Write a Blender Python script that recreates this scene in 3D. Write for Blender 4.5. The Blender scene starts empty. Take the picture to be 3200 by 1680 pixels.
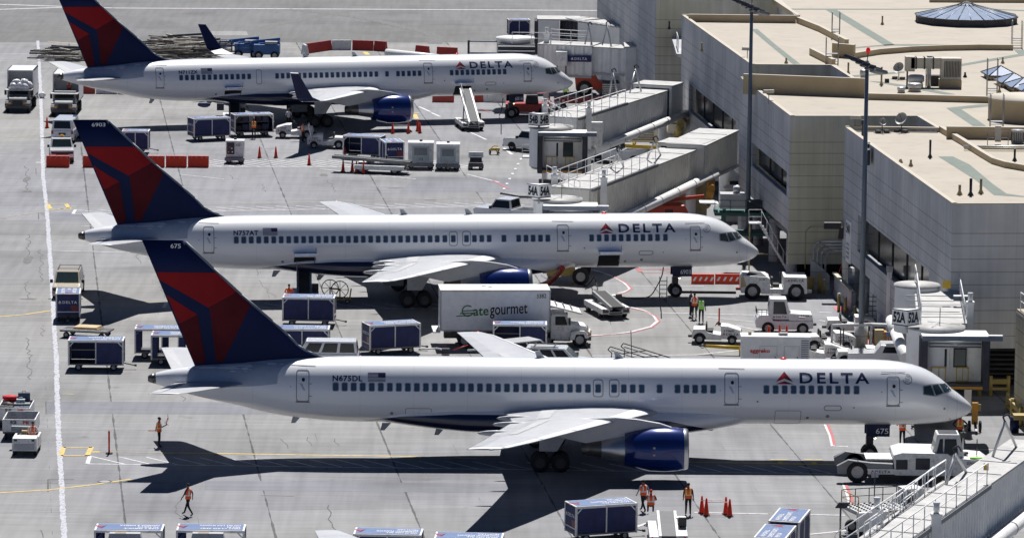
import bpy, bmesh, math, random
from mathutils import Vector, Matrix
sc = bpy.context.scene
COL = sc.collection
R = math.radians
# ---------------------------------------------------------------- camera
FPX, HC, PITCH, ROLL = 14937.0, 53.58, 0.153, 0.011
GZ = 1.15       # level of the apron
cd = bpy.data.cameras.new('camera')
cam = bpy.data.objects.new('camera', cd)
COL.objects.link(cam)
cd.sensor_width = 36.0
cd.lens = FPX / 3200 * 36
cd.clip_start = 1.0
cd.clip_end = 6000.0
cam.matrix_world = Matrix.Translation((0, 0, HC)) @ Matrix.Rotation(math.pi / 2 - PITCH, 4, 'X') @ Matrix.Rotation(ROLL, 4, 'Z')
sc.camera = cam
# ---------------------------------------------------------------- light
SUNDIR = Vector((0.045, 0.62, 1.0)).normalized()      # towards the sun
w = bpy.data.worlds.new('World')
sc.world = w
w.use_nodes = True
nt = w.node_tree
nt.nodes.clear()
sky = nt.nodes.new('ShaderNodeTexSky')
sky.sky_type = 'NISHITA'
sky.sun_disc = False
sky.sun_elevation = math.asin(SUNDIR.z)
sky.sun_rotation = math.atan2(SUNDIR.x, SUNDIR.y)
sky.altitude = 0
sky.air_density = 0.36
sky.ozone_density = 6.0
sky.dust_density = 0.0
bg = nt.nodes.new('ShaderNodeBackground')
bg.inputs[1].default_value = 0.05
wo = nt.nodes.new('ShaderNodeOutputWorld')
nt.links.new(sky.outputs[0], bg.inputs[0])
nt.links.new(bg.outputs[0], wo.inputs[0])
sl = bpy.data.lights.new('sun', 'SUN')
sl.energy = 5.0
sl.angle = R(0.5)
sl.color = (1.0, 0.975, 0.95)
so = bpy.data.objects.new('sun', sl)
COL.objects.link(so)
so.rotation_euler = (-SUNDIR).to_track_quat('-Z', 'Y').to_euler()
so.location = (0, 300, 120)
vs = sc.view_settings
vs.view_transform = 'Standard'
vs.look = 'None'
vs.exposure = 0.33
vs.gamma = 1.0
vs.use_curve_mapping = False
sc.render.engine = 'CYCLES'
sc.cycles.max_bounces = 6
sc.cycles.use_denoising = True
sc.render.resolution_x = 1024
sc.render.resolution_y = 537

# ---------------------------------------------------------------- survey: sight line -> point at height z
def P(px, py, z=0.0):      # z below 3.9 m is measured from the apron
 if z < 3.9: z += GZ
 a = px - 1600; b = 840 - py
 cr, sr = math.cos(ROLL), math.sin(ROLL)
 X = a * cr - b * sr; Y = b * cr + a * sr
 c, s = math.cos(PITCH), math.sin(PITCH)
 dy = FPX * c + Y * s; dz = -FPX * s + Y * c
 t = (z - HC) / dz
 return Vector((X * t, dy * t, z))
def onwall(px, py, a, b):
 g = P(px, py, 0)
 dx, dy = b[0] - a[0], b[1] - a[1]
 t = (a[0] * dy - a[1] * dx) / (g.x * dy - g.y * dx)
 return Vector((t * g.x, t * g.y, HC - (HC - GZ) * t))

# ---------------------------------------------------------------- materials
M = {}
def mat(name, col, rough=0.6, metal=0.0, var=0.12, scale=1.5, dirt=0.0, coat=0.0, emit=None, spec=None, bump=0.0):
 if name in M: return M[name]
 m = bpy.data.materials.new(name); m.use_nodes = True
 n = m.node_tree; n.nodes.clear()
 o = n.nodes.new('ShaderNodeOutputMaterial'); b = n.nodes.new('ShaderNodeBsdfPrincipled')
 n.links.new(b.outputs[0], o.inputs[0])
 tc = n.nodes.new('ShaderNodeTexCoord')
 nz = n.nodes.new('ShaderNodeTexNoise'); nz.inputs['Scale'].default_value = scale; nz.inputs['Detail'].default_value = 5
 n.links.new(tc.outputs['Object'], nz.inputs['Vector'])
 mr = n.nodes.new('ShaderNodeMapRange')
 mr.inputs['From Min'].default_value = 0.3; mr.inputs['From Max'].default_value = 0.7
 mr.inputs['To Min'].default_value = 1 - var; mr.inputs['To Max'].default_value = 1 + var * 0.6
 n.links.new(nz.outputs[0], mr.inputs['Value'])
 mx = n.nodes.new('ShaderNodeVectorMath'); mx.operation = 'SCALE'
 mx.inputs[0].default_value = col[:3]
 n.links.new(mr.outputs[0], mx.inputs['Scale'])
 out = mx.outputs[0]
 if dirt:
  nd = n.nodes.new('ShaderNodeTexNoise'); nd.inputs['Scale'].default_value = scale * 2.3; nd.inputs['Detail'].default_value = 8
  n.links.new(tc.outputs['Object'], nd.inputs['Vector'])
  r2 = n.nodes.new('ShaderNodeMapRange'); r2.inputs['From Min'].default_value = 0.52; r2.inputs['From Max'].default_value = 0.72
  r2.inputs['To Max'].default_value = dirt
  n.links.new(nd.outputs[0], r2.inputs['Value'])
  mc = n.nodes.new('ShaderNodeMix'); mc.data_type = 'RGBA'
  n.links.new(r2.outputs[0], mc.inputs['Factor']); n.links.new(out, mc.inputs['A'])
  mc.inputs['B'].default_value = (0.07, 0.06, 0.05, 1)
  out = mc.outputs['Result']
 n.links.new(out, b.inputs['Base Color'])
 b.inputs['Roughness'].default_value = rough
 b.inputs['Metallic'].default_value = metal
 b.inputs['Coat Weight'].default_value = coat
 if spec is not None: b.inputs['Specular IOR Level'].default_value = spec
 if emit:
  b.inputs['Emission Color'].default_value = (*emit[0], 1); b.inputs['Emission Strength'].default_value = emit[1]
 if bump:
  bp = n.nodes.new('ShaderNodeBump'); bp.inputs['Strength'].default_value = bump; bp.inputs['Distance'].default_value = 0.02
  nb = n.nodes.new('ShaderNodeTexNoise'); nb.inputs['Scale'].default_value = scale * 6
  n.links.new(tc.outputs['Object'], nb.inputs['Vector'])
  n.links.new(nb.outputs[0], bp.inputs['Height']); n.links.new(bp.outputs[0], b.inputs['Normal'])
 M[name] = m
 return m
mat('white_paint', (0.78, 0.79, 0.81), 0.35, var=0.06, dirt=0.12)
mat('worn_white', (0.74, 0.74, 0.73), 0.5, var=0.12, scale=2.5, dirt=0.35)
mat('cream_paint', (0.8, 0.77, 0.68), 0.5, var=0.1, dirt=0.15)
mat('black_rubber', (0.018, 0.018, 0.02), 0.8, var=0.3)
mat('black_paint', (0.02, 0.02, 0.022), 0.5)
mat('dark_metal', (0.06, 0.06, 0.065), 0.5, 0.3, dirt=0.2)
mat('grey_metal', (0.3, 0.31, 0.32), 0.45, 0.5, dirt=0.2)
mat('light_grey', (0.45, 0.46, 0.47), 0.5, var=0.1, dirt=0.2)
mat('mid_grey', (0.22, 0.23, 0.24), 0.6, var=0.15, dirt=0.2)
mat('galvanised', (0.55, 0.56, 0.57), 0.4, 0.3, dirt=0.15)
mat('hub_grey', (0.42, 0.42, 0.42), 0.5, 0.2, dirt=0.3)
mat('glass', (0.012, 0.016, 0.02), 0.12, 0.0, var=0.02, spec=0.35)
mat('cabin_glass', (0.03, 0.05, 0.05), 0.08, 0.0, var=0.02, spec=0.9)
mat('deep_shade', (0.012, 0.012, 0.014), 0.9)  # near-black that paints shade into bays, holds, wheel arches and other recesses
mat('navy', (0.008, 0.014, 0.06), 0.4, spec=.25, var=0.08)
mat('navy_panel', (0.010, 0.019, 0.105), 0.6, var=0.25, dirt=0.15)
mat('roof_blue', (0.085, 0.15, 0.31), 0.5, var=0.15, dirt=0.1)
mat('letter_white', (0.78, 0.78, 0.8), 0.5, var=0.02)
mat('letter_navy', (0.008, 0.012, 0.07), 0.35, var=0.02)
mat('letter_black', (0.01, 0.01, 0.012), 0.5, var=0.02)
mat('delta_red', (0.42, 0.012, 0.02), 0.35, var=0.05)
mat('delta_dark_red', (0.16, 0.006, 0.012), 0.35, var=0.05)
mat('tail_red', (0.29, 0.010, 0.013),  .5, var=0.12, scale=.6, spec=.12)
mat('tail_maroon', (0.10, 0.007, 0.012),  .5, var=0.2, scale=.6, spec=.12)
mat('tail_navy', (0.010, 0.018, 0.072),  .5, var=0.12, scale=.6, spec=.12)
mat('engine_blue', (0.006, 0.026, 0.16), 0.2, 0.25, coat=0.6, var=0.05)
mat('bare_metal', (0.5, 0.51, 0.52), 0.28, 0.85, var=0.1)
mat('hot_metal', (0.16, 0.15, 0.14), 0.35, 0.8, var=0.15)
mat('wing_grey', (0.47, 0.48, 0.5), 0.38, 0.0, var=0.08, scale=.8, dirt=0.08)
mat('wing_dark', (0.4, 0.41, 0.43), 0.4, var=0.1, scale=.8, dirt=0.08)
mat('orange_red', (0.75, 0.045, 0.008), 0.5, var=0.1)
mat('vest_orange', (0.95, 0.13, 0.015), 0.6, var=0.06)
mat('vest_lime', (0.3, 0.85, 0.05), 0.6, var=0.06)
mat('vest_band', (0.8, 0.75, 0.25), 0.5)
mat('vest_silver', (0.75, 0.75, 0.72), 0.5)
mat('skin', (0.22, 0.11, 0.07), 0.6)
mat('skin_light', (0.45, 0.26, 0.18), 0.6)
mat('trousers', (0.012, 0.014, 0.022), 0.9)
mat('shirt_navy', (0.03, 0.035, 0.07), 0.9)
mat('shirt_white', (0.7, 0.7, 0.72), 0.8)
mat('shirt_grey', (0.3, 0.3, 0.33), 0.8)
mat('hair_black', (0.01, 0.009, 0.009), 0.8)
mat('yellow_paint', (0.55, 0.36, 0.02), 0.5, dirt=0.3)
mat('olive_or_shaded_yellow', (0.4, 0.3, 0.09), 0.6, dirt=0.3)  # olive paint, and on the bay guard rails yellow with shade mixed in
mat('ochre', (0.62, 0.3, 0.04), 0.6, var=.2)
mat('blue_paint', (0.02, 0.1, 0.3), 0.4, dirt=0.2)
mat('red_paint', (0.42, 0.035, 0.02), 0.4, dirt=0.15)
mat('telehandler_orange', (0.5, 0.06, 0.025), 0.45, dirt=0.15)
mat('green_paint', (0.01, 0.11, 0.09), 0.5, dirt=0.2)
mat('tan_metal', (0.42, 0.36, 0.2), 0.5, dirt=0.15)
mat('beige_car', (0.5, 0.44, 0.34), 0.3, 0.05, coat=0.6, var=0.03)
mat('car_white', (0.78, 0.79, 0.8), 0.22, coat=0.7, var=0.02)
mat('plywood', (0.55, 0.42, 0.24), 0.8, var=0.2)
mat('cardboard', (0.5, 0.36, 0.2), 0.9)
mat('bag_red', (0.6, 0.01, 0.02), 0.7)
mat('bag_black', (0.02, 0.02, 0.025), 0.6)
mat('bag_navy', (0.03, 0.045, 0.1), 0.6)
mat('bag_grey', (0.22, 0.26, 0.28), 0.5)
mat('bag_plastic', (0.72, 0.73, 0.76), 0.35, var=0.3, scale=5)
mat('lamp_red', (0.5, 0.01, 0.01), 0.3, emit=((1, 0.02, 0.02), .25))
mat('lamp_amber', (0.8, 0.35, 0.02), 0.3)
mat('lamp_white', (0.9, 0.85, 0.7), 0.3, emit=((1, 0.85, 0.6), 3.0))
mat('belt', (0.16, 0.16, 0.165), 0.8, var=0.1)
mat('belt_dark', (0.03, 0.03, 0.03), 0.8, var=0.1)
mat('sign_white', (0.8, 0.8, 0.8), 0.5, var=0.03)
mat('green_letter', (0.02, 0.16, 0.02), 0.5, var=0.02)
mat('red_letter', (0.6, 0.04, 0.03), 0.5, var=0.02)
mat('louver', (0.28, 0.3, 0.36), 0.5)
mat('bridge_white', (0.84, 0.84, 0.82), 0.42, var=0.08, scale=.7, dirt=0.1)
mat('bridge_cream', (0.8, 0.775, 0.69), 0.45, var=0.1, scale=.7, dirt=0.12)
mat('bridge_roof', (0.45, 0.445, 0.43), 0.6, var=0.16, scale=.9, dirt=0.3)
mat('bellows', (0.055, 0.058, 0.07), 0.85, var=.3)
mat('pole_blue', (0.13, 0.16, 0.2), 0.5, var=0.1)
mat('cinder', (0.1, 0.1, 0.1), 0.9)
mat('scrap', (0.2, 0.18, 0.15), 0.7, 0.3, var=.6, scale=3)
mat('scrap_light', (0.5, 0.47, 0.42), 0.7, 0.2, var=.4, scale=3)
mat('teal', (0.42, 0.5, 0.52), 0.5)

# ---------------------------------------------------------------- mesh builder
class MB:
 def __init__(s):
  s.v = []; s.f = []; s.m = []; s.sm = []; s.mats = []; s.T = Matrix.Identity(4)
 def mi(s, m):
  if m not in s.mats: s.mats.append(m)
  return s.mats.index(m)
 def add(s, vs, fs, m, smooth=False):
  b = len(s.v); k = s.mi(m)
  s.v += [tuple(s.T @ Vector(p)) for p in vs]
  for f in fs: s.f.append(tuple(b + i for i in f)); s.m.append(k); s.sm.append(smooth)
  return s
 def box(s, x0, x1, y0, y1, z0, z1, m, tx=0, ty=0, sh=0):
  # tx,ty shrink the top; sh shears the top along x
  x0, x1 = min(x0, x1), max(x0, x1); y0, y1 = min(y0, y1), max(y0, y1); z0, z1 = min(z0, z1), max(z0, z1)
  v = [(x0, y0, z0), (x1, y0, z0), (x1, y1, z0), (x0, y1, z0),
    (x0 + tx + sh, y0 + ty, z1), (x1 - tx + sh, y0 + ty, z1), (x1 - tx + sh, y1 - ty, z1), (x0 + tx + sh, y1 - ty, z1)]
  return s.add(v, [(0, 3, 2, 1), (4, 5, 6, 7), (0, 1, 5, 4), (1, 2, 6, 5), (2, 3, 7, 6), (3, 0, 4, 7)], m)
 def beam(s, a, b, w, h, m):
  # rectangular bar from a to b, width w (horizontal), height h
  a = Vector(a); b = Vector(b); d = (b - a).normalized()
  u = Vector((0, 0, 1)) if abs(d.z) < .95 else Vector((1, 0, 0))
  r = d.cross(u).normalized() * w / 2; q = r.cross(d).normalized() * h / 2
  v = []
  for p in (a, b): v += [p - r - q, p + r - q, p + r + q, p - r + q]
  return s.add(v, [(0, 1, 2, 3), (7, 6, 5, 4), (0, 4, 5, 1), (1, 5, 6, 2), (2, 6, 7, 3), (3, 7, 4, 0)], m)
 def cyl(s, a, b, r, m, r2=None, seg=12, smooth=True, caps=True):
  a = Vector(a); b = Vector(b); d = (b - a).normalized(); r2 = r if r2 is None else r2
  u = Vector((0, 0, 1)) if abs(d.z) < .9 else Vector((1, 0, 0))
  e = d.cross(u).normalized(); g = d.cross(e)
  v = []
  for p, q in ((a, r), (b, r2)):
   for i in range(seg):
    t = 2 * math.pi * i / seg
    v.append(p + (e * math.cos(t) + g * math.sin(t)) * q)
  s.add(v, [(i, (i + 1) % seg, seg + (i + 1) % seg, seg + i) for i in range(seg)], m, smooth)
  if caps:
   b0 = len(s.v) - 2 * seg; k = s.mi(m)
   s.f.append(tuple(b0 + i for i in reversed(range(seg)))); s.m.append(k); s.sm.append(False)
   s.f.append(tuple(b0 + seg + i for i in range(seg))); s.m.append(k); s.sm.append(False)
  return s
 def tube(s, pts, r, m, seg=6):
  for a, b in zip(pts[:-1], pts[1:]):
   if (Vector(a) - Vector(b)).length > 1e-4: s.cyl(a, b, r, m, seg=seg)
  return s
 def prism(s, poly, y0, y1, m, ins=0):
  # polygon in x,z extruded along y
  n = len(poly)
  v = [(x, y0, z) for x, z in poly] + [(x, y1, z) for x, z in poly]
  f = [tuple(range(n)), tuple(reversed(range(n, 2 * n)))] + [(i, n + i, n + (i + 1) % n, (i + 1) % n) for i in range(n)]
  return s.add(v, f, m)
 def slab(s, poly, z0, z1, m):
  n = len(poly)
  v = [(p[0], p[1], z0) for p in poly] + [(p[0], p[1], z1) for p in poly]
  f = [tuple(reversed(range(n))), tuple(range(n, 2 * n))] + [(i, (i + 1) % n, n + (i + 1) % n, n + i) for i in range(n)]
  return s.add(v, f, m)
 def lathe(s, prof, c, m, axis='Z', seg=16, smooth=True):
  # prof list of (r, h)
  c = Vector(c); v = []
  for r, h in prof:
   for i in range(seg):
    t = 2 * math.pi * i / seg; a, b = r * math.cos(t), r * math.sin(t)
    v.append(c + (Vector((a, b, h)) if axis == 'Z' else Vector((h, a, b)) if axis == 'X' else Vector((b, h, a))))
  f = []
  for k in range(len(prof) - 1):
   for i in range(seg): f.append((k * seg + i, k * seg + (i + 1) % seg, (k + 1) * seg + (i + 1) % seg, (k + 1) * seg + i))
  return s.add(v, f, m, smooth)
 def blob(s, c, r, m, seed=0, amp=.15, seg=10):
  rnd = random.Random(seed); v = []; f = []
  n = 6
  for k in range(n + 1):
   ph = math.pi * k / n
   for i in range(seg):
    t = 2 * math.pi * i / seg; q = 1 + rnd.uniform(-amp, amp)
    v.append((c[0] + r[0] * q * math.sin(ph) * math.cos(t), c[1] + r[1] * q * math.sin(ph) * math.sin(t), c[2] + r[2] * (q if 0 < k < n else 1) * math.cos(ph)))
  for k in range(n):
   for i in range(seg): f.append((k * seg + i, (k + 1) * seg + i, (k + 1) * seg + (i + 1) % seg, k * seg + (i + 1) % seg))
  return s.add(v, f, m, True)
 def rail(s, pts, h, m, r=.025, mid=True, every=1.5, base=0):
  for a, b in zip(pts[:-1], pts[1:]):
   a = Vector(a); b = Vector(b); L = (b - a).length; n = max(1, round(L / every)); up = Vector((0, 0, h))
   s.cyl(a + up, b + up, r, m, seg=6)
   if mid: s.cyl(a + up * .5, b + up * .5, r * .8, m, seg=6)
   for i in range(n + 1):
    p = a + (b - a) * i / n
    s.cyl(p - Vector((0, 0, base)), p + up, r, m, seg=6)
  return s
 def mesh(s, name, bevel=0, fix=True):
  me = bpy.data.meshes.new(name)
  me.from_pydata(s.v, [], s.f)
  for m in s.mats: me.materials.append(M[m])
  me.polygons.foreach_set('material_index', s.m)
  me.polygons.foreach_set('use_smooth', s.sm)
  if fix or bevel:
   bm = bmesh.new(); bm.from_mesh(me)
   bmesh.ops.recalc_face_normals(bm, faces=bm.faces)
   if bevel:
    es = [e for e in bm.edges if e.is_manifold and len(e.link_faces) == 2 and e.calc_face_angle(0) > .6]
    bmesh.ops.bevel(bm, geom=es, offset=bevel, segments=2, affect='EDGES', profile=.6, clamp_overlap=True)
   bm.to_mesh(me); bm.free()
  me.update()
  return me
 def build(s, name, parent=None, bevel=0, **kw):
  o = bpy.data.objects.new(name, s.mesh(name, bevel))
  COL.objects.link(o)
  if parent: o.parent = parent
  for k, v in kw.items(): o[k] = v
  return o
def tag(o, label, cat, group=None):
 o['label'] = label; o['category'] = cat
 if group: o['group'] = group
 return o
def thing(name, label, cat, loc=(0, 0, 0), rz=0.0, group=None):
 o = bpy.data.objects.new(name, None); COL.objects.link(o)
 o.location = loc; o.rotation_euler = (0, 0, rz); o.empty_display_size = .5
 return tag(o, label, cat, group)
def copy_tree(o, parent=None):
 c = o.copy(); COL.objects.link(c); c.parent = parent
 for ch in list(o.children): copy_tree(ch, c)
 return c
def place(proto, first, label, loc, rz, group=None):
 c = proto if first else copy_tree(proto)
 c.location = loc; c.rotation_euler = (0, 0, rz); c['label'] = label
 if group: c['group'] = group
 return c
# text -> flat triangle mesh in (x right, y up) coordinates, centred or left aligned; returns verts, faces
_fc = {}
def text2d(txt, bold=.0, spacing=1.0, italic=0):
 key = (txt, bold, spacing, italic)
 if key in _fc: return _fc[key]
 cu = bpy.data.curves.new('t', 'FONT'); cu.body = txt; cu.offset = bold; cu.space_character = spacing; cu.shear = italic
 cu.resolution_u = 3; cu.fill_mode = 'BOTH'; cu.extrude = 0; cu.dimensions = '2D'
 ob = bpy.data.objects.new('t', cu); COL.objects.link(ob)
 dg = bpy.context.evaluated_depsgraph_get()
 me = bpy.data.meshes.new_from_object(ob.evaluated_get(dg))
 vs = [(v.co.x, v.co.y) for v in me.vertices]; fs = [tuple(p.vertices) for p in me.polygons]
 bpy.data.meshes.remove(me); bpy.data.objects.remove(ob); bpy.data.curves.remove(cu)
 xs = [v[0] for v in vs]; ys = [v[1] for v in vs]
 x0, x1, y0, y1 = min(xs), max(xs), min(ys), max(ys)
 vs = [((x - x0) / (x1 - x0), (y - y0) / (y1 - y0)) for x, y in vs]      # unit box
 _fc[key] = (vs, fs)
 return _fc[key]
def text_on(mb, txt, o, u, v, wid, hei, m, bold=.02, spacing=1.0, italic=0):
 # unit text box placed with lower-left corner o, right axis u, up axis v
 o = Vector(o); u = Vector(u).normalized() * wid; v = Vector(v).normalized() * hei
 vs, fs = text2d(txt, bold, spacing, italic)
 mb.add([o + u * a + v * b for a, b in vs], fs, m)
def logo_on(mb, o, u, v, wid, hei, m, m2=None):
 o = Vector(o); u = Vector(u).normalized() * wid; v = Vector(v).normalized() * hei
 q = lambda a, b: o + u * a + v * b
 mb.add([q(.5, 1), q(0, .14), q(.5, .42)], [(0, 1, 2)], m)
 mb.add([q(.5, 1), q(.5, .42), q(1, .14)], [(0, 1, 2)], m2 or m)
 mb.add([q(.5, .27), q(0, 0), q(.5, 0)], [(0, 1, 2)], m2 or m)
 mb.add([q(.5, .27), q(.5, 0), q(1, 0)], [(0, 1, 2)], m)
def delta_on(mb, o, u, v, wid, m, lm=None):
 u = Vector(u).normalized(); v = Vector(v).normalized(); o = Vector(o); h = wid * .145
 logo_on(mb, o, u, v, h * 1.25, h * 1.15, lm or m)
 text_on(mb, 'DELTA', o + u * h * 1.6, u, v, wid - h * 1.6, h, m, bold=.02, spacing=1.25)
# ================================================================ ground
E1 = Vector((math.cos(.1055), math.sin(.1055))); E2 = Vector((-E1.y, E1.x))
def concrete(name, base, cool, joints=True):
 m = bpy.data.materials.new(name); m.use_nodes = True; n = m.node_tree; n.nodes.clear(); L = n.links.new
 N = lambda t, **k: n.nodes.new(t)
 def math_(op, a, b=None, c=None):
  q = N('ShaderNodeMath'); q.operation = op
  for i, x in enumerate((a, b, c)):
   if x is None: continue
   if isinstance(x, (int, float)): q.inputs[i].default_value = x
   else: L(x, q.inputs[i])
  return q.outputs[0]
 o = N('ShaderNodeOutputMaterial'); b = N('ShaderNodeBsdfPrincipled'); L(b.outputs[0], o.inputs[0])
 tc = N('ShaderNodeTexCoord'); P0 = tc.outputs['Object']
 def dot(v):
  q = N('ShaderNodeVectorMath'); q.operation = 'DOT_PRODUCT'; L(P0, q.inputs[0]); q.inputs[1].default_value = v; return q.outputs['Value']
 def noise(scale, detail=4, vec=None, rough=.5):
  q = N('ShaderNodeTexNoise'); q.inputs['Scale'].default_value = scale; q.inputs['Detail'].default_value = detail; q.inputs['Roughness'].default_value = rough
  L(vec or P0, q.inputs['Vector']); return q.outputs[0]
 def rng(v, a, b_, c, d):
  q = N('ShaderNodeMapRange'); L(v, q.inputs['Value'])
  for k, x in zip(('From Min', 'From Max', 'To Min', 'To Max'), (a, b_, c, d)): q.inputs[k].default_value = x
  return q.outputs[0]
 def mixc(f, a, b_):
  q = N('ShaderNodeMix'); q.data_type = 'RGBA'
  if isinstance(f, float): q.inputs['Factor'].default_value = f
  else: L(f, q.inputs['Factor'])
  for k, x in (('A', a), ('B', b_)):
   if isinstance(x, tuple): q.inputs[k].default_value = (*x, 1)
   else: L(x, q.inputs[k])
  return q.outputs['Result']
 u = dot((E1.x, E1.y, 0)); v = dot((E2.x, E2.y, 0))
 big = noise(.018, 2)
 col = mixc(rng(big, .42, .58, 0, 1), base, cool)
 # fine streaks, stretched along the rows
 mp = N('ShaderNodeMapping'); L(P0, mp.inputs['Vector']); mp.inputs['Rotation'].default_value = (0, 0, -.1055); mp.inputs['Scale'].default_value = (.12, 1.6, 1)
 st = noise(1.0, 6, mp.outputs[0], .6)
 val = rng(st, .3, .7, .88, 1.08)
 mp2 = N('ShaderNodeMapping'); L(P0, mp2.inputs['Vector']); mp2.inputs['Rotation'].default_value = (0, 0, .35); mp2.inputs['Scale'].default_value = (1.6, .1, 1)
 val = math_('MULTIPLY', val, rng(noise(1.0, 3, mp2.outputs[0]), .35, .7, 1.05, .88))
 blot = rng(noise(.12, 5), .5, .72, 1.0, .74)
 val = math_('MULTIPLY', val, blot)
 spots = rng(noise(.55, 4), .66, .76, 1.0, .72)
 val = math_('MULTIPLY', val, spots)
 if joints:
  uu = math_('DIVIDE', math_('SUBTRACT', u, 5.95), 7.8); vv = math_('DIVIDE', math_('SUBTRACT', v, 285.0), 7.87)
  cx = N('ShaderNodeCombineXYZ'); L(math_('FLOOR', uu), cx.inputs[0]); L(math_('FLOOR', vv), cx.inputs[1])
  wn = N('ShaderNodeTexWhiteNoise'); wn.noise_dimensions = '2D'; L(cx.outputs[0], wn.inputs['Vector'])
  val = math_('MULTIPLY', val, rng(wn.outputs['Value'], 0, 1, .89, 1.07))
  wob = math_('MULTIPLY', math_('SUBTRACT', noise(1.2, 3), .5), .006)
  def line(x, per, w0, w1):
   d = math_('MULTIPLY', math_('ABSOLUTE', math_('SUBTRACT', math_('FRACT', math_('ADD', math_('ADD', x, wob), .5)), .5)), per)
   w_ = rng(noise(.5, 3), .35, .65, w0, w1)
   return math_('LESS_THAN', d, w_)
  l1 = line(uu, 7.8, .012, .085); l2 = line(vv, 7.87, .0, .05)
  half = line(math_('ADD', uu, .5), 7.8, -.05, .03)
  val = math_('MULTIPLY', val, math_('SUBTRACT', 1.0, math_('MULTIPLY', l1, .6)))
  val = math_('MULTIPLY', val, math_('SUBTRACT', 1.0, math_('MULTIPLY', l2, .45)))
  val = math_('MULTIPLY', val, math_('SUBTRACT', 1.0, math_('MULTIPLY', half, .3)))
 q = N('ShaderNodeVectorMath'); q.operation = 'SCALE'; L(col, q.inputs[0]); L(val, q.inputs['Scale'])
 L(q.outputs[0], b.inputs['Base Color']); b.inputs['Roughness'].default_value = .85; b.inputs['Specular IOR Level'].default_value = .25
 M[name] = m
concrete('apron_concrete', (.272, .269, .263), (.252, .256, .272))
concrete('taxi_asphalt', (.162, .16, .157), (.176, .176, .179), joints=False)
concrete('patch_light', (.3, .295, .28), (.27, .27, .27), joints=False)
concrete('patch_blue', (.208, .211, .235), (.212, .215, .24), joints=False)
def paint(name, col, wear=.35, scale=3.0):
 m = bpy.data.materials.new(name); m.use_nodes = True; n = m.node_tree; b = n.nodes['Principled BSDF']
 tc = n.nodes.new('ShaderNodeTexCoord'); z = n.nodes.new('ShaderNodeTexNoise'); z.inputs['Scale'].default_value = scale; z.inputs['Detail'].default_value = 6
 n.links.new(tc.outputs['Object'], z.inputs['Vector'])
 r = n.nodes.new('ShaderNodeMapRange'); r.inputs['From Min'].default_value = .48; r.inputs['From Max'].default_value = .62; r.inputs['To Max'].default_value = wear
 n.links.new(z.outputs[0], r.inputs['Value'])
 x = n.nodes.new('ShaderNodeMix'); x.data_type = 'RGBA'; n.links.new(r.outputs[0], x.inputs['Factor'])
 x.inputs['A'].default_value = (*col, 1); x.inputs['B'].default_value = (.25, .25, .25, 1)
 n.links.new(x.outputs['Result'], b.inputs['Base Color']); b.inputs['Roughness'].default_value = .8
 M[name] = m
paint('line_white', (.62, .62, .64), .45)
paint('line_thick', (.46, .47, .52), .9, 5)
paint('line_yellow', (.62, .45, .12), .5)
paint('line_faint', (.4, .33, .18), .8)
paint('line_red', (.45, .1, .1), .5)
paint('crack', (.06, .06, .06), .5)
paint('tyre_mark', (.105, .105, .103), .3)
paint('pad_red', (.55, .13, .14), .3)
def structure(o):
 o['kind'] = 'structure'; o.location.z = GZ; return o
g = MB(); g.add([(-1500, -200, 0), (1500, -200, 0), (1500, 3000, 0), (-1500, 3000, 0)], [(0, 1, 2, 3)], 'apron_concrete')
structure(g.build('ground'))
a0 = P(0, 133); a1 = P(3200, 133); dd = (a1 - a0).normalized()
g = MB(); s_ = a0 - dd * 800; e_ = a1 + dd * 800; s_.z = e_.z = .004
up = Vector((-dd.y, dd.x, 0)) * 260
g.add([s_, e_, e_ + up, s_ + up], [(0, 1, 2, 3)], 'taxi_asphalt'); structure(g.build('taxiway'))

def ribbon(mb, pts, wid, m, z=.008, world=False, rag=0, seed=1):
 if m.startswith('line_') and wid < .3: wid *= 1.5
 rnd = random.Random(seed)
 W = [Vector(p) if world else P(*p) for p in pts]
 if rag:
  out = []
  for a, b in zip(W[:-1], W[1:]):
   n = max(1, int((b - a).length / rag))
   out += [a + (b - a) * i / n for i in range(n)]
  W = out + [W[-1]]
 L_, R_ = [], []
 for i, p in enumerate(W):
  d = (W[min(i + 1, len(W) - 1)] - W[max(i - 1, 0)]); d.z = 0; d.normalize(); nrm = Vector((-d.y, d.x, 0))
  w1 = wid / 2 * (1 + (rnd.uniform(-.28, .28) if rag else 0)); w2 = wid / 2 * (1 + (rnd.uniform(-.28, .28) if rag else 0))
  L_.append((p.x + nrm.x * w1, p.y + nrm.y * w1, z)); R_.append((p.x - nrm.x * w2, p.y - nrm.y * w2, z))
 n = len(W)
 mb.add(L_ + R_, [(i, n + i, n + i + 1, i + 1) for i in range(n - 1)], m)
def poly(mb, pts, m, z=.008):
 W = [P(*p) for p in pts]
 mb.add([(p.x, p.y, z) for p in W], [tuple(range(len(W)))], m)
# slab patches
mb = MB()
for q, m in [([(660, 98), (770, 98), (776, 111), (664, 111)], 'patch_light')]:
 poly(mb, q, m, .009)
structure(mb.build('concrete_patch'))
mb = MB()
for q in [[(143, 1254), (1000, 1256), (1000, 1294), (143, 1292)], [(120, 664), (300, 664), (300, 688), (160, 688)],
    [(1250, 600), (1700, 600), (1700, 560), (1300, 552)], [(640, 1530), (1700, 1540), (1700, 1512), (640, 1500)]]:
 poly(mb, q, 'patch_blue', .005)
structure(mb.build('slab_patch'))
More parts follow.
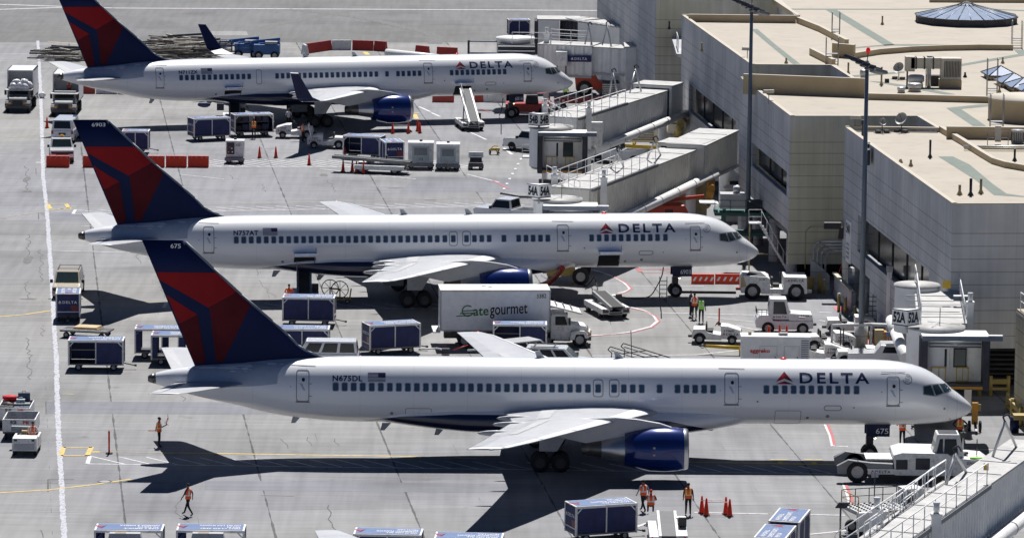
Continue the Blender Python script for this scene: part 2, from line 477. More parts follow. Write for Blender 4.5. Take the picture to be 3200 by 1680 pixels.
# tyre marks on the taxiway
mb = MB()
ribbon(mb, [(1152, 32), (1090, 36), (1032, 43), (975, 53), (924, 66), (875, 75), (841, 83), (820, 92), (812, 99), (810, 107), (815, 116), (826, 124), (843, 133)], 1.5, 'tyre_mark', .010)
ribbon(mb, [(895, 30), (950, 34), (1010, 41), (1070, 48), (1130, 57), (1190, 68), (1235, 79), (1280, 90), (1318, 98), (1345, 107), (1362, 118), (1364, 127), (1358, 137)], 1.5, 'tyre_mark', .014)
structure(mb.build('tyre_marks'))
# white line at the edge of the stands
mb = MB()
ribbon(mb, [(118, 128), (123, 200), (130, 380), (135, 555), (147, 660), (155, 784), (163, 900), (171, 1050), (176, 1120), (180, 1270), (185, 1397), (192, 1500), (197, 1600), (203, 1700)], .3, 'line_thick', .008, rag=.35)
structure(mb.build('white_edge_line'))
mb = MB()
for pts in [[(352, 26), (800, 28), (1600, 32), (2000, 35)], [(-20, 14), (199, 21), (352, 26)], [(-20, 31), (195, 24)]]:
 ribbon(mb, pts, .5, 'line_white', .012)
def hatch(x0, x1, ytop, h, step, dx, w=.09, tip=True, slope=.0135, z=.008):
 T = lambda x: ytop + (x - x0) * slope
 ribbon(mb, [(x0 - 8, T(x0) + h), ((x0 + x1) / 2, T((x0 + x1) / 2) + h), (x1, T(x1) + h)], .1, 'line_white', z)
 if tip: ribbon(mb, [(x0, T(x0)), (x0 - 8, T(x0) + h)], .16, 'line_white', z + .004)
 x = x0 + 6
 while x < x1 - dx:
  ribbon(mb, [(x, T(x) + 1), (x + dx, T(x + dx) + h)], w, 'line_white', z + .002); x += step
hatch(281, 2680, 1424, 24, 85, 104)
hatch(236, 1640, 655, 13, 62, 95, slope=-.019)
hatch(520, 1500, 945, 16, 75, 95, slope=.004)
hatch(300, 1500, 497, 22, 40, 150, slope=.004, tip=False, w=.12)
for pts, w_ in [([(1857, 844), (1890, 854), (1925, 868), (1952, 884), (1966, 897), (1968, 905), (1952, 912), (1931, 916)], .16),
      ([(1960, 957), (2010, 969), (2043, 986), (2055, 1003), (2035, 1020), (1973, 1036), (1911, 1045), (1844, 1048), (1700, 1051)], .16),
      ([(1700, 838), (1790, 838), (1857, 844)], .14),
      ([(2060, 977), (2395, 985)], .12), ([(2210, 990), (2400, 1010)], .1), ([(2300, 1016), (2400, 1040)], .1), ([(2560, 975), (2600, 977)], .12),
      ([(2560, 1000), (2600, 1008)], .12), ([(1850, 1112), (2180, 1108), (2330, 1092)], .12), ([(2560, 1020), (2600, 1026)], .1),
      ([(2580, 1325), (2596, 1360), (2603, 1393), (2650, 1394)], .17), ([(2637, 1510), (2650, 1545), (2664, 1600)], .17), ([(2637, 1510), (3000, 1518)], .12),
      ([(2516, 1607), (2640, 1609)], .14), ([(1975, 1650), (2020, 1634)], .14), ([(2170, 1600), (2400, 1605)], .12), ([(2516, 1670), (2690, 1652)], .13),
      ([(1970, 893), (2200, 894)], .1), ([(1310, 334), (1345, 350)], .16), ([(1348, 353), (1375, 365)], .16), ([(1450, 405), (1520, 437)], .14),
      ([(1460, 545), (1560, 570)], .12), ([(1575, 463), (1600, 483)], .2), ([(255, 707), (480, 706)], .1), ([(165, 783), (420, 790)], .1), ([(112, 508), (135, 508)], .25),
      ([(560, 545), (700, 560)], .1), ([(1000, 528), (1300, 560)], .12), ([(2790, 1400), (3150, 1405)], .12), ([(600, 1018), (900, 1030)], .08)]:
 ribbon(mb, pts, w_, 'line_white', .016)
structure(mb.build('white_markings'))
mb = MB()
for pts, w_ in [([(1915, 862), (1958, 885), (1974, 902), (1954, 914), (1931, 919)], .09), ([(1962, 960), (2014, 972), (2049, 987), (2062, 1004), (2037, 1023), (1973, 1039), (1844, 1051)], .09),
      ([(2585, 1323), (2601, 1360), (2608, 1391)], .12), ([(2643, 1512), (2657, 1545), (2672, 1598)], .12), ([(2637, 1507), (3000, 1515)], .07),
      ([(2000, 842), (2120, 840)], .12), ([(1992, 838), (2002, 850)], .3), ([(2010, 853), (2100, 853)], .07), ([(1540, 565), (1590, 590)], .12), ([(1500, 340), (1530, 352)], .12),
      ([(2060, 843), (2110, 852)], .07)]:
 ribbon(mb, pts, w_, 'line_red', .020)
structure(mb.build('red_markings'))
mb = MB()
for pts, w_, m in [([(288, 1411), (312, 1411)], .22, 'line_yellow'), ([(312, 1411), (505, 1414)], .08, 'line_faint'), ([(505, 1414), (545, 1415)], .2, 'line_yellow'), ([(545, 1414), (800, 1418), (1200, 1424), (1490, 1431)], .14, 'line_yellow'), ([(2150, 1443), (2400, 1447), (2664, 1452)], .18, 'line_yellow'),
      ([(-10, 1539), (150, 1530), (300, 1512), (410, 1496)], .14, 'line_yellow'), ([(-10, 682), (110, 665), (200, 652), (240, 644)], .12, 'line_faint'), ([(240, 646), (800, 637), (1600, 616)], .1, 'line_faint'),
      ([(-10, 990), (80, 982), (160, 970)], .16, 'line_yellow'), ([(250, 940), (500, 941), (640, 942)], .1, 'line_faint'), ([(150, 130), (250, 139)], .14, 'line_yellow'),
      ([(-10, 435), (90, 425), (180, 415)], .1, 'line_faint'), ([(140, 396), (175, 397)], .25, 'line_faint'), ([(195, 1230), (232, 1231)], .16, 'line_faint'),
      ([(1140, 163), (1150, 172)], .5, 'line_yellow'), ([(1290, 352), (1310, 353)], .2, 'line_yellow'), ([(1295, 357), (1302, 372)], .4, 'line_yellow'),
      # two dashed boxes
      ([(199, 1397), (288, 1397)], .14, 'line_yellow'), ([(190, 1422), (282, 1422)], .14, 'line_yellow'), ([(199, 1396), (190, 1423)], .3, 'line_yellow'), ([(286, 1396), (272, 1423)], .3, 'line_yellow'),
      ([(149, 637), (207, 637)], .12, 'line_yellow'), ([(155, 653), (220, 653)], .12, 'line_yellow'), ([(148, 637), (158, 653)], .22, 'line_yellow'), ([(206, 637), (218, 653)], .22, 'line_yellow')]:
 ribbon(mb, pts, w_, m, .012)
for x, t in [(2430, ''), (2535, ''), (2635, '')]:
 poly(mb, [(x, 1441), (x + 15, 1441), (x + 18, 1450), (x + 3, 1450)], 'line_yellow', .016)
 poly(mb, [(x - 22, 1433), (x + 34, 1434), (x + 38, 1438), (x - 22, 1437)], 'line_faint', .016)
structure(mb.build('yellow_markings'))
mb = MB()
poly(mb, [(2603, 957), (2648, 957), (2652, 976), (2612, 970)], 'pad_red', .016)
poly(mb, [(2664, 1052), (2740, 1052), (2760, 1074), (2690, 1074)], 'pad_red', .016)
structure(mb.build('red_ground_pad'))
# cracks
mb = MB(); rc = random.Random(5)
def crack(pts, w_=.045, jag=.2, z=.009):
 W = [P(*p) for p in pts]; out = []
 for a, b in zip(W[:-1], W[1:]):
  n = max(2, int((b - a).length / .8))
  out += [a + (b - a) * i / n + Vector((rc.uniform(-jag, jag), rc.uniform(-.1, .1), 0)) for i in range(n)]
 ribbon(mb, out + [W[-1]], w_, 'crack', z, world=True)
for pts, w_ in [([(87, 732), (90, 780), (86, 800)], .06), ([(126, 780), (130, 830), (127, 880)], .05), ([(84, 880), (88, 935)], .05), ([(134, 1025), (135, 1050)], .05),
    ([(88, 1055), (92, 1110), (95, 1185)], .06), ([(81, 520), (84, 600)], .06), ([(430, 795), (440, 825)], .05), ([(500, 895), (515, 930)], .05), ([(795, 830), (805, 860)], .05),
    ([(520, 1290), (527, 1328)], .05), ([(1028, 1577), (1036, 1620), (1053, 1658)], .07), ([(568, 1550), (555, 1600), (590, 1630)], .04), ([(875, 1370), (900, 1400)], .05),
    ([(955, 1365), (975, 1392)], .05), ([(815, 575), (830, 600)], .05), ([(1023, 562), (1045, 600)], .05), ([(345, 515), (352, 545)], .05), ([(570, 1235), (572, 1253)], .05),
    ([(125, 1655), (135, 1680)], .05), ([(805, 875), (860, 930)], .04), ([(1898, 985), (1910, 1015)], .04), ([(720, 548), (725, 560)], .06), ([(1050, 1370), (1060, 1390)], .05), ([(1330, 500), (1340, 520)], .05)]:
 crack(pts, w_)
for pts, w_ in [([(143, 1254), (144, 1293)], .07), ([(150, 1497), (150, 1535)], .1), ([(150, 1497), (230, 1497)], .06), ([(120, 665), (121, 685)], .08), ([(815, 1547), (920, 1549)], .05), ([(112, 525), (113, 545)], .06)]:
 ribbon(mb, pts, w_, 'crack', .009)
structure(mb.build('ground_cracks'))
# stains and sealed repairs
mb = MB()
def stain(px, py, rx, ry, m='tyre_mark', n=14, z=.010, seed=0):
 rnd = random.Random(seed + px); c = P(px, py)
 mb.add([(c.x + rx * rnd.uniform(.7, 1.2) * math.cos(2 * math.pi * i / n), c.y + ry * rnd.uniform(.7, 1.2) * math.sin(2 * math.pi * i / n), z) for i in range(n)], [tuple(range(n))], m)
for px, py, rx, ry in [(87, 812, .35, 2.2), (84, 560, .3, 1.6), (90, 934, .6, .4), (1235, 588, .6, .3), (1012, 547, .35, .9), (85, 598, .5, .3), (1345, 625, .5, .4)]: stain(px, py, rx, ry)
structure(mb.build('oil_stains'))
mb = MB()
c = P(327, 1503); N_ = 20
ring = [(c.x + a * math.cos(t), c.y + a * math.sin(t), .012) for a in (.42, .34) for t in [2 * math.pi * i / N_ for i in range(N_)]]
mb.add(ring, [(i, (i + 1) % N_, N_ + (i + 1) % N_, N_ + i) for i in range(N_)], 'crack')
mb.add([(c.x + .3 * math.cos(2 * math.pi * i / N_), c.y + .3 * math.sin(2 * math.pi * i / N_), .012) for i in range(N_)], [tuple(range(N_))], 'grey_metal')
mh = mb.build('manhole_cover'); mh.location.z = GZ
tag(mh, 'round manhole cover set in the apron concrete left of the tail shadow', 'manhole')
# ================================================================ terminal
def wallmat(name, base, alt):
 m = bpy.data.materials.new(name); m.use_nodes = True; n = m.node_tree; n.nodes.clear(); L = n.links.new
 N = n.nodes.new
 def math_(op, a, b=None):
  q = N('ShaderNodeMath'); q.operation = op
  for i, x in enumerate((a, b)):
   if x is None: continue
   if isinstance(x, (int, float)): q.inputs[i].default_value = x
   else: L(x, q.inputs[i])
  return q.outputs[0]
 def rng(v, a, b_, c, d):
  q = N('ShaderNodeMapRange'); L(v, q.inputs['Value'])
  for k, x in zip(('From Min', 'From Max', 'To Min', 'To Max'), (a, b_, c, d)): q.inputs[k].default_value = x
  return q.outputs[0]
 o = N('ShaderNodeOutputMaterial'); b = N('ShaderNodeBsdfPrincipled'); L(b.outputs[0], o.inputs[0])
 tc = N('ShaderNodeTexCoord'); sx = N('ShaderNodeSeparateXYZ'); L(tc.outputs['Object'], sx.inputs[0])
 z = sx.outputs[2]
 hj = math_('LESS_THAN', math_('ABSOLUTE', math_('SUBTRACT', math_('FRACT', math_('ADD', math_('DIVIDE', math_('SUBTRACT', z, 11.2), .8), 50.5)), .5)), .035)
 hj = math_('MULTIPLY', hj, math_('LESS_THAN', z, 11.3))
 vj = math_('LESS_THAN', math_('ABSOLUTE', math_('SUBTRACT', math_('FRACT', math_('ADD', math_('DIVIDE', math_('ADD', sx.outputs[0], sx.outputs[1]), 4.4), .2)), .5)), .007)
 mp = N('ShaderNodeMapping'); L(tc.outputs['Object'], mp.inputs['Vector']); mp.inputs['Scale'].default_value = (2.2, 2.2, .1)
 s1 = N('ShaderNodeTexNoise'); s1.inputs['Scale'].default_value = 1.0; s1.inputs['Detail'].default_value = 6; L(mp.outputs[0], s1.inputs['Vector'])
 s2 = N('ShaderNodeTexNoise'); s2.inputs['Scale'].default_value = .25; s2.inputs['Detail'].default_value = 5; L(tc.outputs['Object'], s2.inputs['Vector'])
 val = math_('MULTIPLY', rng(s1.outputs[0], .3, .72, .86, 1.1), rng(s2.outputs[0], .3, .7, .84, 1.1))
 val = math_('MULTIPLY', val, math_('SUBTRACT', 1.0, math_('MULTIPLY', hj, .42)))
 val = math_('MULTIPLY', val, math_('SUBTRACT', 1.0, math_('MULTIPLY', vj, .12)))
 mx = N('ShaderNodeMix'); mx.data_type = 'RGBA'; L(rng(s2.outputs[0], .4, .6, 0, 1), mx.inputs['Factor'])
 mx.inputs['A'].default_value = (*base, 1); mx.inputs['B'].default_value = (*alt, 1)
 q = N('ShaderNodeVectorMath'); q.operation = 'SCALE'; L(mx.outputs['Result'], q.inputs[0]); L(val, q.inputs['Scale'])
 L(q.outputs[0], b.inputs['Base Color']); b.inputs['Roughness'].default_value = .85
 M[name] = m
wallmat('wall_concrete', (.49, .495, .505), (.53, .53, .535))
wallmat('wall_cream', (.6, .565, .425), (.6, .575, .485))
mat('roof_cream', (.405, .362, .297), .8, var=.06, scale=.35, dirt=.14)
mat('parapet_cream', (.47, .425, .35), .7, var=.05, scale=.6, dirt=.06)
mat('parapet_tan', (.52, .41, .25), .7, var=.1, scale=.6, dirt=.05)
mat('walkway_green', (.17, .2, .175), .85, var=.12, scale=1.2)
mat('skylight', (.36, .43, .56), .16, 0.0, var=.1, spec=.8)
mat('hvac', (.52, .49, .42), .5, .1, dirt=.15)
mat('dish', (.5, .48, .42), .5)
ZR = 13.07; ZS = 12.78
FO = [(12.46, 419.72), (10.48, 437.91)]
FA = [(18.34, 367.79), (14.25, 405.48)]; FB = [(19.56, 334.90), (17.10, 358.68)]; FC = [(27.07, 291.11), (23.00, 328.97)]
NOT = [(23.94, 405.68), (23.16, 419.72)]; NAB = [(25.62, 358.23), (24.51, 367.96)]; NBC = [(29.38, 328.82), (28.53, 335.72)]
T = thing('terminal_building', 'long concrete terminal with cream flat roofs stepping out in bays beside the stands', 'building')
OUT = [FC[0], (36.1, 291.9), (35.1, 299.5), (75, 303), (80, 470), (8, 462), FO[1], FO[0], NOT[1], NOT[0], FA[1], FA[0], NAB[1], NAB[0], FB[1], FB[0], NBC[1], NBC[0], FC[1]]
r = MB(); r.slab([(p[0], p[1]) for p in OUT], ZS - .35, ZS, 'roof_cream')
roof = r.build('roof', T)
def wall(mb, a, b, z0, z1, m, th=.35, side=1):
 a = Vector((*a, 0)); b = Vector((*b, 0)); d = (b - a).normalized(); n = Vector((-d.y, d.x, 0)) * th * side; o_ = -Vector((-d.y, d.x, 0)) * .03 * side; a = a + o_; b = b + o_
 v = []
 for z in (z0, z1): v += [(a.x, a.y, z), (b.x, b.y, z), (b.x + n.x, b.y + n.y, z), (a.x + n.x, a.y + n.y, z)]
 mb.add(v, [(0, 1, 5, 4), (1, 2, 6, 5), (2, 3, 7, 6), (3, 0, 4, 7), (4, 5, 6, 7), (3, 2, 1, 0)], m)
lerp = lambda a, b, t: (a[0] + (b[0] - a[0]) * t, a[1] + (b[1] - a[1]) * t)
# order a->b runs so that the building is on the left (side=1)
def facade(a, b, bands, m, name='wall'):
 w_ = MB()
 for t0, t1, z0, z1 in bands: wall(w_, lerp(a, b, t0), lerp(a, b, t1), z0, z1, m)
 return w_.build(name, T)
def windowband(a, b, t0, t1, z0, z1, n, frame=True):
 p, q = lerp(a, b, t0), lerp(a, b, t1)
 d = (Vector((*q, 0)) - Vector((*p, 0))).normalized(); nn = Vector((-d.y, d.x, 0))
 g_ = MB(); ins = lambda u, k: (u[0] + nn.x * k, u[1] + nn.y * k)
 wall(g_, ins(p, .55), ins(q, .55), z0, z1, 'glass', .05)
 w_ = g_.build('window', T)
 for i in range(1, n):
  f = MB(); u = Vector((*ins(lerp(p, q, i / n), .5), 0)); f.box(u.x - .05, u.x + .05, u.y - .05, u.y + .05, z0, z1, 'black_paint')
  f.build('mullion', w_)
zt = ZR - .07
# finger C (nearest): left face runs from the far corner to the near corner
a, b = FC[1], FC[0]
T_ = lambda y: (a[1] - y) / (a[1] - b[1])
facade(a, b, [(0, 1, 7.78, zt), (0, T_(323.24), 5.26, 7.78), (T_(297.93), 1, 5.26, 7.78), (0, 1, 4.08, 5.26), (T_(318.30), 1, 0, 4.08), (0, T_(328.38), 0, 4.08)], 'wall_concrete')
windowband(a, b, T_(323.24), T_(297.93), 5.26, 7.78, 5)
facade(FC[0], OUT[1], [(0, 1, 4.02, zt)], 'wall_concrete')
facade(OUT[1], OUT[2], [(0, 1, 0, zt)], 'wall_concrete')
# finger B
a, b = FB[1], FB[0]; T_ = lambda y: (a[1] - y) / (a[1] - b[1])
facade(a, b, [(0, 1, 8.92, zt), (0, T_(352.40), 7.24, 8.92), (T_(335.99), 1, 7.24, 8.92), (0, 1, 4.87, 7.24), (0, T_(356.85), 0, 4.87)], 'wall_concrete')
windowband(a, b, T_(352.40), T_(335.99), 7.24, 8.92, 3)
facade(FB[0], NBC[1], [(0, 1, 2.5, zt)], 'wall_cream')
facade(NBC[1], NBC[0], [(0, 1, 4, zt)], 'wall_concrete')
# finger A
a, b = FA[1], FA[0]; T_ = lambda y: (a[1] - y) / (a[1] - b[1])
facade(a, b, [(0, 1, 7.78, zt), (0, T_(400.34), 5.46, 7.78), (T_(374.94), 1, 5.46, 7.78), (0, 1, 3.78, 5.46), (0, T_(393.42), 0, 3.78)], 'wall_concrete')
windowband(a, b, T_(400.34), T_(374.94), 5.46, 7.78, 5)
facade(FA[0], NAB[1], [(0, 1, 2, zt)], 'wall_cream')
facade(NAB[1], NAB[0], [(0, 1, 4, zt)], 'wall_concrete')
# finger behind
facade(FO[1], FO[0], [(0, 1, 3.2, zt), (0, .75, 0, 3.2)], 'wall_concrete')
facade(FO[0], NOT[1], [(0, 1, 0, zt)], 'wall_cream')
facade(NOT[1], NOT[0], [(0, 1, 4, zt)], 'wall_concrete')
facade((8, 462), FO[1], [(0, 1, 0, zt)], 'wall_concrete')
# dark interiors and inner walls so openings read as rooms
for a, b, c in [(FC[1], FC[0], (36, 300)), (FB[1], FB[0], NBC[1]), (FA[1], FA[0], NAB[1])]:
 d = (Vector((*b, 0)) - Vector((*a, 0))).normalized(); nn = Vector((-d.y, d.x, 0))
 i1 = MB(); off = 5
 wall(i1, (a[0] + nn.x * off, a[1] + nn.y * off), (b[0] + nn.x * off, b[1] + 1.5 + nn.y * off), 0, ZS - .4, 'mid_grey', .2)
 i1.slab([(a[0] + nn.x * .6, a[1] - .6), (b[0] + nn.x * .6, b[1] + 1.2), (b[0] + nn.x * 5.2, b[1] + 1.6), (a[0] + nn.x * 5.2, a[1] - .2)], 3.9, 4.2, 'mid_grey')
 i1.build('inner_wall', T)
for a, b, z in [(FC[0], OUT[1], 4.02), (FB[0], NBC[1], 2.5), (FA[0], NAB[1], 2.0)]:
 i1 = MB(); wall(i1, (a[0] + .4, a[1] + 3.2), (b[0] - .4, b[1] + 3.2), 0, z + .8, 'deep_shade', .2); i1.build('loading_bay_back', T)  # the bay's shade is put into this wall's near-black colour
# columns at ground level
for y in (327.2, 322.7, 318.5):
 c = MB(); x = FC[0][0] + (y - FC[0][1]) * (FC[1][0] - FC[0][0]) / (FC[1][1] - FC[0][1])
 c.cyl((x + .55, y, 0), (x + .55, y, 3.5), .42, 'wall_concrete', seg=16); c.build('column', T)
for y in (352.9, 345, 337.1):
 c = MB(); x = FB[0][0] + (y - FB[0][1]) * (FB[1][0] - FB[0][0]) / (FB[1][1] - FB[0][1])
 c.cyl((x + .6, y, 0), (x + .6, y, 4.3), .4, 'wall_concrete', seg=16); c.build('column', T)
# door in finger C
c = MB(); p = onwall(2716, 900, FC[1], FC[0]); d = (Vector((*FC[0], 0)) - Vector((*FC[1], 0))).normalized()
q = Vector((p.x, p.y, 0)) - Vector((.04, 0, 0)); c.beam(q + Vector((0, 0, 1.15)), q + d * 3.2 + Vector((0, 0, 1.15)), .06, 2.3, 'pole_blue'); c.build('door', T)
# parapets: left/front caps
def parapet(pts, z0, z1, m_in, m_cap, th=.28, name='parapet'):
 for a, b in zip(pts[:-1], pts[1:]):
  k = MB(); wall(k, a, b, z0, z1, m_in, th);
  w2 = MB()
  k2 = MB(); wall(k, (a[0], a[1]), (b[0], b[1]), z1, z1 + .06, m_cap, th + .02)
  k.build(name, T)
parapet([FC[1], FC[0], OUT[1], OUT[2]], zt, ZR - .05, 'parapet_cream', 'parapet_cream')
parapet([NBC[0], FC[1]], zt, ZR, 'parapet_tan', 'parapet_cream')
parapet([FB[1], FB[0]], zt, ZR - .05, 'parapet_cream', 'parapet_cream')
parapet([FB[0], NBC[1], NBC[0]], zt, ZR - .05, 'parapet_cream', 'parapet_cream')
parapet([FA[1], FA[0], NAB[1], NAB[0]], zt, ZR - .05, 'parapet_cream', 'parapet_cream')
parapet([NAB[0], FB[1]], zt, ZR, 'parapet_tan', 'parapet_cream')
parapet([NOT[0], FA[1]], zt, ZR, 'parapet_tan', 'parapet_cream')
parapet([FO[1], FO[0], NOT[1], NOT[0]], zt, ZR - .05, 'parapet_cream', 'parapet_cream')
# curbs and low walls on the roof, from the survey
def roofwall(pts, h, th=.3, m='parapet_tan'):
 W = [P(x, y, ZS) for x, y in pts]
 for a, b in zip(W[:-1], W[1:]):
  k = MB(); wall(k, (a.x, a.y), (b.x, b.y), ZS - .1, ZS + h, m, th); wall(k, (a.x, a.y), (b.x, b.y), ZS + h, ZS + h + .05, 'parapet_cream', th + .03)
  k.build('roof_curb', T)
roofwall([(2708, 312), (2900, 317), (3118, 323)], .42)
roofwall([(2489, 72), (2560, 100), (2642, 143)], .45)
roofwall([(2530, 172), (2600, 207)], .5)
roofwall([(2600, 178), (2667, 184)], 1.05)
roofwall([(2667, 184), (2750, 171), (2850, 163), (2950, 159), (3060, 157), (3166, 158)], .4)
roofwall([(2935, 412), (3000, 450), (3060, 488), (3100, 512), (3140, 524), (3230, 540)], .35)
roofwall([(2958, 434), (3230, 437)], .8)
roofwall([(2400, 0), (2490, 60)], .3)
roofwall([(2322, 290), (2500, 297), (2708, 305)], 1.35)
roofwall([(2152, 69), (2487, 73)], .6)
roofwall([(2905, 8), (3230, 10)], .3)
def strip(pts):
 k = MB(); W = [P(x, y, ZS + .012) for x, y in pts]; k.add([tuple(p) for p in W], [tuple(range(len(W)))], 'walkway_green'); k.build('roof_walkway', T)
Zq = lambda u, v: (2400 + u * .4143, v * .4143)
for q in [[(435, 74), (515, 74), (955, 338), (880, 345)], [(160, 66), (1000, 68), (1520, 60), (1940, 78), (1940, 86), (1520, 66), (1000, 74), (160, 74)],
    [(650, 358), (780, 345), (950, 334), (1850, 338), (1850, 350), (955, 344), (800, 352), (650, 366)], [(1850, 372), (1940, 378), (1940, 418), (1450, 500), (1450, 485), (1890, 408)],
    [(620, 570), (1030, 538), (1030, 549), (640, 582)], [(760, 612), (860, 616), (1200, 668), (1415, 712), (1330, 712), (1150, 680)],
    [(1345, 815), (1600, 788), (1725, 785), (1725, 795), (1455, 822), (1668, 966), (1570, 966)], [(1285, 1180), (1395, 1180), (1520, 1240), (1700, 1390), (1800, 1460), (1940, 1480), (1940, 1486), (1705, 1470), (1560, 1352)],
    [(-130, 220), (-80, 220), (60, 340), (245, 485), (185, 482), (0, 330)]]:
 strip([Zq(*p) for p in q])
# roof furniture
def rp(u, v): return P(*Zq(u, v), ZS)
def ladder(p, w_, h, d, label, rz=0):
 t = thing('roof_ladder', label, 'ladder', p, rz, 'crossover ladders on the terminal roof')
 for s in (-1, 1):
  m = MB(); m.tube([(s * w_ / 2, -d, 0), (s * w_ / 2, -d, h), (s * w_ / 2 , -d * .6, h + .1), (s * w_ / 2, d * .6, h + .1), (s * w_ / 2, d, h), (s * w_ / 2, d, 0)], .028, 'grey_metal'); m.build('handrail', t)
 m = MB(); m.box(-w_ / 2, w_ / 2, -d, d, .75, .8, 'grey_metal'); m.build('platform', t)
 m = MB()
 for z in (.2, .4, .6): m.cyl((-w_ / 2, -d, z), (w_ / 2, -d, z), .02, 'grey_metal', seg=6)
 m.build('rungs', t)
ladder(rp(510, 290), .62, 2.1, .35, 'roof ladder over the diagonal curb left of the glass pyramid')
ladder(rp(482, 480), .95, 2.0, .3, 'wide roof ladder behind the grey notch wall')
ladder(rp(1876, 360), .8, 2.1, .4, 'roof ladder on the curved curb at the right edge below the glass pyramid')
ladder(rp(1688, 745), .75, 2.9, .3, 'tall roof ladder left of the round cream drum')
ladder(rp(1722, 1000), .9, 2.6, .35, 'roof ladder standing below the round cream drum')
def vent(p, h, r0, label, kind=0):
 m = MB()
 m.lathe([(.02, h), (r0 * .55, h), (r0 * .5, .25), (r0 * 1.25, 0)], (0, 0, 0), 'tan_metal' if kind == 0 else 'dark_metal', seg=10)
 o = m.build('roof_vent'); o.location = p; tag(o, label, 'vent', 'small vent pipes on the terminal roof')
for i, (u, v, h, lab) in enumerate([(862, 188, .75, 'thin vent pipe left of the glass pyramid'), (1770, 480, .5, 'dark vent pipe between the curved curb and the small skylights'), (1222, 1190, 1.2, 'tall vent pipe above the green walkway on the nearest roof'), (1000, 1228, .25, 'lowest dark stub pipe on the nearest roof'),
      (1077, 1255, .45, 'small black pipe beside the near roof edge'), (1860, 1215, .8, 'vent pipe at the right edge above the nearest roof'), (605, 560, .9, 'capped pipe on the roof corner left of the light mast'), (855, 645, 1.4, 'thin black standpipe right of the light mast'),
      (1486, 585, .4, 'small vent pipe right of the roof air handler'), (1745, 700, .6, 'vent pipe at the foot of the tall roof ladder'), (137, 480, .45, 'vent pipe on the second roof near its front edge'), (-745, 222, .7, 'vent pipe at the far left corner of the second roof'),
      (-500, 388, .7, 'vent pipe near the left edge of the second roof')]):
 vent(rp(u, v), h, .14, lab, i % 3 == 2)
for u, v, h, lab in [(1445, 1470, .65, 'left one of three stub vents on the nearest roof'), (1528, 1476, 1.1, 'tall dark middle one of three stub vents on the nearest roof'), (1605, 1460, .95, 'right one of three stub vents on the nearest roof')]:
 vent(rp(u, v), h, .17, lab, lab[0] == 't')
# big glass pyramid
cx = rp(1510, 195); t = thing('skylight', 'large twelve sided glass pyramid skylight on the main roof', 'skylight', (cx.x + .1, cx.y + 2.9, ZS))
RX, RYY, n = 4.35, 4.6, 12
b_ = MB(); ring = [(RX * math.cos(2 * math.pi * (i + .5) / n), RYY * math.sin(2 * math.pi * (i + .5) / n)) for i in range(n)]
b_.slab(ring, 0, .55, 'bellows'); b_.build('base', t)
gl = MB()
top = [(p[0] * .2, p[1] * .2, 1.45) for p in ring]; low = [(p[0] * 1.01, p[1] * 1.01, .58) for p in ring]
gl.add(low + top + [(0, 0, 1.75)], [(i, (i + 1) % n, n + (i + 1) % n, n + i) for i in range(n)] + [(n + i, n + (i + 1) % n, 2 * n) for i in range(n)], 'skylight'); gl.build('glass_pane', t)
fr = MB()
for i in range(n):
 fr.tube([low[i], top[i], (0, 0, 1.77)], .05, 'dark_metal'); fr.tube([low[i], low[(i + 1) % n]], .07, 'dark_metal'); fr.tube([top[i], top[(i + 1) % n]], .05, 'dark_metal')
 m1 = tuple((Vector(low[i]) + Vector(low[(i + 1) % n])) / 2); m2 = tuple((Vector(top[i]) + Vector(top[(i + 1) % n])) / 2); fr.tube([m1, m2], .035, 'grey_metal')
fr.build('glazing_bars', t)
# row of small pyramids
for i, (u, v) in enumerate([(1700, 600), (1800, 655), (1875, 690), (1950, 715)]):
 c = rp(u, v); t = thing('skylight', ['small pyramid skylight, farthest left of the overlapping row at the right edge', 'second small pyramid skylight of the row at the right edge', 'third small pyramid skylight of the row at the right edge', 'nearest small pyramid skylight at the right edge'][i], 'skylight', (c.x + .6, c.y + .8, ZS), .1, 'row of small pyramid skylights')
 t.scale = (.8, .8, .8); _ = 0
 b_ = MB(); b_.box(-1.25, 1.25, -1.6, 1.6, 0, .4, 'parapet_tan'); b_.build('curb', t)
 gl = MB(); gl.add([(-1.5, -1.9, .42), (1.5, -1.9, .42), (1.5, 1.9, .42), (-1.5, 1.9, .42), (0, 0, 1.2)], [(0, 1, 4), (1, 2, 4), (2, 3, 4), (3, 0, 4)], 'skylight'); gl.build('glass_pane', t)
 fr = MB()
 for s1, s2 in ((-1, -1), (1, -1), (1, 1), (-1, 1)): fr.tube([(s1 * 1.5, s2 * 1.9, .44), (0, 0, 1.22)], .05, 'dark_metal')
 fr.tube([(-1.5, -1.9, .42), (1.5, -1.9, .42), (1.5, 1.9, .42), (-1.5, 1.9, .42), (-1.5, -1.9, .42)], .07, 'dark_metal'); fr.build('glazing_bars', t)
# drum
c = P(3228, 395, ZS); t = thing('roof_drum', 'round cream plant drum with flat top at the right edge of the roof', 'roof drum', (c.x + .2, c.y + 4.2, ZS))
d_ = MB(); d_.lathe([(2.95, 0), (2.95, 1.5)], (0, 0, 0), 'parapet_tan', seg=40); d_.build('wall', t)
d_ = MB(); d_.lathe([(2.95, 1.5), (3.02, 1.5), (3.02, 1.58), (0.01, 1.6)], (0, 0, 0), 'parapet_cream', seg=40); d_.build('lid', t)
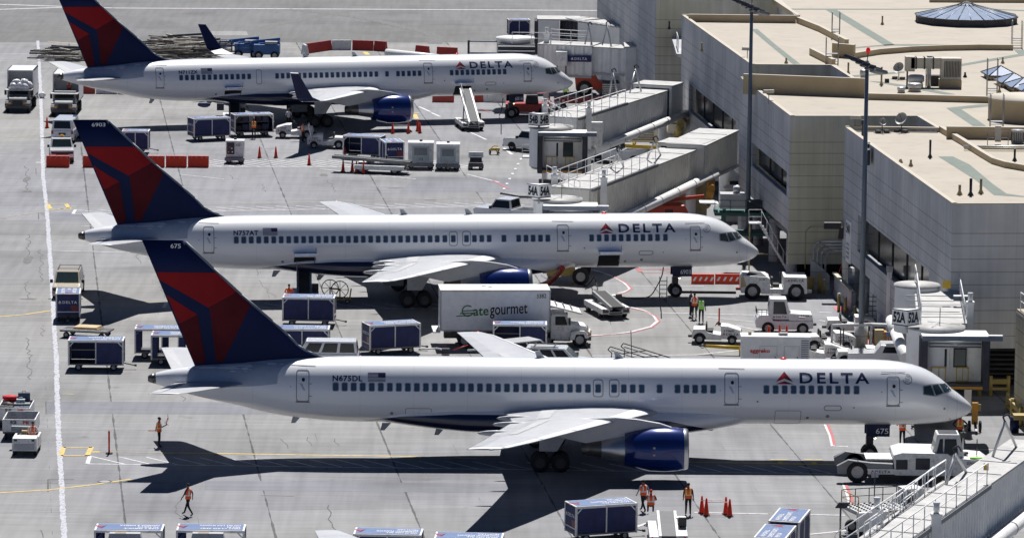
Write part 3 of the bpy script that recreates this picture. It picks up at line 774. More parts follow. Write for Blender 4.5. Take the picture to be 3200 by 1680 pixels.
# air handler with duct
c = rp(1375, 668); t = thing('air_handler', 'boxy rooftop air handler with louvres on a cream curb and a long duct', 'air handler', (c.x, c.y + .6, ZS)); t.scale = (.6, .6, .74)
m = MB(); m.box(-1.3, 1.45, -.5, 1.5, 0, .8, 'parapet_tan'); m.build('curb', t)
m = MB(); m.box(-1.15, 1.4, -.45, 1.4, .82, 3.0, 'hvac'); hb = m.build('cabinet', t, .03)
m = MB();
for i in range(11): m.box(-.75 + i * .19, -.66 + i * .19, -.5, -.44, 1.1, 2.7, 'dark_metal')
m.build('louvres', hb)
m = MB(); m.box(-4.9, -1.15, -.2, 1.1, 1.9, 3.0, 'hvac'); m.box(-5.6, -4.4, -.2, 1.1, 1.6, 3.1, 'hvac'); m.build('duct', t, .02)
m = MB()
for x in (-4.35, -3.3, -2.2): m.box(x, x + .18, -.26, 1.16, 1.85, 3.06, 'dark_metal')
m.build('duct_joint', t)
m = MB(); m.box(-5.4, -5.2, .2, .4, 0, 1.6, 'dark_metal'); m.box(-3, -2.9, .2, .3, 0, 1.9, 'dark_metal'); m.build('duct_leg', t)
def fan(p, r0, h, label):
 t = thing('exhaust_fan', label, 'exhaust fan', p, 0, 'roof exhaust fans'); t.scale = (.62, .62, .62)
 m = MB(); m.box(-r0 * .8, r0 * .8, -r0 * .8, r0 * .8, 0, h * .35, 'hvac'); m.build('curb', t)
 m = MB(); m.lathe([(r0 * .7, h * .35), (r0, h * .5), (r0, h * .9), (r0 * .8, h), (.01, h * 1.05)], (0, 0, 0), 'galvanised', seg=18); m.build('hood', t)
fan(rp(1115, 660), 1.0, 1.5, 'large spun metal roof fan left of the air handler')
fan(rp(1105, 690), .85, 1.0, 'squat tan roof fan in front of the large fan')
fan(rp(1005, 700), .5, .7, 'small low roof hatch fan at the curb')
fan(rp(722, 600), .5, 1.2, 'upright metal roof fan beside the light mast')
m = MB(); m.cyl((0, 0, 0), (0, 0, 2.2), .16, 'galvanised', seg=12); m.cyl((0, 0, 2.2), (0, 0, 2.35), .2, 'galvanised', seg=12); o = m.build('flue_pipe'); o.location = rp(1212, 655); tag(o, 'upright shiny flue pipe between roof fan and air handler', 'flue')
m = MB(); m.box(-.5, .5, -.3, .3, 0, .8, 'dark_metal'); o = m.build('pump_unit', None, .05); o.location = rp(1245, 645); tag(o, 'dark squat unit beside the flue pipe', 'pump unit')
m = MB(); m.box(-.16, .16, -.15, .15, 0, .3, 'black_paint'); o = m.build('junction_box'); o.location = rp(897, 625); tag(o, 'small black box on the roof left of the dish', 'junction box')
def dish(p, r0, h, label, rz=.6, tilt=.9, base=True):
 t = thing('satellite_dish', label, 'satellite dish', p, rz, 'satellite dishes on the roof'); t.scale = (.62, .62, .7)
 m = MB(); m.lathe([(.02, 0), (r0 * .5, .07 * r0), (r0 * .85, .2 * r0), (r0, .3 * r0)], (0, 0, 0), 'dish', seg=20); o = m.build('reflector', t); o.location = (0, 0, h); o.rotation_euler = (tilt, 0, 0)
 m = MB(); m.cyl((0, 0, 0), (0, .1, h), .05, 'dark_metal'); m.build('mast', t)
 m = MB(); m.tube([(0, 0, h), (0, -r0 * .7, h + r0 * .9)], .03, 'dark_metal'); m.box(-.08, .08, -r0 * .7 - .08, -r0 * .7 + .08, h + r0 * .85, h + r0, 'dish'); m.build('feed_arm', t)
 m = MB()
 for s1 in (-1, 1):
  m.box(s1 * .5 - .25, s1 * .5 + .25, -.3, .3, .02, .3, 'cinder')
 m.box(-.9, .9, -.4, .4, 0, .04, 'dark_metal'); m.build('ballast', t)
dish(rp(985, 600), .68, 1.2, 'satellite dish left of the roof duct', -.5)
dish(rp(1005, 1000), .7, 1.3, 'larger satellite dish on the nearest roof beside its back curb', -.6)
dish(rp(862, 1005), .42, 1.1, 'smaller satellite dish left of the larger one on the nearest roof', .3)
def camera_box(p, label, rz=0.3):
 t = thing('security_camera', label, 'camera', p, rz)
 m = MB(); m.cyl((0, 0, 0), (0, 0, .8), .03, 'grey_metal'); m.build('post', t)
 m = MB(); m.box(-.45, .35, -.12, .12, .8, 1.05, 'hvac', sh=.04); m.build('housing', t, .02)
camera_box(P(2402, 326, ZS), 'cream camera housing on a post at the left edge of the third roof'); camera_box(P(2335, 190, ZS), 'pale camera at the front corner of the second roof', -.4)
camera_box(rp(655, 985), 'white camera at the far corner of the nearest roof', 3.1)
m = MB(); m.box(-.12, .12, -.12, .12, 0, 1.1, 'cinder'); m.box(-.15, .15, -.15, .15, .85, 1.15, 'black_paint'); o = m.build('horn_speaker'); o.location = rp(718, 1030); tag(o, 'dark upright box post on the nearest roof left of the dishes', 'speaker')
# condenser and platform at the far right
c = P(3180, 447, ZS); t = thing('condenser_unit', 'round grey air conditioning condenser at the right edge of the nearest roof', 'condenser', (c.x, c.y, ZS))
m = MB(); m.lathe([(.01, 0), (.42, 0), (.42, .8), (.45, .82), (.45, .9), (.01, .92)], (0, 0, 0), 'light_grey', seg=20); m.build('casing', t)
m = MB()
for i in range(20):
 q = 2 * math.pi * i / 20; m.box(.43 * math.cos(q) - .02, .43 * math.cos(q) + .02, .43 * math.sin(q) - .02, .43 * math.sin(q) + .02, .06, .76, 'dark_metal')
m.build('grille', t)
c = P(3118, 452, ZS); t = thing('electrical_cabinet', 'pale electrical cabinet with pipe frame on the nearest roof', 'cabinet', (c.x, c.y, ZS))
m = MB(); m.box(-.2, .2, -.15, .15, .2, 1.3, 'hvac'); m.build('box', t, .02)
m = MB(); m.tube([(-.7, 0, 0), (-.7, 0, .9), (.7, 0, .9), (.7, 0, 0)], .03, 'grey_metal'); m.tube([(-.7, 0, .45), (.7, 0, .45)], .03, 'grey_metal'); m.build('pipe_frame', t)
c = P(3150, 470, ZS); m = MB(); m.cyl((-3, 0, .22), (3, 0, .22), .1, 'galvanised', seg=10); m.cyl((-3, -.5, .18), (3, -.5, .18), .07, 'tan_metal', seg=10); o = m.build('roof_pipes'); o.location = c; tag(o, 'pair of horizontal pipes on blocks at the right edge of the nearest roof', 'pipes')
# low wing at the far right with rail
t = thing('low_wing', 'lower concrete wing with white roof rail at the right edge of the picture', 'building')
D1, D0 = (30.5, 284.9), (35.2, 242.2)
m = MB(); wall(m, D1, D0, 0, 7.4, 'wall_cream', .35); wall(m, (46, 286), D1, 0, 7.4, 'wall_cream', .3, 1); m.build('wall', t)
m = MB(); m.slab([D1, D0, (50, 246), (46, 286)], 7.4, 7.55, 'roof_cream'); m.build('roof', t)
m = MB(); m.rail([(D1[0] + .2, D1[1] - .2, 7.55), (D0[0] + .2, D0[1], 7.55)], 1.05, 'sign_white', every=2); m.build('railing', t)

# wall mounted things
def onC(px, py, pt):
 return pt
p = onwall(2722, 487, FC[1], FC[0]); t = thing('wall_floodlight', 'pair of black floodlight boxes mounted high on the nearest left wall', 'floodlight', (p.x - .15, p.y, p.z), -.1)
m = MB(); m.box(-.35, .1, -1.2, -.2, -.5, .55, 'black_paint'); m.build('housing', t, .03); m = MB(); m.box(-.3, .05, .5, 1.5, -.2, .75, 'black_paint'); m.build('housing', t, .03)
p = onwall(2637, 710, FC[1], FC[0]); t = thing('wall_floodlight', 'black floodlight on a bracket at the far corner of the nearest wall', 'floodlight', (p.x - .3, p.y, p.z), 0)
m = MB(); m.box(-1.1, .1, -.3, .3, -.1, .35, 'black_paint'); m.build('housing', t, .03); m = MB(); m.box(-.1, .3, -.15, .15, -.8, 0, 'black_paint', sh=.1); m.build('bracket', t)
p = onwall(2654, 755, FC[1], FC[0]); t = thing('gate_sign', 'white gate sign with small lettering on the far end of the nearest wall', 'sign', (p.x - .05, p.y, p.z), 0)
d = (Vector((*FC[0], 0)) - Vector((*FC[1], 0))).normalized()
m = MB(); m.beam(-d * .9, d * .9, .06, 2.9, 'sign_white'); m.build('board', t)
m = MB(); text_on(m, '54A', Vector((-.06, 0, .55)) - d * .7, d, (0, 0, 1), 1.4, .7, 'letter_black')
for k in range(4): m.add([Vector((-.06, 0, -.1 - k * .3)) - d * .6, Vector((-.06, 0, -.1 - k * .3)) + d * .5, Vector((-.06, 0, -.24 - k * .3)) + d * .5, Vector((-.06, 0, -.24 - k * .3)) - d * .6], [(0, 1, 2, 3)], 'louver')
m.build('lettering', t)
p = onwall(2117, 125, FA[1], FA[0])
t = thing('roof_rail', 'white pipe railing on the ledge between the two far bays', 'railing', (0, 0, 0))
m = MB(); a_, b_ = Vector((14.04, 407.3, 9.7)), Vector((14.04, 412.2, 9.7)); m.rail([a_, b_], 1.2, 'sign_white', every=1.6); m.build('rails', t)
m = MB(); m.box(13.84, 23.7, 405.8, 419.5, 9.4, 9.7, 'wall_concrete'); m.build('ledge', t)
# conduits on the front of finger B
t = thing('conduit_bundle', 'bundle of bent steel conduits on the cream wall behind the pushback tractor', 'conduits', (0, 0, 0))
for i in range(4):
 zz = 4.2 - i * .22; xx = 21.35 + i * .28
 m = MB(); m.tube([(xx + 5.5 - i * .5, 334.65, zz), (xx + .5, 334.6, zz), (xx + .15, 334.6, zz - .15), (xx, 334.6, zz - .5), (xx, 334.6, 2.1)], .07, 'galvanised', seg=8); m.build('conduit', t)
m = MB(); m.tube([(27.7, 334.8, 5.3), (21.05, 334.6, 5.2), (20.75, 334.6, 4.9), (20.75, 334.6, 2.2)], .04, 'tan_metal'); m.build('conduit', t)
# light masts
def mast(px, py, ytop, label, heads=True):
 b0 = P(px, py); lo, hi = 5, 60
 for _ in range(40):
  mid = (lo + hi) / 2
  # height whose row is ytop
  d_ = b0.y * math.cos(PITCH) - (mid - HC) * math.sin(PITCH); u_ = b0.y * math.sin(PITCH) + (mid - HC) * math.cos(PITCH)
  yy = 840 - FPX * u_ / d_ + ROLL * FPX * b0.x / d_
  if yy > ytop: lo = mid
  else: hi = mid
 h = lo - GZ; t = thing('light_mast', label, 'light mast', b0)
 m = MB(); m.cyl((0, 0, 1.2), (0, 0, h), .2, 'pole_blue', r2=.12, seg=14); m.build('pole', t)
 m = MB(); m.cyl((0, 0, 0), (0, 0, 1.5), .45, 'wall_concrete', seg=16); m.build('footing', t)
 for i in range(6):
  m = MB(); an = R(20 + i * 28); x, y = -.25 + .8 * math.cos(an + 1.2), -.5 + .6 * math.sin(an + 1.2)
  m.box(-.5, .5, -.38, .38, 0, .2, 'bellows' if i < 5 else 'mid_grey', tx=.05, ty=.05); o = m.build('flood_lamp', t, .02)
  o.location = (-1.0 + i * .34, -.15 - .12 * i, h + .1 - (i * .16)); o.rotation_euler = (R(-12), R(14), R(-30 + i * 12))
  o2 = MB(); o2.box(-.42, .42, -.32, .32, -.025, -.005, 'mid_grey'); o2.build('lens', o)
 m = MB(); m.cyl((0, 0, h), (.05, 0, h + .55), .03, 'dark_metal'); m.build('beacon_post', t)
 m = MB(); m.lathe([(.01, 0), (.13, 0), (.15, .2), (.08, .36), (.01, .38)], (.05, 0, h + .5), 'lamp_red', seg=10); m.build('beacon', t)
mast(2690, 1085, 190, 'tall light mast with lamp cluster and red beacon in front of the nearest wall')
mast(2335, 780, 12, 'tall blue grey light mast behind the middle aircraft, its lamps cut by the top edge')
# ================================================================ aircraft
PROF = [(0, 4.24, .02), (.06, 4.24, .16), (.26, 4.24, .37), (.5, 4.28, .54), (.85, 4.35, .75), (1.22, 4.43, .93), (1.56, 4.56, 1.13), (1.95, 4.69, 1.31), (2.7, 4.88, 1.57), (3.45, 5.0, 1.72), (4.25, 5.07, 1.81), (5.7, 5.12, 1.87),
  (34.5, 5.12, 1.87), (35.7, 5.12, 1.86), (37.35, 5.14, 1.79), (38.7, 5.18, 1.71), (40.3, 5.25, 1.53), (41.9, 5.35, 1.24), (44.05, 5.5, .94), (45.4, 5.6, .68), (46.05, 5.63, .52), (46.8, 5.65, .31), (47.1, 5.62, .17)]
def prof(s):
 s = max(0, min(47.1, s))
 for i, (a, b) in enumerate(zip(PROF[:-1], PROF[1:])):
  if s <= b[0]:
   t = (s - a[0]) / (b[0] - a[0])
   # smooth radius by monotone hermite using neighbour slopes
   p = PROF[max(i - 1, 0)]; q = PROF[min(i + 2, len(PROF) - 1)]
   out = []
   for k in (1, 2):
    h = b[0] - a[0]; dl = (b[k] - a[k]) / h
    d0 = dl if i == 0 else (a[k] - p[k]) / (a[0] - p[0]); d1 = dl if q is b else (q[k] - b[k]) / (q[0] - b[0])
    m0 = 0 if d0 * dl <= 0 else 2 * d0 * dl / (d0 + dl); m1 = 0 if d1 * dl <= 0 else 2 * d1 * dl / (d1 + dl)
    out.append((2 * t**3 - 3 * t**2 + 1) * a[k] + (t**3 - 2 * t**2 + t) * h * m0 + (-2 * t**3 + 3 * t**2) * b[k] + (t**3 - t**2) * h * m1)
   return out
 return PROF[-1][1:]
def half(s, z, eps=0.0):
 c, r = prof(s); q = (r + eps) ** 2 - (z - c) ** 2
 return math.sqrt(q) if q > 0 else 0.0
AX = lambda x: 1223 - (2660 - x) * .00512
def CP(x, y):       # photo point of the nearest aircraft -> (s, z) on its centre plane
 return ((3037.6 - x) / 54.55, 5.12 + (AX(x) - y) / 53.7)
def NS(x, y):       # the same, on its near skin
 s, z = CP(x, y); t = 0
 for _ in range(60):
  t = half(s, z); xc = 1600 + (x - 1600) / (1 + t / 274) - t * 1.47
  s = (3037.6 - xc) / 54.55; z2 = 5.12 + (AX(x) - y + t * 9.6) / 53.7; z = z + (z2 - z) * .4
 return s, z
# paint of the fuselage: white with navy belly and greyish tail streaks
def fusemat():
 m = bpy.data.materials.new('fuselage_paint'); m.use_nodes = True; n = m.node_tree; n.nodes.clear(); L = n.links.new; N = n.nodes.new
 o = N('ShaderNodeOutputMaterial'); b = N('ShaderNodeBsdfPrincipled'); L(b.outputs[0], o.inputs[0])
 tc = N('ShaderNodeTexCoord'); sx = N('ShaderNodeSeparateXYZ'); L(tc.outputs['Object'], sx.inputs[0])
 def math_(op, a, b=None):
  q = N('ShaderNodeMath'); q.operation = op
  for i, x in enumerate((a, b)):
   if x is None: continue
   if isinstance(x, (int, float)): q.inputs[i].default_value = x
   else: L(x, q.inputs[i])
  return q.outputs[0]
 s = math_('DIVIDE', sx.outputs[0], -48.0)
 fc = N('ShaderNodeFloatCurve'); cv = fc.mapping.curves[0]
 pts = [(0, 0), (12.6, 0), (13.4, .8), (17.5, 1.72), (20, 1.86), (24, 2.0), (29.6, 1.99), (32.7, 1.8), (35.0, 1.42), (36.6, 1.0), (48, 0)]
 cv.points[0].location = (0, 0); cv.points[1].location = (1, 0)
 for a, z in pts[1:-1]: cv.points.new(a / 48, z / 4)
 for p in cv.points: p.handle_type = 'VECTOR'
 fc.mapping.update(); L(s, fc.inputs['Value'])
 zl = math_('ADD', math_('MULTIPLY', fc.outputs[0], 4.0), 2.0)
 navy = math_('LESS_THAN', sx.outputs[2], zl)
 nz = N('ShaderNodeTexNoise'); mp = N('ShaderNodeMapping'); L(tc.outputs['Object'], mp.inputs['Vector']); mp.inputs['Scale'].default_value = (.5, 1, 3.2); L(mp.outputs[0], nz.inputs['Vector']); nz.inputs['Scale'].default_value = .8; nz.inputs['Detail'].default_value = 6
 # belly grime
 gr = N('ShaderNodeMapRange'); L(sx.outputs[2], gr.inputs['Value']); gr.inputs['From Min'].default_value = 3.3; gr.inputs['From Max'].default_value = 4.1; gr.inputs['To Min'].default_value = .45; gr.inputs['To Max'].default_value = 0
 grn = math_('MULTIPLY', gr.outputs[0], nz.outputs[0])
 # frame seams
 seam = math_('LESS_THAN', math_('ABSOLUTE', math_('SUBTRACT', math_('FRACT', math_('DIVIDE', sx.outputs[0], 3.05)), .5)), .0035)
 cl = N('ShaderNodeMix'); cl.data_type = 'RGBA'; L(grn, cl.inputs['Factor']); cl.inputs['A'].default_value = (.80, .815, .84, 1); cl.inputs['B'].default_value = (.3, .28, .24, 1)
 c2 = N('ShaderNodeMix'); c2.data_type = 'RGBA'; L(math_('MULTIPLY', seam, .25), c2.inputs['Factor']); L(cl.outputs['Result'], c2.inputs['A']); c2.inputs['B'].default_value = (.3, .3, .3, 1)
 mx = N('ShaderNodeMix'); mx.data_type = 'RGBA'; L(navy, mx.inputs['Factor']); L(c2.outputs['Result'], mx.inputs['A']); mx.inputs['B'].default_value = (.006, .011, .045, 1)
 L(mx.outputs['Result'], b.inputs['Base Color']); b.inputs['Roughness'].default_value = .32; b.inputs['Coat Weight'].default_value = .8; b.inputs['Coat Roughness'].default_value = .06
 M['fuselage_paint'] = m
fusemat()
mat('tail_grey', (.42, .47, .56), .35, var=.1, coat=.3)
mat('cabin_window', (.05, .085, .14), .12, var=.35, scale=.9, spec=.8)  # blue base colour carries the sky reflected in the panes
mat('window_rim', (.3, .32, .36), .4)
mat('door_seam', (.2, .21, .24), .5)
mat('silver_blue', (.3, .42, .7), .18, .8, var=.5, scale=3)
def drape(name, polys, mname, parent, eps=.012, grid=.14, side=-1, surf=half, sgrid=None, **kw):
 bm = bmesh.new()
 for pl in polys:
  vs = [bm.verts.new((-s, 0, z)) for s, z in pl]
  try: bm.faces.new(vs)
  except Exception: pass
 return _drape(bm, name, mname, parent, eps, grid, side, surf, sgrid, kw)
def _drape(bm, name, mname, parent, eps, grid, side, surf, sgrid, kw, smooth=True):
 bmesh.ops.triangulate(bm, faces=bm.faces)
 zs = [v.co.z for v in bm.verts]; xs = [v.co.x for v in bm.verts]
 z = math.ceil(min(zs) / grid) * grid
 while z < max(zs):
  bmesh.ops.bisect_plane(bm, geom=bm.verts[:] + bm.edges[:] + bm.faces[:], plane_co=(0, 0, z), plane_no=(0, 0, 1), dist=1e-5); z += grid
 if sgrid:
  x = math.ceil(min(xs) / sgrid) * sgrid
  while x < max(xs):
   bmesh.ops.bisect_plane(bm, geom=bm.verts[:] + bm.edges[:] + bm.faces[:], plane_co=(x, 0, 0), plane_no=(1, 0, 0), dist=1e-5); x += sgrid
 bmesh.ops.remove_doubles(bm, verts=bm.verts, dist=1e-4); bmesh.ops.dissolve_degenerate(bm, dist=1e-4, edges=bm.edges)
 for v in bm.verts: v.co.y = side * (surf(-v.co.x, v.co.z) + eps)
 bmesh.ops.recalc_face_normals(bm, faces=bm.faces)
 me = bpy.data.meshes.new(name); bm.to_mesh(me); bm.free(); me.materials.append(M[mname])
 for p in me.polygons:
  p.use_smooth = smooth
  if p.normal.y * side < 0: p.flip()
 o = bpy.data.objects.new(name, me); COL.objects.link(o); o.parent = parent
 for k, v in kw.items(): o[k] = v
 return o
def drape_text(name, txt, s0, s1, z0, z1, mname, parent, bold=.02, spacing=1.0, side=-1, surf=half, eps=.014, **kw):
 vs, fs = text2d(txt, bold, spacing); bm = bmesh.new()
 V = [bm.verts.new((-(s0 + (s1 - s0) * a), 0, z0 + (z1 - z0) * b)) for a, b in vs]
 for f in fs:
  try: bm.faces.new([V[i] for i in f])
  except Exception: pass
 return _drape(bm, name, mname, parent, eps, .1, side, surf, None, kw, False)
def rrect(s0, s1, z0, z1, r, n=4):
 # rounded rectangle outline
 pts = []
 for cx_, cz, a0 in ((s1 - r, z1 - r, 0), (s0 + r, z1 - r, 90), (s0 + r, z0 + r, 180), (s1 - r, z0 + r, 270)):
  for i in range(n + 1): a = R(a0 + 90 * i / n); pts.append((cx_ + r * math.cos(a), cz + r * math.sin(a)))
 return pts
def ringpolys(o_, i_):
 n = len(o_); return [[o_[k], o_[(k + 1) % n], i_[(k + 1) % n], i_[k]] for k in range(n)]
def airfoil(le, te, z, th, n=9):
 pts = []
 for i in range(n + 1):                       # upper LE->TE
  c = (1 - math.cos(math.pi * i / n)) / 2; y = th * (1.48 * math.sqrt(c) - .63 * c - 1.76 * c * c + 1.42 * c**3 - .51 * c**4) * .68
  pts.append((le + (te - le) * c, z + y + .02 * (te - le) * c * (1 - c)))
 for i in range(n - 1, 0, -1):
  c = (1 - math.cos(math.pi * i / n)) / 2; y = th * (1.48 * math.sqrt(c) - .63 * c - 1.76 * c * c + 1.42 * c**3 - .51 * c**4) * .5
  pts.append((le + (te - le) * c, z - y))
 return pts
def loftwing(secs, mats_, name, parent, vertical=False, n=9):
 # secs: (t, le, te, z, th); faces get LE / mid / TE materials
 mb = MB(); k = 2 * n
 V = []
 for t, le, te, z, th in secs:
  a = airfoil(le, te, 0 if vertical else z, th, n)
  for s, zz in a: V.append((-s, zz, t) if vertical else (-s, t, zz))
 mb.add(V, [], mats_[1], True);
 for i in range(len(secs) - 1):
  for j in range(k):
   q = j if j < n else k - 1 - j
   mt = mats_[0] if q < 2 else mats_[2] if q >= n - 3 else mats_[1]
   mb.f.append((i * k + j, i * k + (j + 1) % k, (i + 1) * k + (j + 1) % k, (i + 1) * k + j)); mb.m.append(mb.mi(mt)); mb.sm.append(True)
 for i in (0, len(secs) - 1): mb.f.append(tuple(i * k + j for j in range(k))); mb.m.append(mb.mi(mats_[0])); mb.sm.append(False)
 return mb.build(name, parent)
def wheel(mb, c, r, w_, hub='hub_grey', axis='Y', dirn=-1):
 cx_, cy, cz = c
 a = (cx_, cy - w_ / 2, cz); b = (cx_, cy + w_ / 2, cz)
 if axis == 'X': a = (cx_ - w_ / 2, cy, cz); b = (cx_ + w_ / 2, cy, cz)
 mb.lathe([(r * .55, -w_ / 2), (r * .93, -w_ / 2), (r, -w_ * .3), (r, w_ * .3), (r * .93, w_ / 2), (r * .55, w_ / 2)], c, 'black_rubber', axis=axis, seg=20)
 mb.lathe([(.01, -w_ * .42), (r * .3, -w_ * .36), (r * .56, -w_ * .44)], c, hub, axis=axis, seg=14)
 mb.lathe([(.01, w_ * .42), (r * .3, w_ * .36), (r * .56, w_ * .44)], c, hub, axis=axis, seg=14)
def make_wheels(parent, name, spots, r, w_, hub='hub_grey', axis='Y'):
 # each wheel: tyre with rim as its child
 out = []
 for c in spots:
  t = MB(); t.lathe([(r * .55, -w_ / 2), (r * .93, -w_ / 2), (r, -w_ * .3), (r, w_ * .3), (r * .93, w_ / 2), (r * .55, w_ / 2)], c, 'black_rubber', axis=axis, seg=18)
  o = t.build(name, parent)
  t = MB()
  for sg in (-1, 1): t.lathe([(.01, sg * w_ * .42), (r * .3, sg * w_ * .36), (r * .57, sg * w_ * .44)], c, hub, axis=axis, seg=14)
  t.build('rim', o); out.append(o)
 return out
_shared = {}
def inst(name, key, parent, maker, loc=(0, 0, 0)):
 if key not in _shared: _shared[key] = maker()
 o = bpy.data.objects.new(name, _shared[key]); COL.objects.link(o); o.parent = parent; o.location = loc
 return o
FINP = [CP(*p) for p in [(445, 755), (569, 753), (573, 755), (740, 913), (886, 1036), (929.5, 1081), (960.5, 1101), (995, 1113), (1045, 1120)]]
FTE = [FINP[0], CP(608, 1141.6)]
def fin_le(z):
 L_ = FINP[1:]
 for a, b in zip(L_[:-1], L_[1:]):
  if z >= b[1]: return a[0] + (b[0] - a[0]) * (a[1] - z) / (a[1] - b[1])
 return L_[-1][0]
def fin_te(z):
 a, b = FTE; return a[0] + (b[0] - a[0]) * (a[1] - z) / (a[1] - b[1])
def fin_th(z): return .22 + max(0, (FINP[0][1] - z)) * .035
def fin_half(s, z):
 le, te = fin_le(z), fin_te(z)
 c = max(0.0, min(1.0, (s - le) / (te - le))); th = fin_th(z)
 return max(0, th * (1.48 * math.sqrt(c) - .63 * c - 1.76 * c * c + 1.42 * c**3 - .51 * c**4) * .6)
FW = lambda u, v: CP(420 + u / 3.219, 730 + v / 3.219)
WIN_A = [1047.7 + 28.1 * k for k in range(20)] + [1610, 1639, 1666, 1694, 1722, 1750, 1778, 1805, 1834, 1866, 1916, 1946, 1974, 2002, 2058, 2114, 2142, 2169, 2197, 2225, 2392, 2420.7, 2449, 2477, 2504.6, 2532.6, 2561, 2588, 2616, 2644, 2674]
def airliner(x0, y0, yaw, reg, num, label, winglets=False, doors_open=False, variant='A'):
 root = thing('airliner', label, 'airplane', (x0, y0, 0), yaw, 'parked airliners')
 # fuselage
 mb = MB(); S = sorted(set([p[0] for p in PROF] + [.02, .12, .38, .66, 1.0, 1.4, 1.75, 2.3, 3.0, 4.9] + [5.7 + i * 1.92 for i in range(1, 15)] + [36.5, 39.5, 41.1, 43, 44.8, 45.7, 46.4]))
 n = 64; V = []
 for s in S:
  c, r = prof(s)
  V += [(-s, r * math.sin(2 * math.pi * i / n), c + r * math.cos(2 * math.pi * i / n)) for i in range(n)]
 mb.add(V, [(k * n + i, k * n + (i + 1) % n, (k + 1) * n + (i + 1) % n, (k + 1) * n + i) for k in range(len(S) - 1) for i in range(n)] + [tuple(range(n))], 'fuselage_paint', True)
 fus = mb.build('fuselage', root)
 mb = MB(); c, r = prof(47.1); c2, r2 = prof(46.75)
 mb.cyl((-46.72, 0, c2), (-47.16, 0, c), r2 + .015, 'hot_metal', r2=r + .01, seg=24); mb.cyl((-47.1, 0, c), (-47.18, 0, c), .12, 'deep_shade', seg=16)
 mb.build('exhaust', root)
 # belly fairing
 mb = MB(); n = 32; V = []; FS = [13.0, 14, 15, 16.2, 17.5, 19, 21, 23, 25, 27, 29, 30.5, 31.8, 33, 34]
 for s in FS:
  u = max(0, min(1, (s - 13.0) / 5)) if s < 22 else max(0, min(1, (34 - s) / 7)); u = math.sin(u * math.pi / 2)
  bz = 3.35 - .62 * u; wd = 1.2 + .85 * u
  for i in range(n):
   a = 2 * math.pi * i / n; q = 1 / (abs(math.cos(a)) ** 2.6 + abs(math.sin(a)) ** 2.6) ** (1 / 2.6)
   V.append((-s, wd * q * math.sin(a), (bz + 4.35) / 2 + (4.35 - bz) / 2 * q * math.cos(a)))
 mb.add(V, [(k * n + i, k * n + (i + 1) % n, (k + 1) * n + (i + 1) % n, (k + 1) * n + i) for k in range(len(FS) - 1) for i in range(n)] + [tuple(range(n)), tuple((len(FS) - 1) * n + i for i in range(n))], 'fuselage_paint', True)
 mb.build('belly_fairing', root)
 # wings
 tipm = 18.8
 for sg, nm in ((-1, 'wing'), (1, 'wing')):
  secs = [(sg * .8, 17.6, 27.0, 4.02, 1.25), (sg * 1.9, 18.25, 26.9, 4.12, 1.1), (sg * 4.2, 19.5, 26.75, 4.3, .8), (sg * 6.8, 20.95, 26.6, 4.5, .58), (sg * 11, 23.2, 27.5, 4.76, .4), (sg * 15.5, 25.6, 28.5, 5.03, .28), (sg * 18.0, 27.0, 29.1, 5.2, .2), (sg * tipm, 27.7, 29.3, 5.26, .1)]
  wg = loftwing(secs, ('wing_grey', 'wing_grey', 'wing_grey'), 'wing', root)
  # flaps, ailerons, slats as thin shells on the wing
  def shell(name, t0, t1, c0, c1, m, lift=.018, nn=6):
   mb = MB(); V = []
   def at(t, c):
    for a, b in zip(secs[:-1], secs[1:]):
     if abs(a[0]) <= t <= abs(b[0]) + 1e-6:
      k = (t - abs(a[0])) / (abs(b[0]) - abs(a[0])); le, te, z, th = [a[i] + (b[i] - a[i]) * k for i in (1, 2, 3, 4)]
      y = th * (1.48 * math.sqrt(c) - .63 * c - 1.76 * c * c + 1.42 * c**3 - .51 * c**4) * .68
      return (-(le + (te - le) * c), sg * t, z + y + .02 * (te - le) * c * (1 - c) + lift)
   ts = sorted(set([t0, t1] + [abs(q[0]) for q in secs if t0 < abs(q[0]) < t1] + [t0 + (t1 - t0) * i / 4 for i in range(5)]))
   cs = [c0 + (c1 - c0) * i / nn for i in range(nn + 1)]
   for t in ts: V += [at(t, c) for c in cs]
   w_ = nn + 1; mb.add(V, [(i * w_ + j, i * w_ + j + 1, (i + 1) * w_ + j + 1, (i + 1) * w_ + j) for i in range(len(ts) - 1) for j in range(nn)], m, True)
   return mb.build(name, wg)
  shell('flap', 2.2, 6.6, .76, .985, 'wing_dark', .008); shell('flap', 6.9, 13.4, .74, .985, 'wing_dark', .008); shell('aileron', 13.7, 17.6, .76, .985, 'wing_dark', .008)
  shell('spoiler', 7.2, 13.0, .6, .73, 'light_grey', .02); shell('spoiler', 2.6, 6.3, .64, .75, 'light_grey', .02)
  for a, b in ((2.4, 5.7), (7.1, 10.8), (10.9, 14.5), (14.6, 18.2)): shell('slat', a, b, .004, .12, 'white_paint', .016)
  # flap track fairings
  for t, s0, L_ in ((4.8, 25.1, 2.3), (7.6, 25.3, 2.4), (11.5, 26.5, 2.1)):
   mb = MB(); z = 4.05 + t * .062; mb.blob((-(s0 + L_ / 2), sg * t, z), (L_ / 2, .11, .17), 'wing_grey', amp=0, seg=10); mb.build('flap_track_fairing', wg)
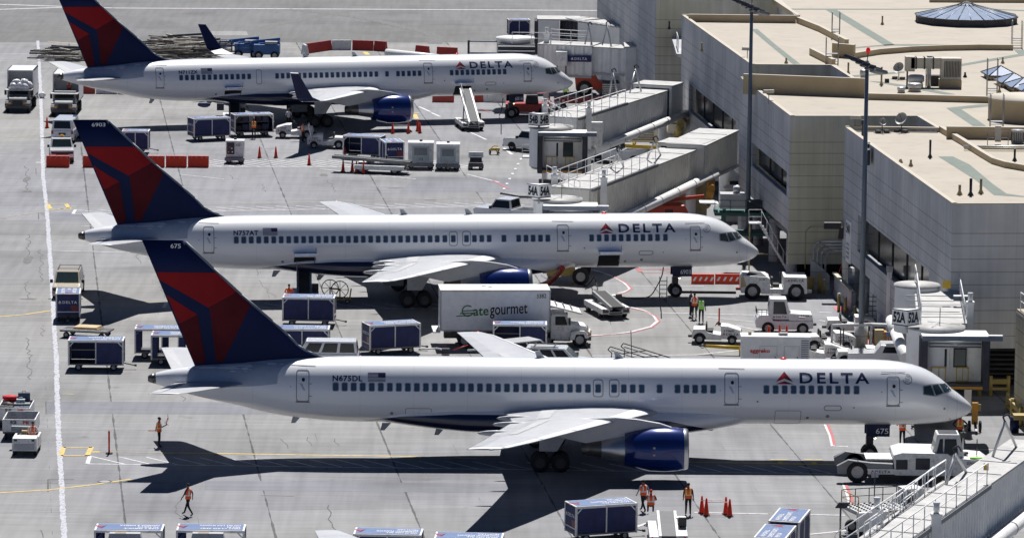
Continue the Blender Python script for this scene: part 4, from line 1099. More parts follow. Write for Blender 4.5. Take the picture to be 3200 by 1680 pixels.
  if winglets:
   mb = MB()
   V = [(-27.6, sg * 18.6, 5.28), (-29.35, sg * 18.6, 5.3), (-28.5, sg * 19.6, 5.7), (-29.9, sg * 19.6, 5.72), (-29.9, sg * 20.3, 7.9), (-30.6, sg * 20.3, 7.95)]
   q = []
   for v in V: q += [(v[0], v[1] + .07 * sg, v[2] - .03), (v[0], v[1] - .07 * sg, v[2] + .03)]
   mb.add(q, [(0, 2, 6, 4), (4, 6, 10, 8), (1, 5, 7, 3), (5, 9, 11, 7), (0, 4, 5, 1), (4, 8, 9, 5), (2, 3, 7, 6), (6, 7, 11, 10), (8, 10, 11, 9)], 'navy', False); mb.build('winglet', wg)
  mb = MB(); mb.blob((-28.0, sg * 18.85, 5.27), (.14, .06, .05), 'teal' if sg < 0 else 'lamp_red', amp=0); mb.build('navigation_light', wg)
  # engine
  mb = MB(); c = (0, sg * 6.5, 2.98)
  X = lambda pr: [(r, -s) for s, r in pr]
  mb.lathe(X([(16.95, 1.16), (17.3, 1.23), (18.0, 1.28), (18.8, 1.25), (19.6, 1.09), (20.25, .93), (20.25, .7)]), c, 'engine_blue', axis='X', seg=40); en = mb.build('engine_cowling', root)
  mb = MB(); mb.lathe(X([(17.6, .98), (17.1, .98), (16.8, 1.03), (16.7, 1.1), (16.8, 1.16), (16.96, 1.175)]), c, 'bare_metal', axis='X', seg=40); mb.build('intake_lip', en)
  mb = MB(); mb.lathe(X([(17.1, .985), (17.9, .99), (17.9, .3), (17.2, .02)]), c, 'dark_metal', axis='X', seg=28); mb.build('fan', en)
  mb = MB(); mb.lathe(X([(20.1, .78), (20.6, .7), (21.55, .53)]), c, 'bare_metal', axis='X', seg=32); mb.build('core_cowl', en)
  mb = MB(); mb.lathe(X([(21.5, .52), (22.1, .43), (22.65, .33), (22.6, .28), (21.9, .2)]), c, 'hot_metal', axis='X', seg=28); mb.build('exhaust_nozzle', en)
  for zz in (-.12, .28):
   mb = MB(); mb.box(-18.72, -18.58, sg * 6.5 - 1.27, sg * 6.5 - 1.24, 2.98 + zz - .05, 2.98 + zz + .05, 'grey_metal'); mb.build('latch', en)
  mb = MB(); mb.prism([(-17.55, 4.2), (-18.3, 4.45), (-19.6, 4.68), (-20.8, 4.78), (-23, 4.7), (-25.6, 4.2), (-24.4, 3.75), (-22.4, 3.3), (-20.2, 3.5), (-18.5, 3.9)], sg * 6.5 - .17, sg * 6.5 + .17, 'wing_grey'); mb.build('pylon', root, .04)
 # tailplanes
 for sg in (-1, 1):
  st = loftwing([(sg * .5, 41.2, 45.6, 5.5, .42), (sg * 1.4, 41.8, 45.75, 5.55, .36), (sg * 4.5, 43.45, 46.25, 5.83, .22), (sg * 7.2, 44.85, 46.75, 6.08, .12), (sg * 7.62, 45.25, 46.8, 6.12, .06)], ('wing_grey', 'wing_grey', 'wing_grey'), 'tailplane', root)
  mb = MB()
  mb.add([(-45.6 + .6, sg * 1.5, 5.68), (-46.42 + .3, sg * 7.1, 6.12), (-46.7, sg * 7.1, 6.1), (-45.75, sg * 1.5, 5.58)], [(0, 1, 2, 3)], 'light_grey'); mb.build('elevator', st)
 # dark seal patch on the tail where the tailplane moves (blue grey)
 seal = [NS(*p) for p in [(590, 1143), (600, 1146), (650, 1143), (760, 1137), (900, 1128), (935, 1124), (905, 1134), (880, 1150), (868, 1172), (866, 1200), (800, 1207), (700, 1212), (620, 1210), (585, 1207), (586, 1165)]]
 seal = [(s, min(z, prof(s)[0] + prof(s)[1] * .985)) for s, z in seal]
 drape('tail_panel', [seal], 'tail_grey', root, eps=.01, sgrid=.35)
 # fin
 zs = [13.62, 12, 10.5, 9, 8, 7.4, 7.0, 6.75]
 secs = [(z, fin_le(z), fin_te(z), 0, fin_th(z)) for z in zs] + [(6.1, fin_le(6.9), fin_te(6.1), 0, fin_th(6.1))]
 mb = MB(); nn = 12; k = 2 * nn; V = []
 for z, le, te, _, th in secs:
  up = [((1 - math.cos(math.pi * i / nn)) / 2) for i in range(nn + 1)]
  f = lambda c: th * (1.48 * math.sqrt(c) - .63 * c - 1.76 * c * c + 1.42 * c**3 - .51 * c**4) * .6
  V += [(-(le + (te - le) * c), -f(c), z) for c in up] + [(-(le + (te - le) * c), f(c), z) for c in up[-2:0:-1]]
 mb.add(V, [(i * k + j, i * k + (j + 1) % k, (i + 1) * k + (j + 1) % k, (i + 1) * k + j) for i in range(len(secs) - 1) for j in range(k)] + [tuple(range(k))], 'tail_navy', True)
 fin = mb.build('fin', root)
 for sg in (-1, 1):
  def dp(nm, pl, m):
   pl = [(max(min(s, fin_te(z) - .03), fin_le(z) + .06), z) for s, z in pl]
   drape(nm, [pl], m, fin, eps=.014, grid=.3, side=sg, surf=fin_half, sgrid=.3)
  dp('fin_marking', [FW(*p) for p in [(225, 400), (835, 405), (930, 500), (1025, 597), (745, 750), (500, 612), (260, 478)]], 'tail_red')
  dp('fin_marking', [FW(*p) for p in [(325, 625), (480, 725), (635, 820), (455, 915), (390, 770)]], 'tail_red')
  dp('fin_marking', [FW(*p) for p in [(455, 918), (637, 822), (660, 990), (722, 1300), (612, 1318), (540, 1150)]], 'tail_maroon')
  dp('fin_marking', [FW(*p) for p in [(748, 752), (1028, 600), (1100, 665), (1165, 730), (1030, 1010), (893, 1290), (822, 1300), (775, 900), (768, 830)]], 'tail_maroon')
  s_, z_ = FW(368, 162); s2, z2 = FW(470, 118)
  if num and sg < 0: drape_text('number', num, s_ + (.35 if len(num) > 3 else 0), s2, z_, z2, 'letter_white', fin, side=sg, surf=fin_half, bold=.01)
 # light leading edge
 mb = MB(); mb.tube([(-fin_le(z), 0, z) for z in (13.5, 12, 10.5, 9, 8.2, 7.6, 7.25, 7.05)], .075, 'pole_blue', seg=8); mb.build('fin_leading_edge', fin)
 # cabin windows
 def winmesh():
  m_ = MB(); rr = lambda a, b, r_, e: [(x, -(half(20, 5.55 + z) + e), 5.55 + z) for x, z in rrect(-a, a, -b, b, r_)]
  m_.add(rr(.18, .25, .09, .010), [tuple(range(20))], 'window_rim', True); m_.add(rr(.145, .215, .08, .016), [tuple(range(20))], 'cabin_window', True); return m_.mesh('window')
 if variant == 'A': wx = WIN_A
 else:
  # photo columns of the farthest aircraft turned into the same frame
  far = [551 + 17.75 * k for k in range(13)] + [852 + 17.5 * k for k in range(19)] + [1201, 1236, 1253, 1271, 1288, 1305] + [1408 + 17.1 * k for k in range(11)]
  wx = [1047.7 + (x - 551) * (2674 - 1047.7) / (1581 - 551) for x in far]
 for x in wx: inst('window', 'win', root, winmesh, loc=(-NS(x, 1213)[0], 0, 0))
 # doors
 def door(px0, px1, py0, py1, tall=True, nm='cabin_door'):
  s1, zt_ = NS(px0, py0); s0, _ = NS(px1, py0); zb = NS((px0 + px1) / 2, py1)[1]
  key = (nm, round(s1 - s0, 2), round(zt_, 2), 5.9 < s0 < 34)
  o_ = rrect(s0, s1, zb, zt_, .16); i_ = rrect(s0 + .045, s1 - .045, zb + .045, zt_ - .045, .13)
  d_ = drape(nm, ringpolys(o_, i_), 'door_seam', root, eps=.012, grid=.25)
  if tall:
   drape('sill', [[(s0 - .02, zb - .06), (s1 + .02, zb - .06), (s1 + .02, zb + .03), (s0 - .02, zb + .03)]], 'mid_grey', d_, eps=.03)
   m1 = s0 + (s1 - s0) * .45
   drape('window', [rrect(m1 - .09, m1 + .09, zt_ - .62, zt_ - .42, .085)], 'letter_black', d_, eps=.016)
   drape('handle', [[(m1 + .22, zt_ - .7), (m1 + .05, zt_ - .75), (m1 - .12, zt_ - 1.12), (m1 + .0, zt_ - 1.1)]], 'tail_grey', d_, eps=.016)
   drape('rain_gutter', [[(s0 - .35, zt_ + .17), (s1 + .3, zt_ + .2), (s1 + .3, zt_ + .23), (s0 - .35, zt_ + .2)]], 'door_seam', root, eps=.03, sgrid=.5)
   for hz in (zt_ - .75, zt_ - 1.45): drape('hinge', [[(s0 - .16, hz), (s0 + .02, hz), (s0 + .02, hz + .035), (s0 - .16, hz + .035)]], 'mid_grey', d_, eps=.03)
  return d_
 door(925, 966, 1155, 1255); door(2259, 2304, 1163, 1263)
 door(2767, 2808, 1175, 1266)
 if variant == 'A':
  door(1849.5, 1882, 1185, 1240, False, 'exit_hatch'); door(1899.5, 1932, 1185, 1240, False, 'exit_hatch')
 else:
  sx_ = 1047.7 + (795 - 551) * 1.579; door(sx_ - 14, sx_ + 14, 1178, 1250, False, 'exit_door')
 door(2573, 2629, 1265, 1282, False, 'access_panel')
 # lettering
 s1, za = NS(2496, 1197); s0, zb = NS(2712, 1164)
 drape_text('airline_name', 'DELTA', s1, s0, za, zb, 'letter_navy', root, bold=.02, spacing=1.28)
 (sa, z0), (sb, z1) = NS(2421, 1199), NS(2474, 1160); w_ = sa - sb; h_ = z1 - z0; L_ = lambda a, b: (sa - w_ * a, z0 + h_ * b)
 lg = drape('emblem', [[L_(.5, 1), L_(0, .16), L_(.5, .45)], [L_(.5, .25), L_(0, 0), L_(.5, 0)]], 'delta_red', root)
 drape('emblem_shade', [[L_(.5, 1), L_(.5, .45), L_(1, .16)], [L_(.5, .25), L_(.5, 0), L_(1, 0)]], 'delta_dark_red', lg)
 s1, za = NS(1038, 1191.5); s0, zb = NS(1131, 1174)
 drape_text('registration', reg, s1, s0, za, zb, 'letter_navy', root, bold=.03, spacing=1.08)
 (sa, z0), (sb, z1) = NS(1148, 1193), NS(1203, 1165); w_ = sa - sb; h_ = z1 - z0; L_ = lambda a, b: (sa - w_ * a, z0 + h_ * b)
 fl = drape('flag', [[L_(0, 0), L_(1, 0), L_(1, 1), L_(0, 1)]], 'letter_white', root, eps=.010)
 drape('flag_stripes', [[L_(0, (2 * k) / 13), L_(1, (2 * k) / 13), L_(1, (2 * k + 1) / 13), L_(0, (2 * k + 1) / 13)] for k in range(7)], 'letter_navy', fl, eps=.014)
 drape('flag_canton', [[L_(.58, .46), L_(1, .46), L_(1, 1), L_(.58, 1)]], 'letter_navy', fl, eps=.018)
 sc_, zc_ = NS(2833, 1184); o_ = [(sc_ + .27 * math.cos(a), zc_ + .27 * math.sin(a)) for a in [2 * math.pi * i / 20 for i in range(20)]]; i_ = [(sc_ + .235 * math.cos(a), zc_ + .235 * math.sin(a)) for a in [2 * math.pi * i / 20 for i in range(20)]]
 em = drape('alliance_mark', ringpolys(o_, i_)[4:] + [[(sc_ + .16, zc_ - .05 + k * .09), (sc_ - .14, zc_ + .03 + k * .09), (sc_ - .14, zc_ + .06 + k * .09), (sc_ + .16, zc_ - .02 + k * .09)] for k in (-1, 0, 1)], 'door_seam', root)
 # cockpit glazing
 ZN = lambda u, v: NS(2640 + u / 4.829, 1080 + v / 4.829)
 fr = [[ZN(*p) for p in [(1165, 600), (1290, 572), (1400, 560), (1510, 545), (1530, 570), (1630, 665), (1600, 682), (1490, 715), (1365, 762), (1340, 757), (1170, 735)]]]
 for sg in (-1, 1):
  f_ = drape('cockpit_frame', fr, 'window_rim', root, eps=.010, grid=.08, side=sg, sgrid=.12)
  for q in ([(1183, 612), (1285, 590), (1348, 748), (1185, 722)], [(1312, 588), (1398, 574), (1476, 703), (1368, 742)], [(1418, 570), (1500, 557), (1602, 660), (1500, 697)]):
   drape('cockpit_window', [[ZN(*p) for p in q]], 'cabin_glass', f_, eps=.018, grid=.08, side=sg, sgrid=.12)
 # radome seam, ports
 o_ = MB(); c, r = prof(.95); o_.lathe([(r + .004, -.955), (r + .006, -.945)], (0, 0, c), 'door_seam', axis='X', seg=40); o_.build('radome_seam', root)
 for px, py, r_ in [(2951, 1275, .07), (2969, 1307, .05), (2667, 1272, .05), (2753, 1224, .035), (1223, 1291, .1), (2585, 1299, .11), (2522, 1304, .09), (908, 1208, .03), (2365, 1253.5, .06), (1308, 1291, .05), (2248, 1219, .03)]:
  s, z = NS(px, py); drape('port', [[(s + r_ * math.cos(a), z + r_ * math.sin(a)) for a in [2 * math.pi * i / 10 for i in range(10)]]], 'mid_grey', root)
 # aerials
 for s, z, d_ in [(38.4, 3.5, -1), (33.3, 3.1, -1), (30.2, 2.85, -1), (14.5, 3.2, -1), (20.0, 7.0, 1), (24.5, 7.0, 1)]:
  mb = MB(); h = .38 * d_; mb.prism([(-s, z - .05 * d_), (-s - .5, z - .05 * d_), (-s - .62, z + h), (-s - .38, z + h)], -.03, .03, 'wing_grey'); mb.build('aerial', root)
 mb = MB(); mb.blob((-10.9, 0, 7.0), (.18, .14, .1), 'lamp_red', amp=0); mb.build('beacon', root)
 # cargo doors
 for (s0, s1) in ((9.95, 11.45), (31.0, 32.5)):
  if doors_open:
   h_ = drape('cargo_opening', [rrect(s0, s1, 3.35, 4.32, .1)], 'deep_shade', root, eps=.012)  # flat dark patch; the hold's shade is painted on the skin
   mb = MB(); mb.box(-s1 - .05, -s0 + .05, -2.75, -1.72, 4.58, 4.66, 'silver_blue'); mb.box(-s1 - .05, -s0 + .05, -2.82, -2.72, 4.52, 4.68, 'bare_metal'); d_ = mb.build('cargo_door', root, .02)
   mb = MB(); mb.cyl((-s0 - .05, -2.55, 4.6), (-s0 - .05, -2.55, 5.1), .02, 'dark_metal', seg=6); mb.cyl((-s0 - .1, -1.75, 3.9), (-s0 - .1, -2.5, 4.58), .025, 'grey_metal'); mb.build('strut', d_)
  else:
   o_ = rrect(s0, s1, 3.38, 4.32, .12); i_ = rrect(s0 + .03, s1 - .03, 3.41, 4.29, .1); drape('cargo_door', ringpolys(o_, i_), 'door_seam', root, eps=.012, grid=.2)
 # landing gear
 ng = MB(); ng.cyl((-5.85, 0, 1.6), (-5.75, 0, 3.5), .12, 'grey_metal'); ng.cyl((-5.85, 0, 2.2), (-4.6, 0, 3.3), .06, 'grey_metal'); ng.box(-6.05, -5.65, -.22, .22, 2.0, 2.5, 'dark_metal'); ng.cyl((-5.85, -.42, 1.62), (-5.85, .42, 1.62), .08, 'grey_metal')
 ng.box(-5.75, -5.55, -.3, .3, 2.5, 2.7, 'dark_metal'); ngo = ng.build('nose_gear', root); make_wheels(ngo, 'wheel', [(-5.85, -.3, GZ + .46), (-5.85, .3, GZ + .46)], .47, .28)
 mb = MB(); mb.blob((-5.55, 0, 2.45), (.09, .09, .09), 'lamp_white', amp=0); mb.build('taxi_light', ngo)
 for sg in (-1, 1):
  mb = MB(); mb.box(-6.1, -4.75, sg * .5 - .03, sg * .5 + .03, 2.62, 3.42, 'navy'); d_ = mb.build('gear_door', root)
  if sg < 0 and num:
   mb = MB(); text_on(mb, num, (-5.55, -.535, 2.78), (1, 0, 0), (0, 0, 1), .72, .32, 'letter_white', bold=.01); mb.build('number', d_)
 for sg in (-1, 1):
  mg = MB(); mg.cyl((-24.3, sg * 3.66, 1.7), (-24.2, sg * 3.66, 4.1), .17, 'grey_metal'); mg.cyl((-23.7, sg * 3.66, 1.7), (-24.9, sg * 3.66, 1.7), .12, 'dark_metal'); mg.cyl((-24.3, sg * 3.66, 2.4), (-24.2, sg * 1.9, 3.4), .08, 'grey_metal')
  for x in (-23.72, -24.88): mg.cyl((x, sg * 3.66 - .55, 1.69), (x, sg * 3.66 + .55, 1.69), .09, 'dark_metal')
  mgo = mg.build('main_gear', root); make_wheels(mgo, 'wheel', [(x, sg * 3.66 + d_, GZ + .54) for x in (-23.72, -24.88) for d_ in (-.42, .42)], .54, .36, 'dark_metal')  # dark hub colour stands for the shade under the aircraft
  mb = MB(); mb.prism([(-24.95, 4.25), (-23.2, 4.25), (-23.4, 3.3), (-23.95, 2.4), (-24.95, 2.4)], sg * 4.35 - .04, sg * 4.35 + .04, 'light_grey'); mb.build('gear_door', mgo)
  mb = MB(); mb.box(-26.3, -24.9, sg * 1.1 - .04, sg * 1.1 + .04, 2.2, 3.0, 'mid_grey'); mb.build('gear_door', mgo)
 return root
plane3 = airliner(26.467, 269.764, .027, 'N675DL', '675', 'nearest airliner, tail number 675, over the long pushback tractor')
plane2 = airliner(17.151, 329.042, .115, 'N757AT', '6903', 'middle airliner, tail number 6903, with both belly cargo doors open', doors_open=True)
plane1 = airliner(5.342, 431.215, .26, 'N711ZX', '6816', 'farthest airliner with upturned blue winglets and open cargo doors', winglets=True, doors_open=True, variant='B')
# only the wing tip of a fourth aircraft reaches into the picture
t = thing('wing_tip', 'grey wing tip reaching in at the bottom edge beside the blue cart', 'airplane wing', P(1060, 1657, 5.25), 0)
wt = loftwing([(0, 0, 1.2, 0, .1), (-1.2, -1.0, 1.0, -.1, .2), (-9, -6.5, -1.8, -.6, .4)], ('wing_grey', 'wing_grey', 'wing_grey'), 'wing', t)
wt.location = (0, 0, 0)
# ================================================================ jet bridges
def corrugated(mb, a, b, z0a, z1a, z0b, z1b, m, pitch=.42, depth=.15):
 # folded sheet from a to b (xy), folds running vertically
 a = Vector((a[0], a[1], 0)); b = Vector((b[0], b[1], 0)); L = (b - a).length; d = (b - a) / L; n = Vector((d.y, -d.x, 0))
 k = max(1, int(L / pitch)); pts = []
 for i in range(k):
  for f, o in ((0, 0), (.28, 0), (.5, depth), (.78, depth)): pts.append(((i + f) / k, o))
 pts.append((1, 0)); v = []
 for t, o in pts:
  p = a + d * L * t + n * o; v += [(p.x, p.y, z0a + (z0b - z0a) * t), (p.x, p.y, z1a + (z1b - z1a) * t)]
 mb.add(v, [(2 * i, 2 * i + 2, 2 * i + 3, 2 * i + 1) for i in range(len(pts) - 1)], m)
def tunnel(root, A, B, w_, h, m, rib=.42, nm='tunnel', over=.1):
 # A,B: near top edge points with z
 A = Vector(A); B = Vector(B); d = (B - A); d.z = 0; d.normalize(); n = Vector((d.y, -d.x, 0))
 if n.y < 0: n = -n
 mb = MB(); corrugated(mb, A.xy, B.xy, A.z - h, A.z, B.z - h, B.z, m, rib)
 A2, B2 = A + n * w_, B + n * w_
 mb.add([(A2.x, A2.y, A.z - h), (B2.x, B2.y, B.z - h), (B2.x, B2.y, B.z), (A2.x, A2.y, A.z)], [(0, 1, 2, 3)], m)
 A1, B1 = A + n * .08, B + n * .08
 mb.add([(A1.x, A1.y, A.z - h), (B1.x, B1.y, B.z - h), (B2.x, B2.y, B.z - h), (A2.x, A2.y, A.z - h)], [(0, 1, 2, 3)], 'mid_grey')
 for P1, P2 in ((A1, A2), (B1, B2)): mb.add([(P1.x, P1.y, P1.z - h), (P2.x, P2.y, P1.z - h), (P2.x, P2.y, P1.z), (P1.x, P1.y, P1.z)], [(0, 1, 2, 3)], m)
 o = mb.build(nm, root)
 mb = MB(); q = [A - n * over, B - n * over, B + n * (w_ + over), A + n * (w_ + over)]
 v = [(p.x, p.y, p.z + .0) for p in q] + [(p.x, p.y, p.z + .1) for p in q]
 mb.add(v, [(0, 1, 2, 3), (7, 6, 5, 4), (0, 4, 5, 1), (1, 5, 6, 2), (2, 6, 7, 3), (3, 7, 4, 0)], 'bridge_roof'); r_ = mb.build('roof', o)
 mb = MB(); L = (B - A).length
 for i in range(1, max(2, int(L / 3))):
  p = A + (B - A) * i / max(2, int(L / 3)); mb.beam(p + Vector((0, 0, .11)), p + n * w_ + Vector((0, 0, .11)), .06, .05, 'light_grey')
 mb.build('roof_seam', r_)
 mb = MB(); mb.beam(A - n * .06 + Vector((0, 0, -h - .08)), B - n * .06 + Vector((0, 0, -h - .08)), .14, .22, 'light_grey'); mb.build('sill_beam', o)
 return o, n, d
def cab(root, c, rz, wd=3.8, hh=3.2, sign=None, signpos=-1.7, ztop=7.55):
 # c: xy of the rotunda centre; cab opens towards local -Y
 T_ = Matrix.Translation((c[0], c[1], 0)) @ Matrix.Rotation(rz, 4, 'Z')
 def B_():
  k = MB(); k.T = T_; return k
 zb = ztop - hh
 k = B_(); k.lathe([(1.68, zb + .25), (1.68, ztop + .05)], (0, 0, 0), 'bridge_white', seg=32); k.lathe([(1.66, zb + .25), (1.5, zb + .05), (.01, zb + .05)], (0, 0, 0), 'mid_grey', seg=32); o = k.build('rotunda', root)
 k = B_(); k.lathe([(1.78, ztop + .05), (1.78, ztop + .16), (.01, ztop + .2)], (0, 0, 0), 'bridge_roof', seg=32); k.build('roof', o)
 k = B_(); x0, x1 = -1.0, wd - 1.0; y1 = -.9; y0 = -2.4
 k.box(x0 + .35, x1 - .35, y0 + .9, y1, zb + .3, ztop - .2, 'cream_paint'); cb = k.build('cab', root)
 k = B_(); k.box(x0, x1, y0 - .25, y1 + .4, ztop - .18, ztop - .02, 'bridge_white'); k.box(x0 - .02, x1 + .02, y0 - .3, y0 - .22, ztop - .3, ztop - .02, 'pole_blue'); k.build('cab_roof', cb)
 k = B_()
 for i in range(7):
  f = .06 * (i % 2); k.box(x0 + .0 - f, x0 + .34, y0 - .1 + i * .2, y0 + .1 + i * .2, zb - .05, ztop - .2, 'bellows')
 k.build('bellows', cb)
 k = B_()
 for i in range(7):
  f = .06 * (i % 2); k.box(x1 - .34, x1 + f, y0 - .1 + i * .2, y0 + .1 + i * .2, zb - .05, ztop - .2, 'bellows')
 k.build('bellows', cb)
 k = B_(); k.box(x0 + .4, x1 - .4, y0 + .3, y0 + .85, ztop - .75, ztop - .42, 'worn_white')
 for i in range(4): k.cyl((x0 + .45, y0 + .24 - .05 * (i % 2), ztop - .42 - i * .1), (x1 - .45, y0 + .24, ztop - .44 - i * .1), .05, 'bridge_white' if i % 2 == 0 else 'mid_grey', seg=6)
 k.build('canopy', cb)
 k = B_(); k.box(x0 + .1, x1 - .1, y0, y0 + 1, zb - .02, zb + .28, 'dark_metal'); k.box(x0 + .1, x1 - .1, y0 - .06, y0, zb + .02, zb + .16, 'ochre'); k.build('bumper', cb)
 yy = y0 + .88
 for i in range(2):
  xa = x0 + .5 + i * .62; k = B_(); k.box(xa, xa + .58, yy - .05, yy + .04, zb + .35, ztop - .75, 'bridge_white'); dr = k.build('door', cb)
  k = B_(); k.box(xa + .14, xa + .44, yy - .1, yy - .04, zb + 1.2, ztop - .95, 'glass'); k.build('window', dr)
 k = B_(); xa = x0 + 1.95; k.box(xa, xa + .78, yy - .05, yy, zb + 1.15, ztop - .9, 'black_paint'); k.box(xa + .06, xa + .72, yy - .07, yy - .04, zb + 1.22, ztop - .97, 'cabin_glass'); k.build('window', cb, .02)
 for xa, ww in ((x0 + .62, .9), (x0 + 2.1, .75)):
  k = B_(); z = zb + .35
  for q in ((xa, xa + ww, z, z + .06), (xa, xa + ww, z + .8, z + .86), (xa, xa + .06, z, z + .86), (xa + ww - .06, xa + ww, z, z + .86), (xa + ww * .5, xa + ww * .5 + .04, z, z + .86)): k.box(q[0], q[1], yy - .3, yy - .25, q[2], q[3], 'yellow_paint')
  k.build('safety_gate', cb)
 k = B_(); k.box(x1 - .1, x1 + .75, y0 - .22, y0 - .12, ztop - .3, ztop - .02, 'pole_blue'); k.box(x1 - .1, x1 + .75, y0 - .25, y0 + .1, ztop - .02, ztop + .03, 'bridge_white'); k.build('awning_arm', cb)
 k = B_(); k.cyl((.3, .2, ztop + .2), (.3, .2, ztop + 1.2), .025, 'dark_metal', seg=6)
 for a in (0, 2.1, 4.2): k.cyl((.3, .2, ztop + .3), (.3 + 1.2 * math.cos(a), .2 + 1.2 * math.sin(a), ztop + .2), .015, 'grey_metal', seg=5)
 k.build('antenna', root)
 if sign:
  k = B_(); s0 = Vector((signpos + .6, -1.3, ztop + .32)); hh_ = .95; ww = 1.05
  p = [s0, s0 + Vector((-ww * .78, .7, 0)), s0 + Vector((ww * .78, .7, 0))]
  k.slab([p[0].xy, p[2].xy, p[1].xy], s0.z, s0.z + hh_, 'sign_white'); k.cyl((s0.x, s0.y + .25, ztop - .1), (s0.x, s0.y + .25, s0.z), .09, 'light_grey', seg=8)
  sg_ = k.build('gate_sign', root)
  k = B_()
  for (a, b) in ((p[1], p[0]), (p[0], p[2])):
   u = (b - a); L = u.length; u.normalize(); nn = Vector((u.y, -u.x, 0)) * .02
   text_on(k, sign, a + u * .1 + nn + Vector((0, 0, .16)), u, (0, 0, 1), L - .2, hh_ - .3, 'letter_black', bold=.045)
   for z in (0, hh_ - .05): k.beam(a + nn * .4 + Vector((0, 0, z + .02)), b + nn * .4 + Vector((0, 0, z + .02)), .02, .05, 'letter_black')
  k.build('lettering', sg_)
 return cb
def column(root, p, ztop, w_=.45):
 k = MB(); k.box(p[0] - w_ / 2, p[0] + w_ / 2, p[1] - w_ / 2, p[1] + w_ / 2, 1.9, ztop, 'bridge_white'); k.box(p[0] - w_ * .6, p[0] + w_ * .6, p[1] - w_ * .6, p[1] + w_ * .6, ztop, ztop + .14, 'bridge_white'); k.cyl((p[0], p[1], ztop + .14), (p[0], p[1], ztop + .6), .15, 'bridge_white'); k.cyl((p[0], p[1], ztop + .6), (p[0], p[1], ztop + .66), .17, 'light_grey')
 return k.build('lift_column', root)
def hoist(root, a, b, top):
 a, b, top = Vector(a), Vector(b), Vector(top); k = MB(); k.cyl(a, top, .07, 'galvanised', seg=8); k.cyl(b, top, .07, 'galvanised', seg=8)
 k.tube([top, top + Vector((-.1, 0, .25)), top + Vector((.15, 0, .38)), top + Vector((.3, 0, .1))], .05, 'bellows', seg=6)
 return k.build('cable_frame', root)
def bridge(name, label, a1, a2, zt, zt2, w_, h, m, split=.5, rail=True, rib=.42, sgn=None, cabxy=None, cabrz=0, cols=(), duct=None, hoists=(), stub=None, group='passenger boarding bridges', span=None, signpos=-1.7):
 root = thing(name, label, 'jet bridge', P(a1[0], a1[1], zt) * Vector((1, 1, 0)) if False else (0, 0, 0), 0, group)
 A = P(*a1, zt); B = P(*a2, zt2); Mx = A + (B - A) * split
 tunnel(root, A, Mx, w_, h, m, rib)
 d = (B - A); d.z = 0; d.normalize(); n = Vector((d.y, -d.x, 0)); n = n if n.y > 0 else -n
 up = Vector((0, 0, .14))
 tunnel(root, Mx - n * .14 + up, B - n * .14 + up, w_ + .28, h + .28, m, rib)
 if rail:
  z = Vector((0, 0, .24))
  for off in (-.1, w_ + .1):
   k = MB(); k.rail([Mx + n * off + up + z * .4, B + n * off + up + z * .4], 1.05, 'sign_white', r=.03, every=1.9); k.build('railing', root)
  k = MB(); k.beam(Mx - n * .25 + up, B - n * .25 + up, .2, .22, 'mid_grey'); k.build('walkway_edge', root)
 if cabxy is not None: cab(root, cabxy, cabrz, sign=sgn, ztop=zt2 - .1, signpos=signpos)
 for t in cols:
  p = A + (B - A) * t
  for off in (-.5, w_ + .5): column(root, (p + n * off).xy, p.z + .75)
  k = MB(); q = (p + n * w_ / 2); k.beam(Vector((p.x - n.x * .9, p.y - n.y * .9, 2.1)), Vector((p.x + n.x * (w_ + .9), p.y + n.y * (w_ + .9), 2.1)), .5, .5, 'dark_metal'); bg_ = k.build('wheel_bogie', root)
  for s in (-.6, .6):
   k = MB(); c_ = Vector((q.x + n.x * s, q.y + n.y * s, GZ + .55)); k.cyl(c_ - n * .2, c_ + n * .2, .55, 'black_rubber', seg=20); k.build('wheel', bg_)
 if duct:
  k = MB(); pts = [A + (B - A) * t + Vector((0, 0, dz)) - n * .55 for t, dz in duct]; k.tube(pts, .33, 'bridge_white', seg=14); dd_ = k.build('air_duct', root)
  k = MB(); nd = 7
  for i in range(nd):
   p = pts[0] + (pts[-1] - pts[0]) * (i + .5) / nd; dr = (pts[-1] - pts[0]).normalized(); k.cyl(p - dr * .05, p + dr * .05, .36, 'light_grey', seg=14)
  k.build('duct_ring', dd_)
 for a_, b_, t_ in hoists: hoist(root, a_, b_, t_)
 if stub:
  L = stub[0]; k = MB(); e = A - d * L
  q = [A + d * .5 - n * .35, e - n * .35, e + n * (w_ + .35), A + d * .5 + n * (w_ + .35)]
  k.slab([p.xy for p in q], zt - h - .1, zt + .38, m); o = k.build('rotunda_box', root)
  k = MB(); k.slab([(p + (n * (-.08) if i in (0, 1) else n * .08)).xy for i, p in enumerate(q)], zt + .38, zt + .48, 'bridge_roof'); k.build('roof', o)
  k = MB(); k.slab([p.xy for p in [A + d * .56 - n * .12, A + d * .5 - n * .12, A + d * .5 + n * (w_ + .1), A + d * .56 + n * (w_ + .1)]], zt - h, zt + .2, 'black_paint'); k.build('gasket', o)
  k = MB(); q = e + n * w_ / 2; k.cyl((q.x, q.y, 0), (q.x, q.y, zt - h), .4, 'bridge_white', seg=18); k.build('pedestal', root)
 return root, A, B, n, d
ZT_ = 7.4
def hz(px, py, z): return P(px, py, z)
r_, A, B, n, d = bridge('jet_bridge', 'white boarding bridge with triangular 54B sign behind the middle aircraft', (2093, 283), (1800, 377), ZT_, ZT_, 2.7, 2.3, 'bridge_white', split=.5, sgn='54B', signpos=-1.55,
 cabxy=P(1722, 397, 7.4).xy, cols=(.93,), duct=[(-.12, -2.2), (.98, -2.75)], stub=(2.4,), rib=.5,
 hoists=[(P(1903, 303, 7.4), P(1932, 305, 7.4), P(1915, 228, 9.4)), (P(1967, 296, 7.4), P(2005, 290, 7.4), P(1985, 216, 9.4))])
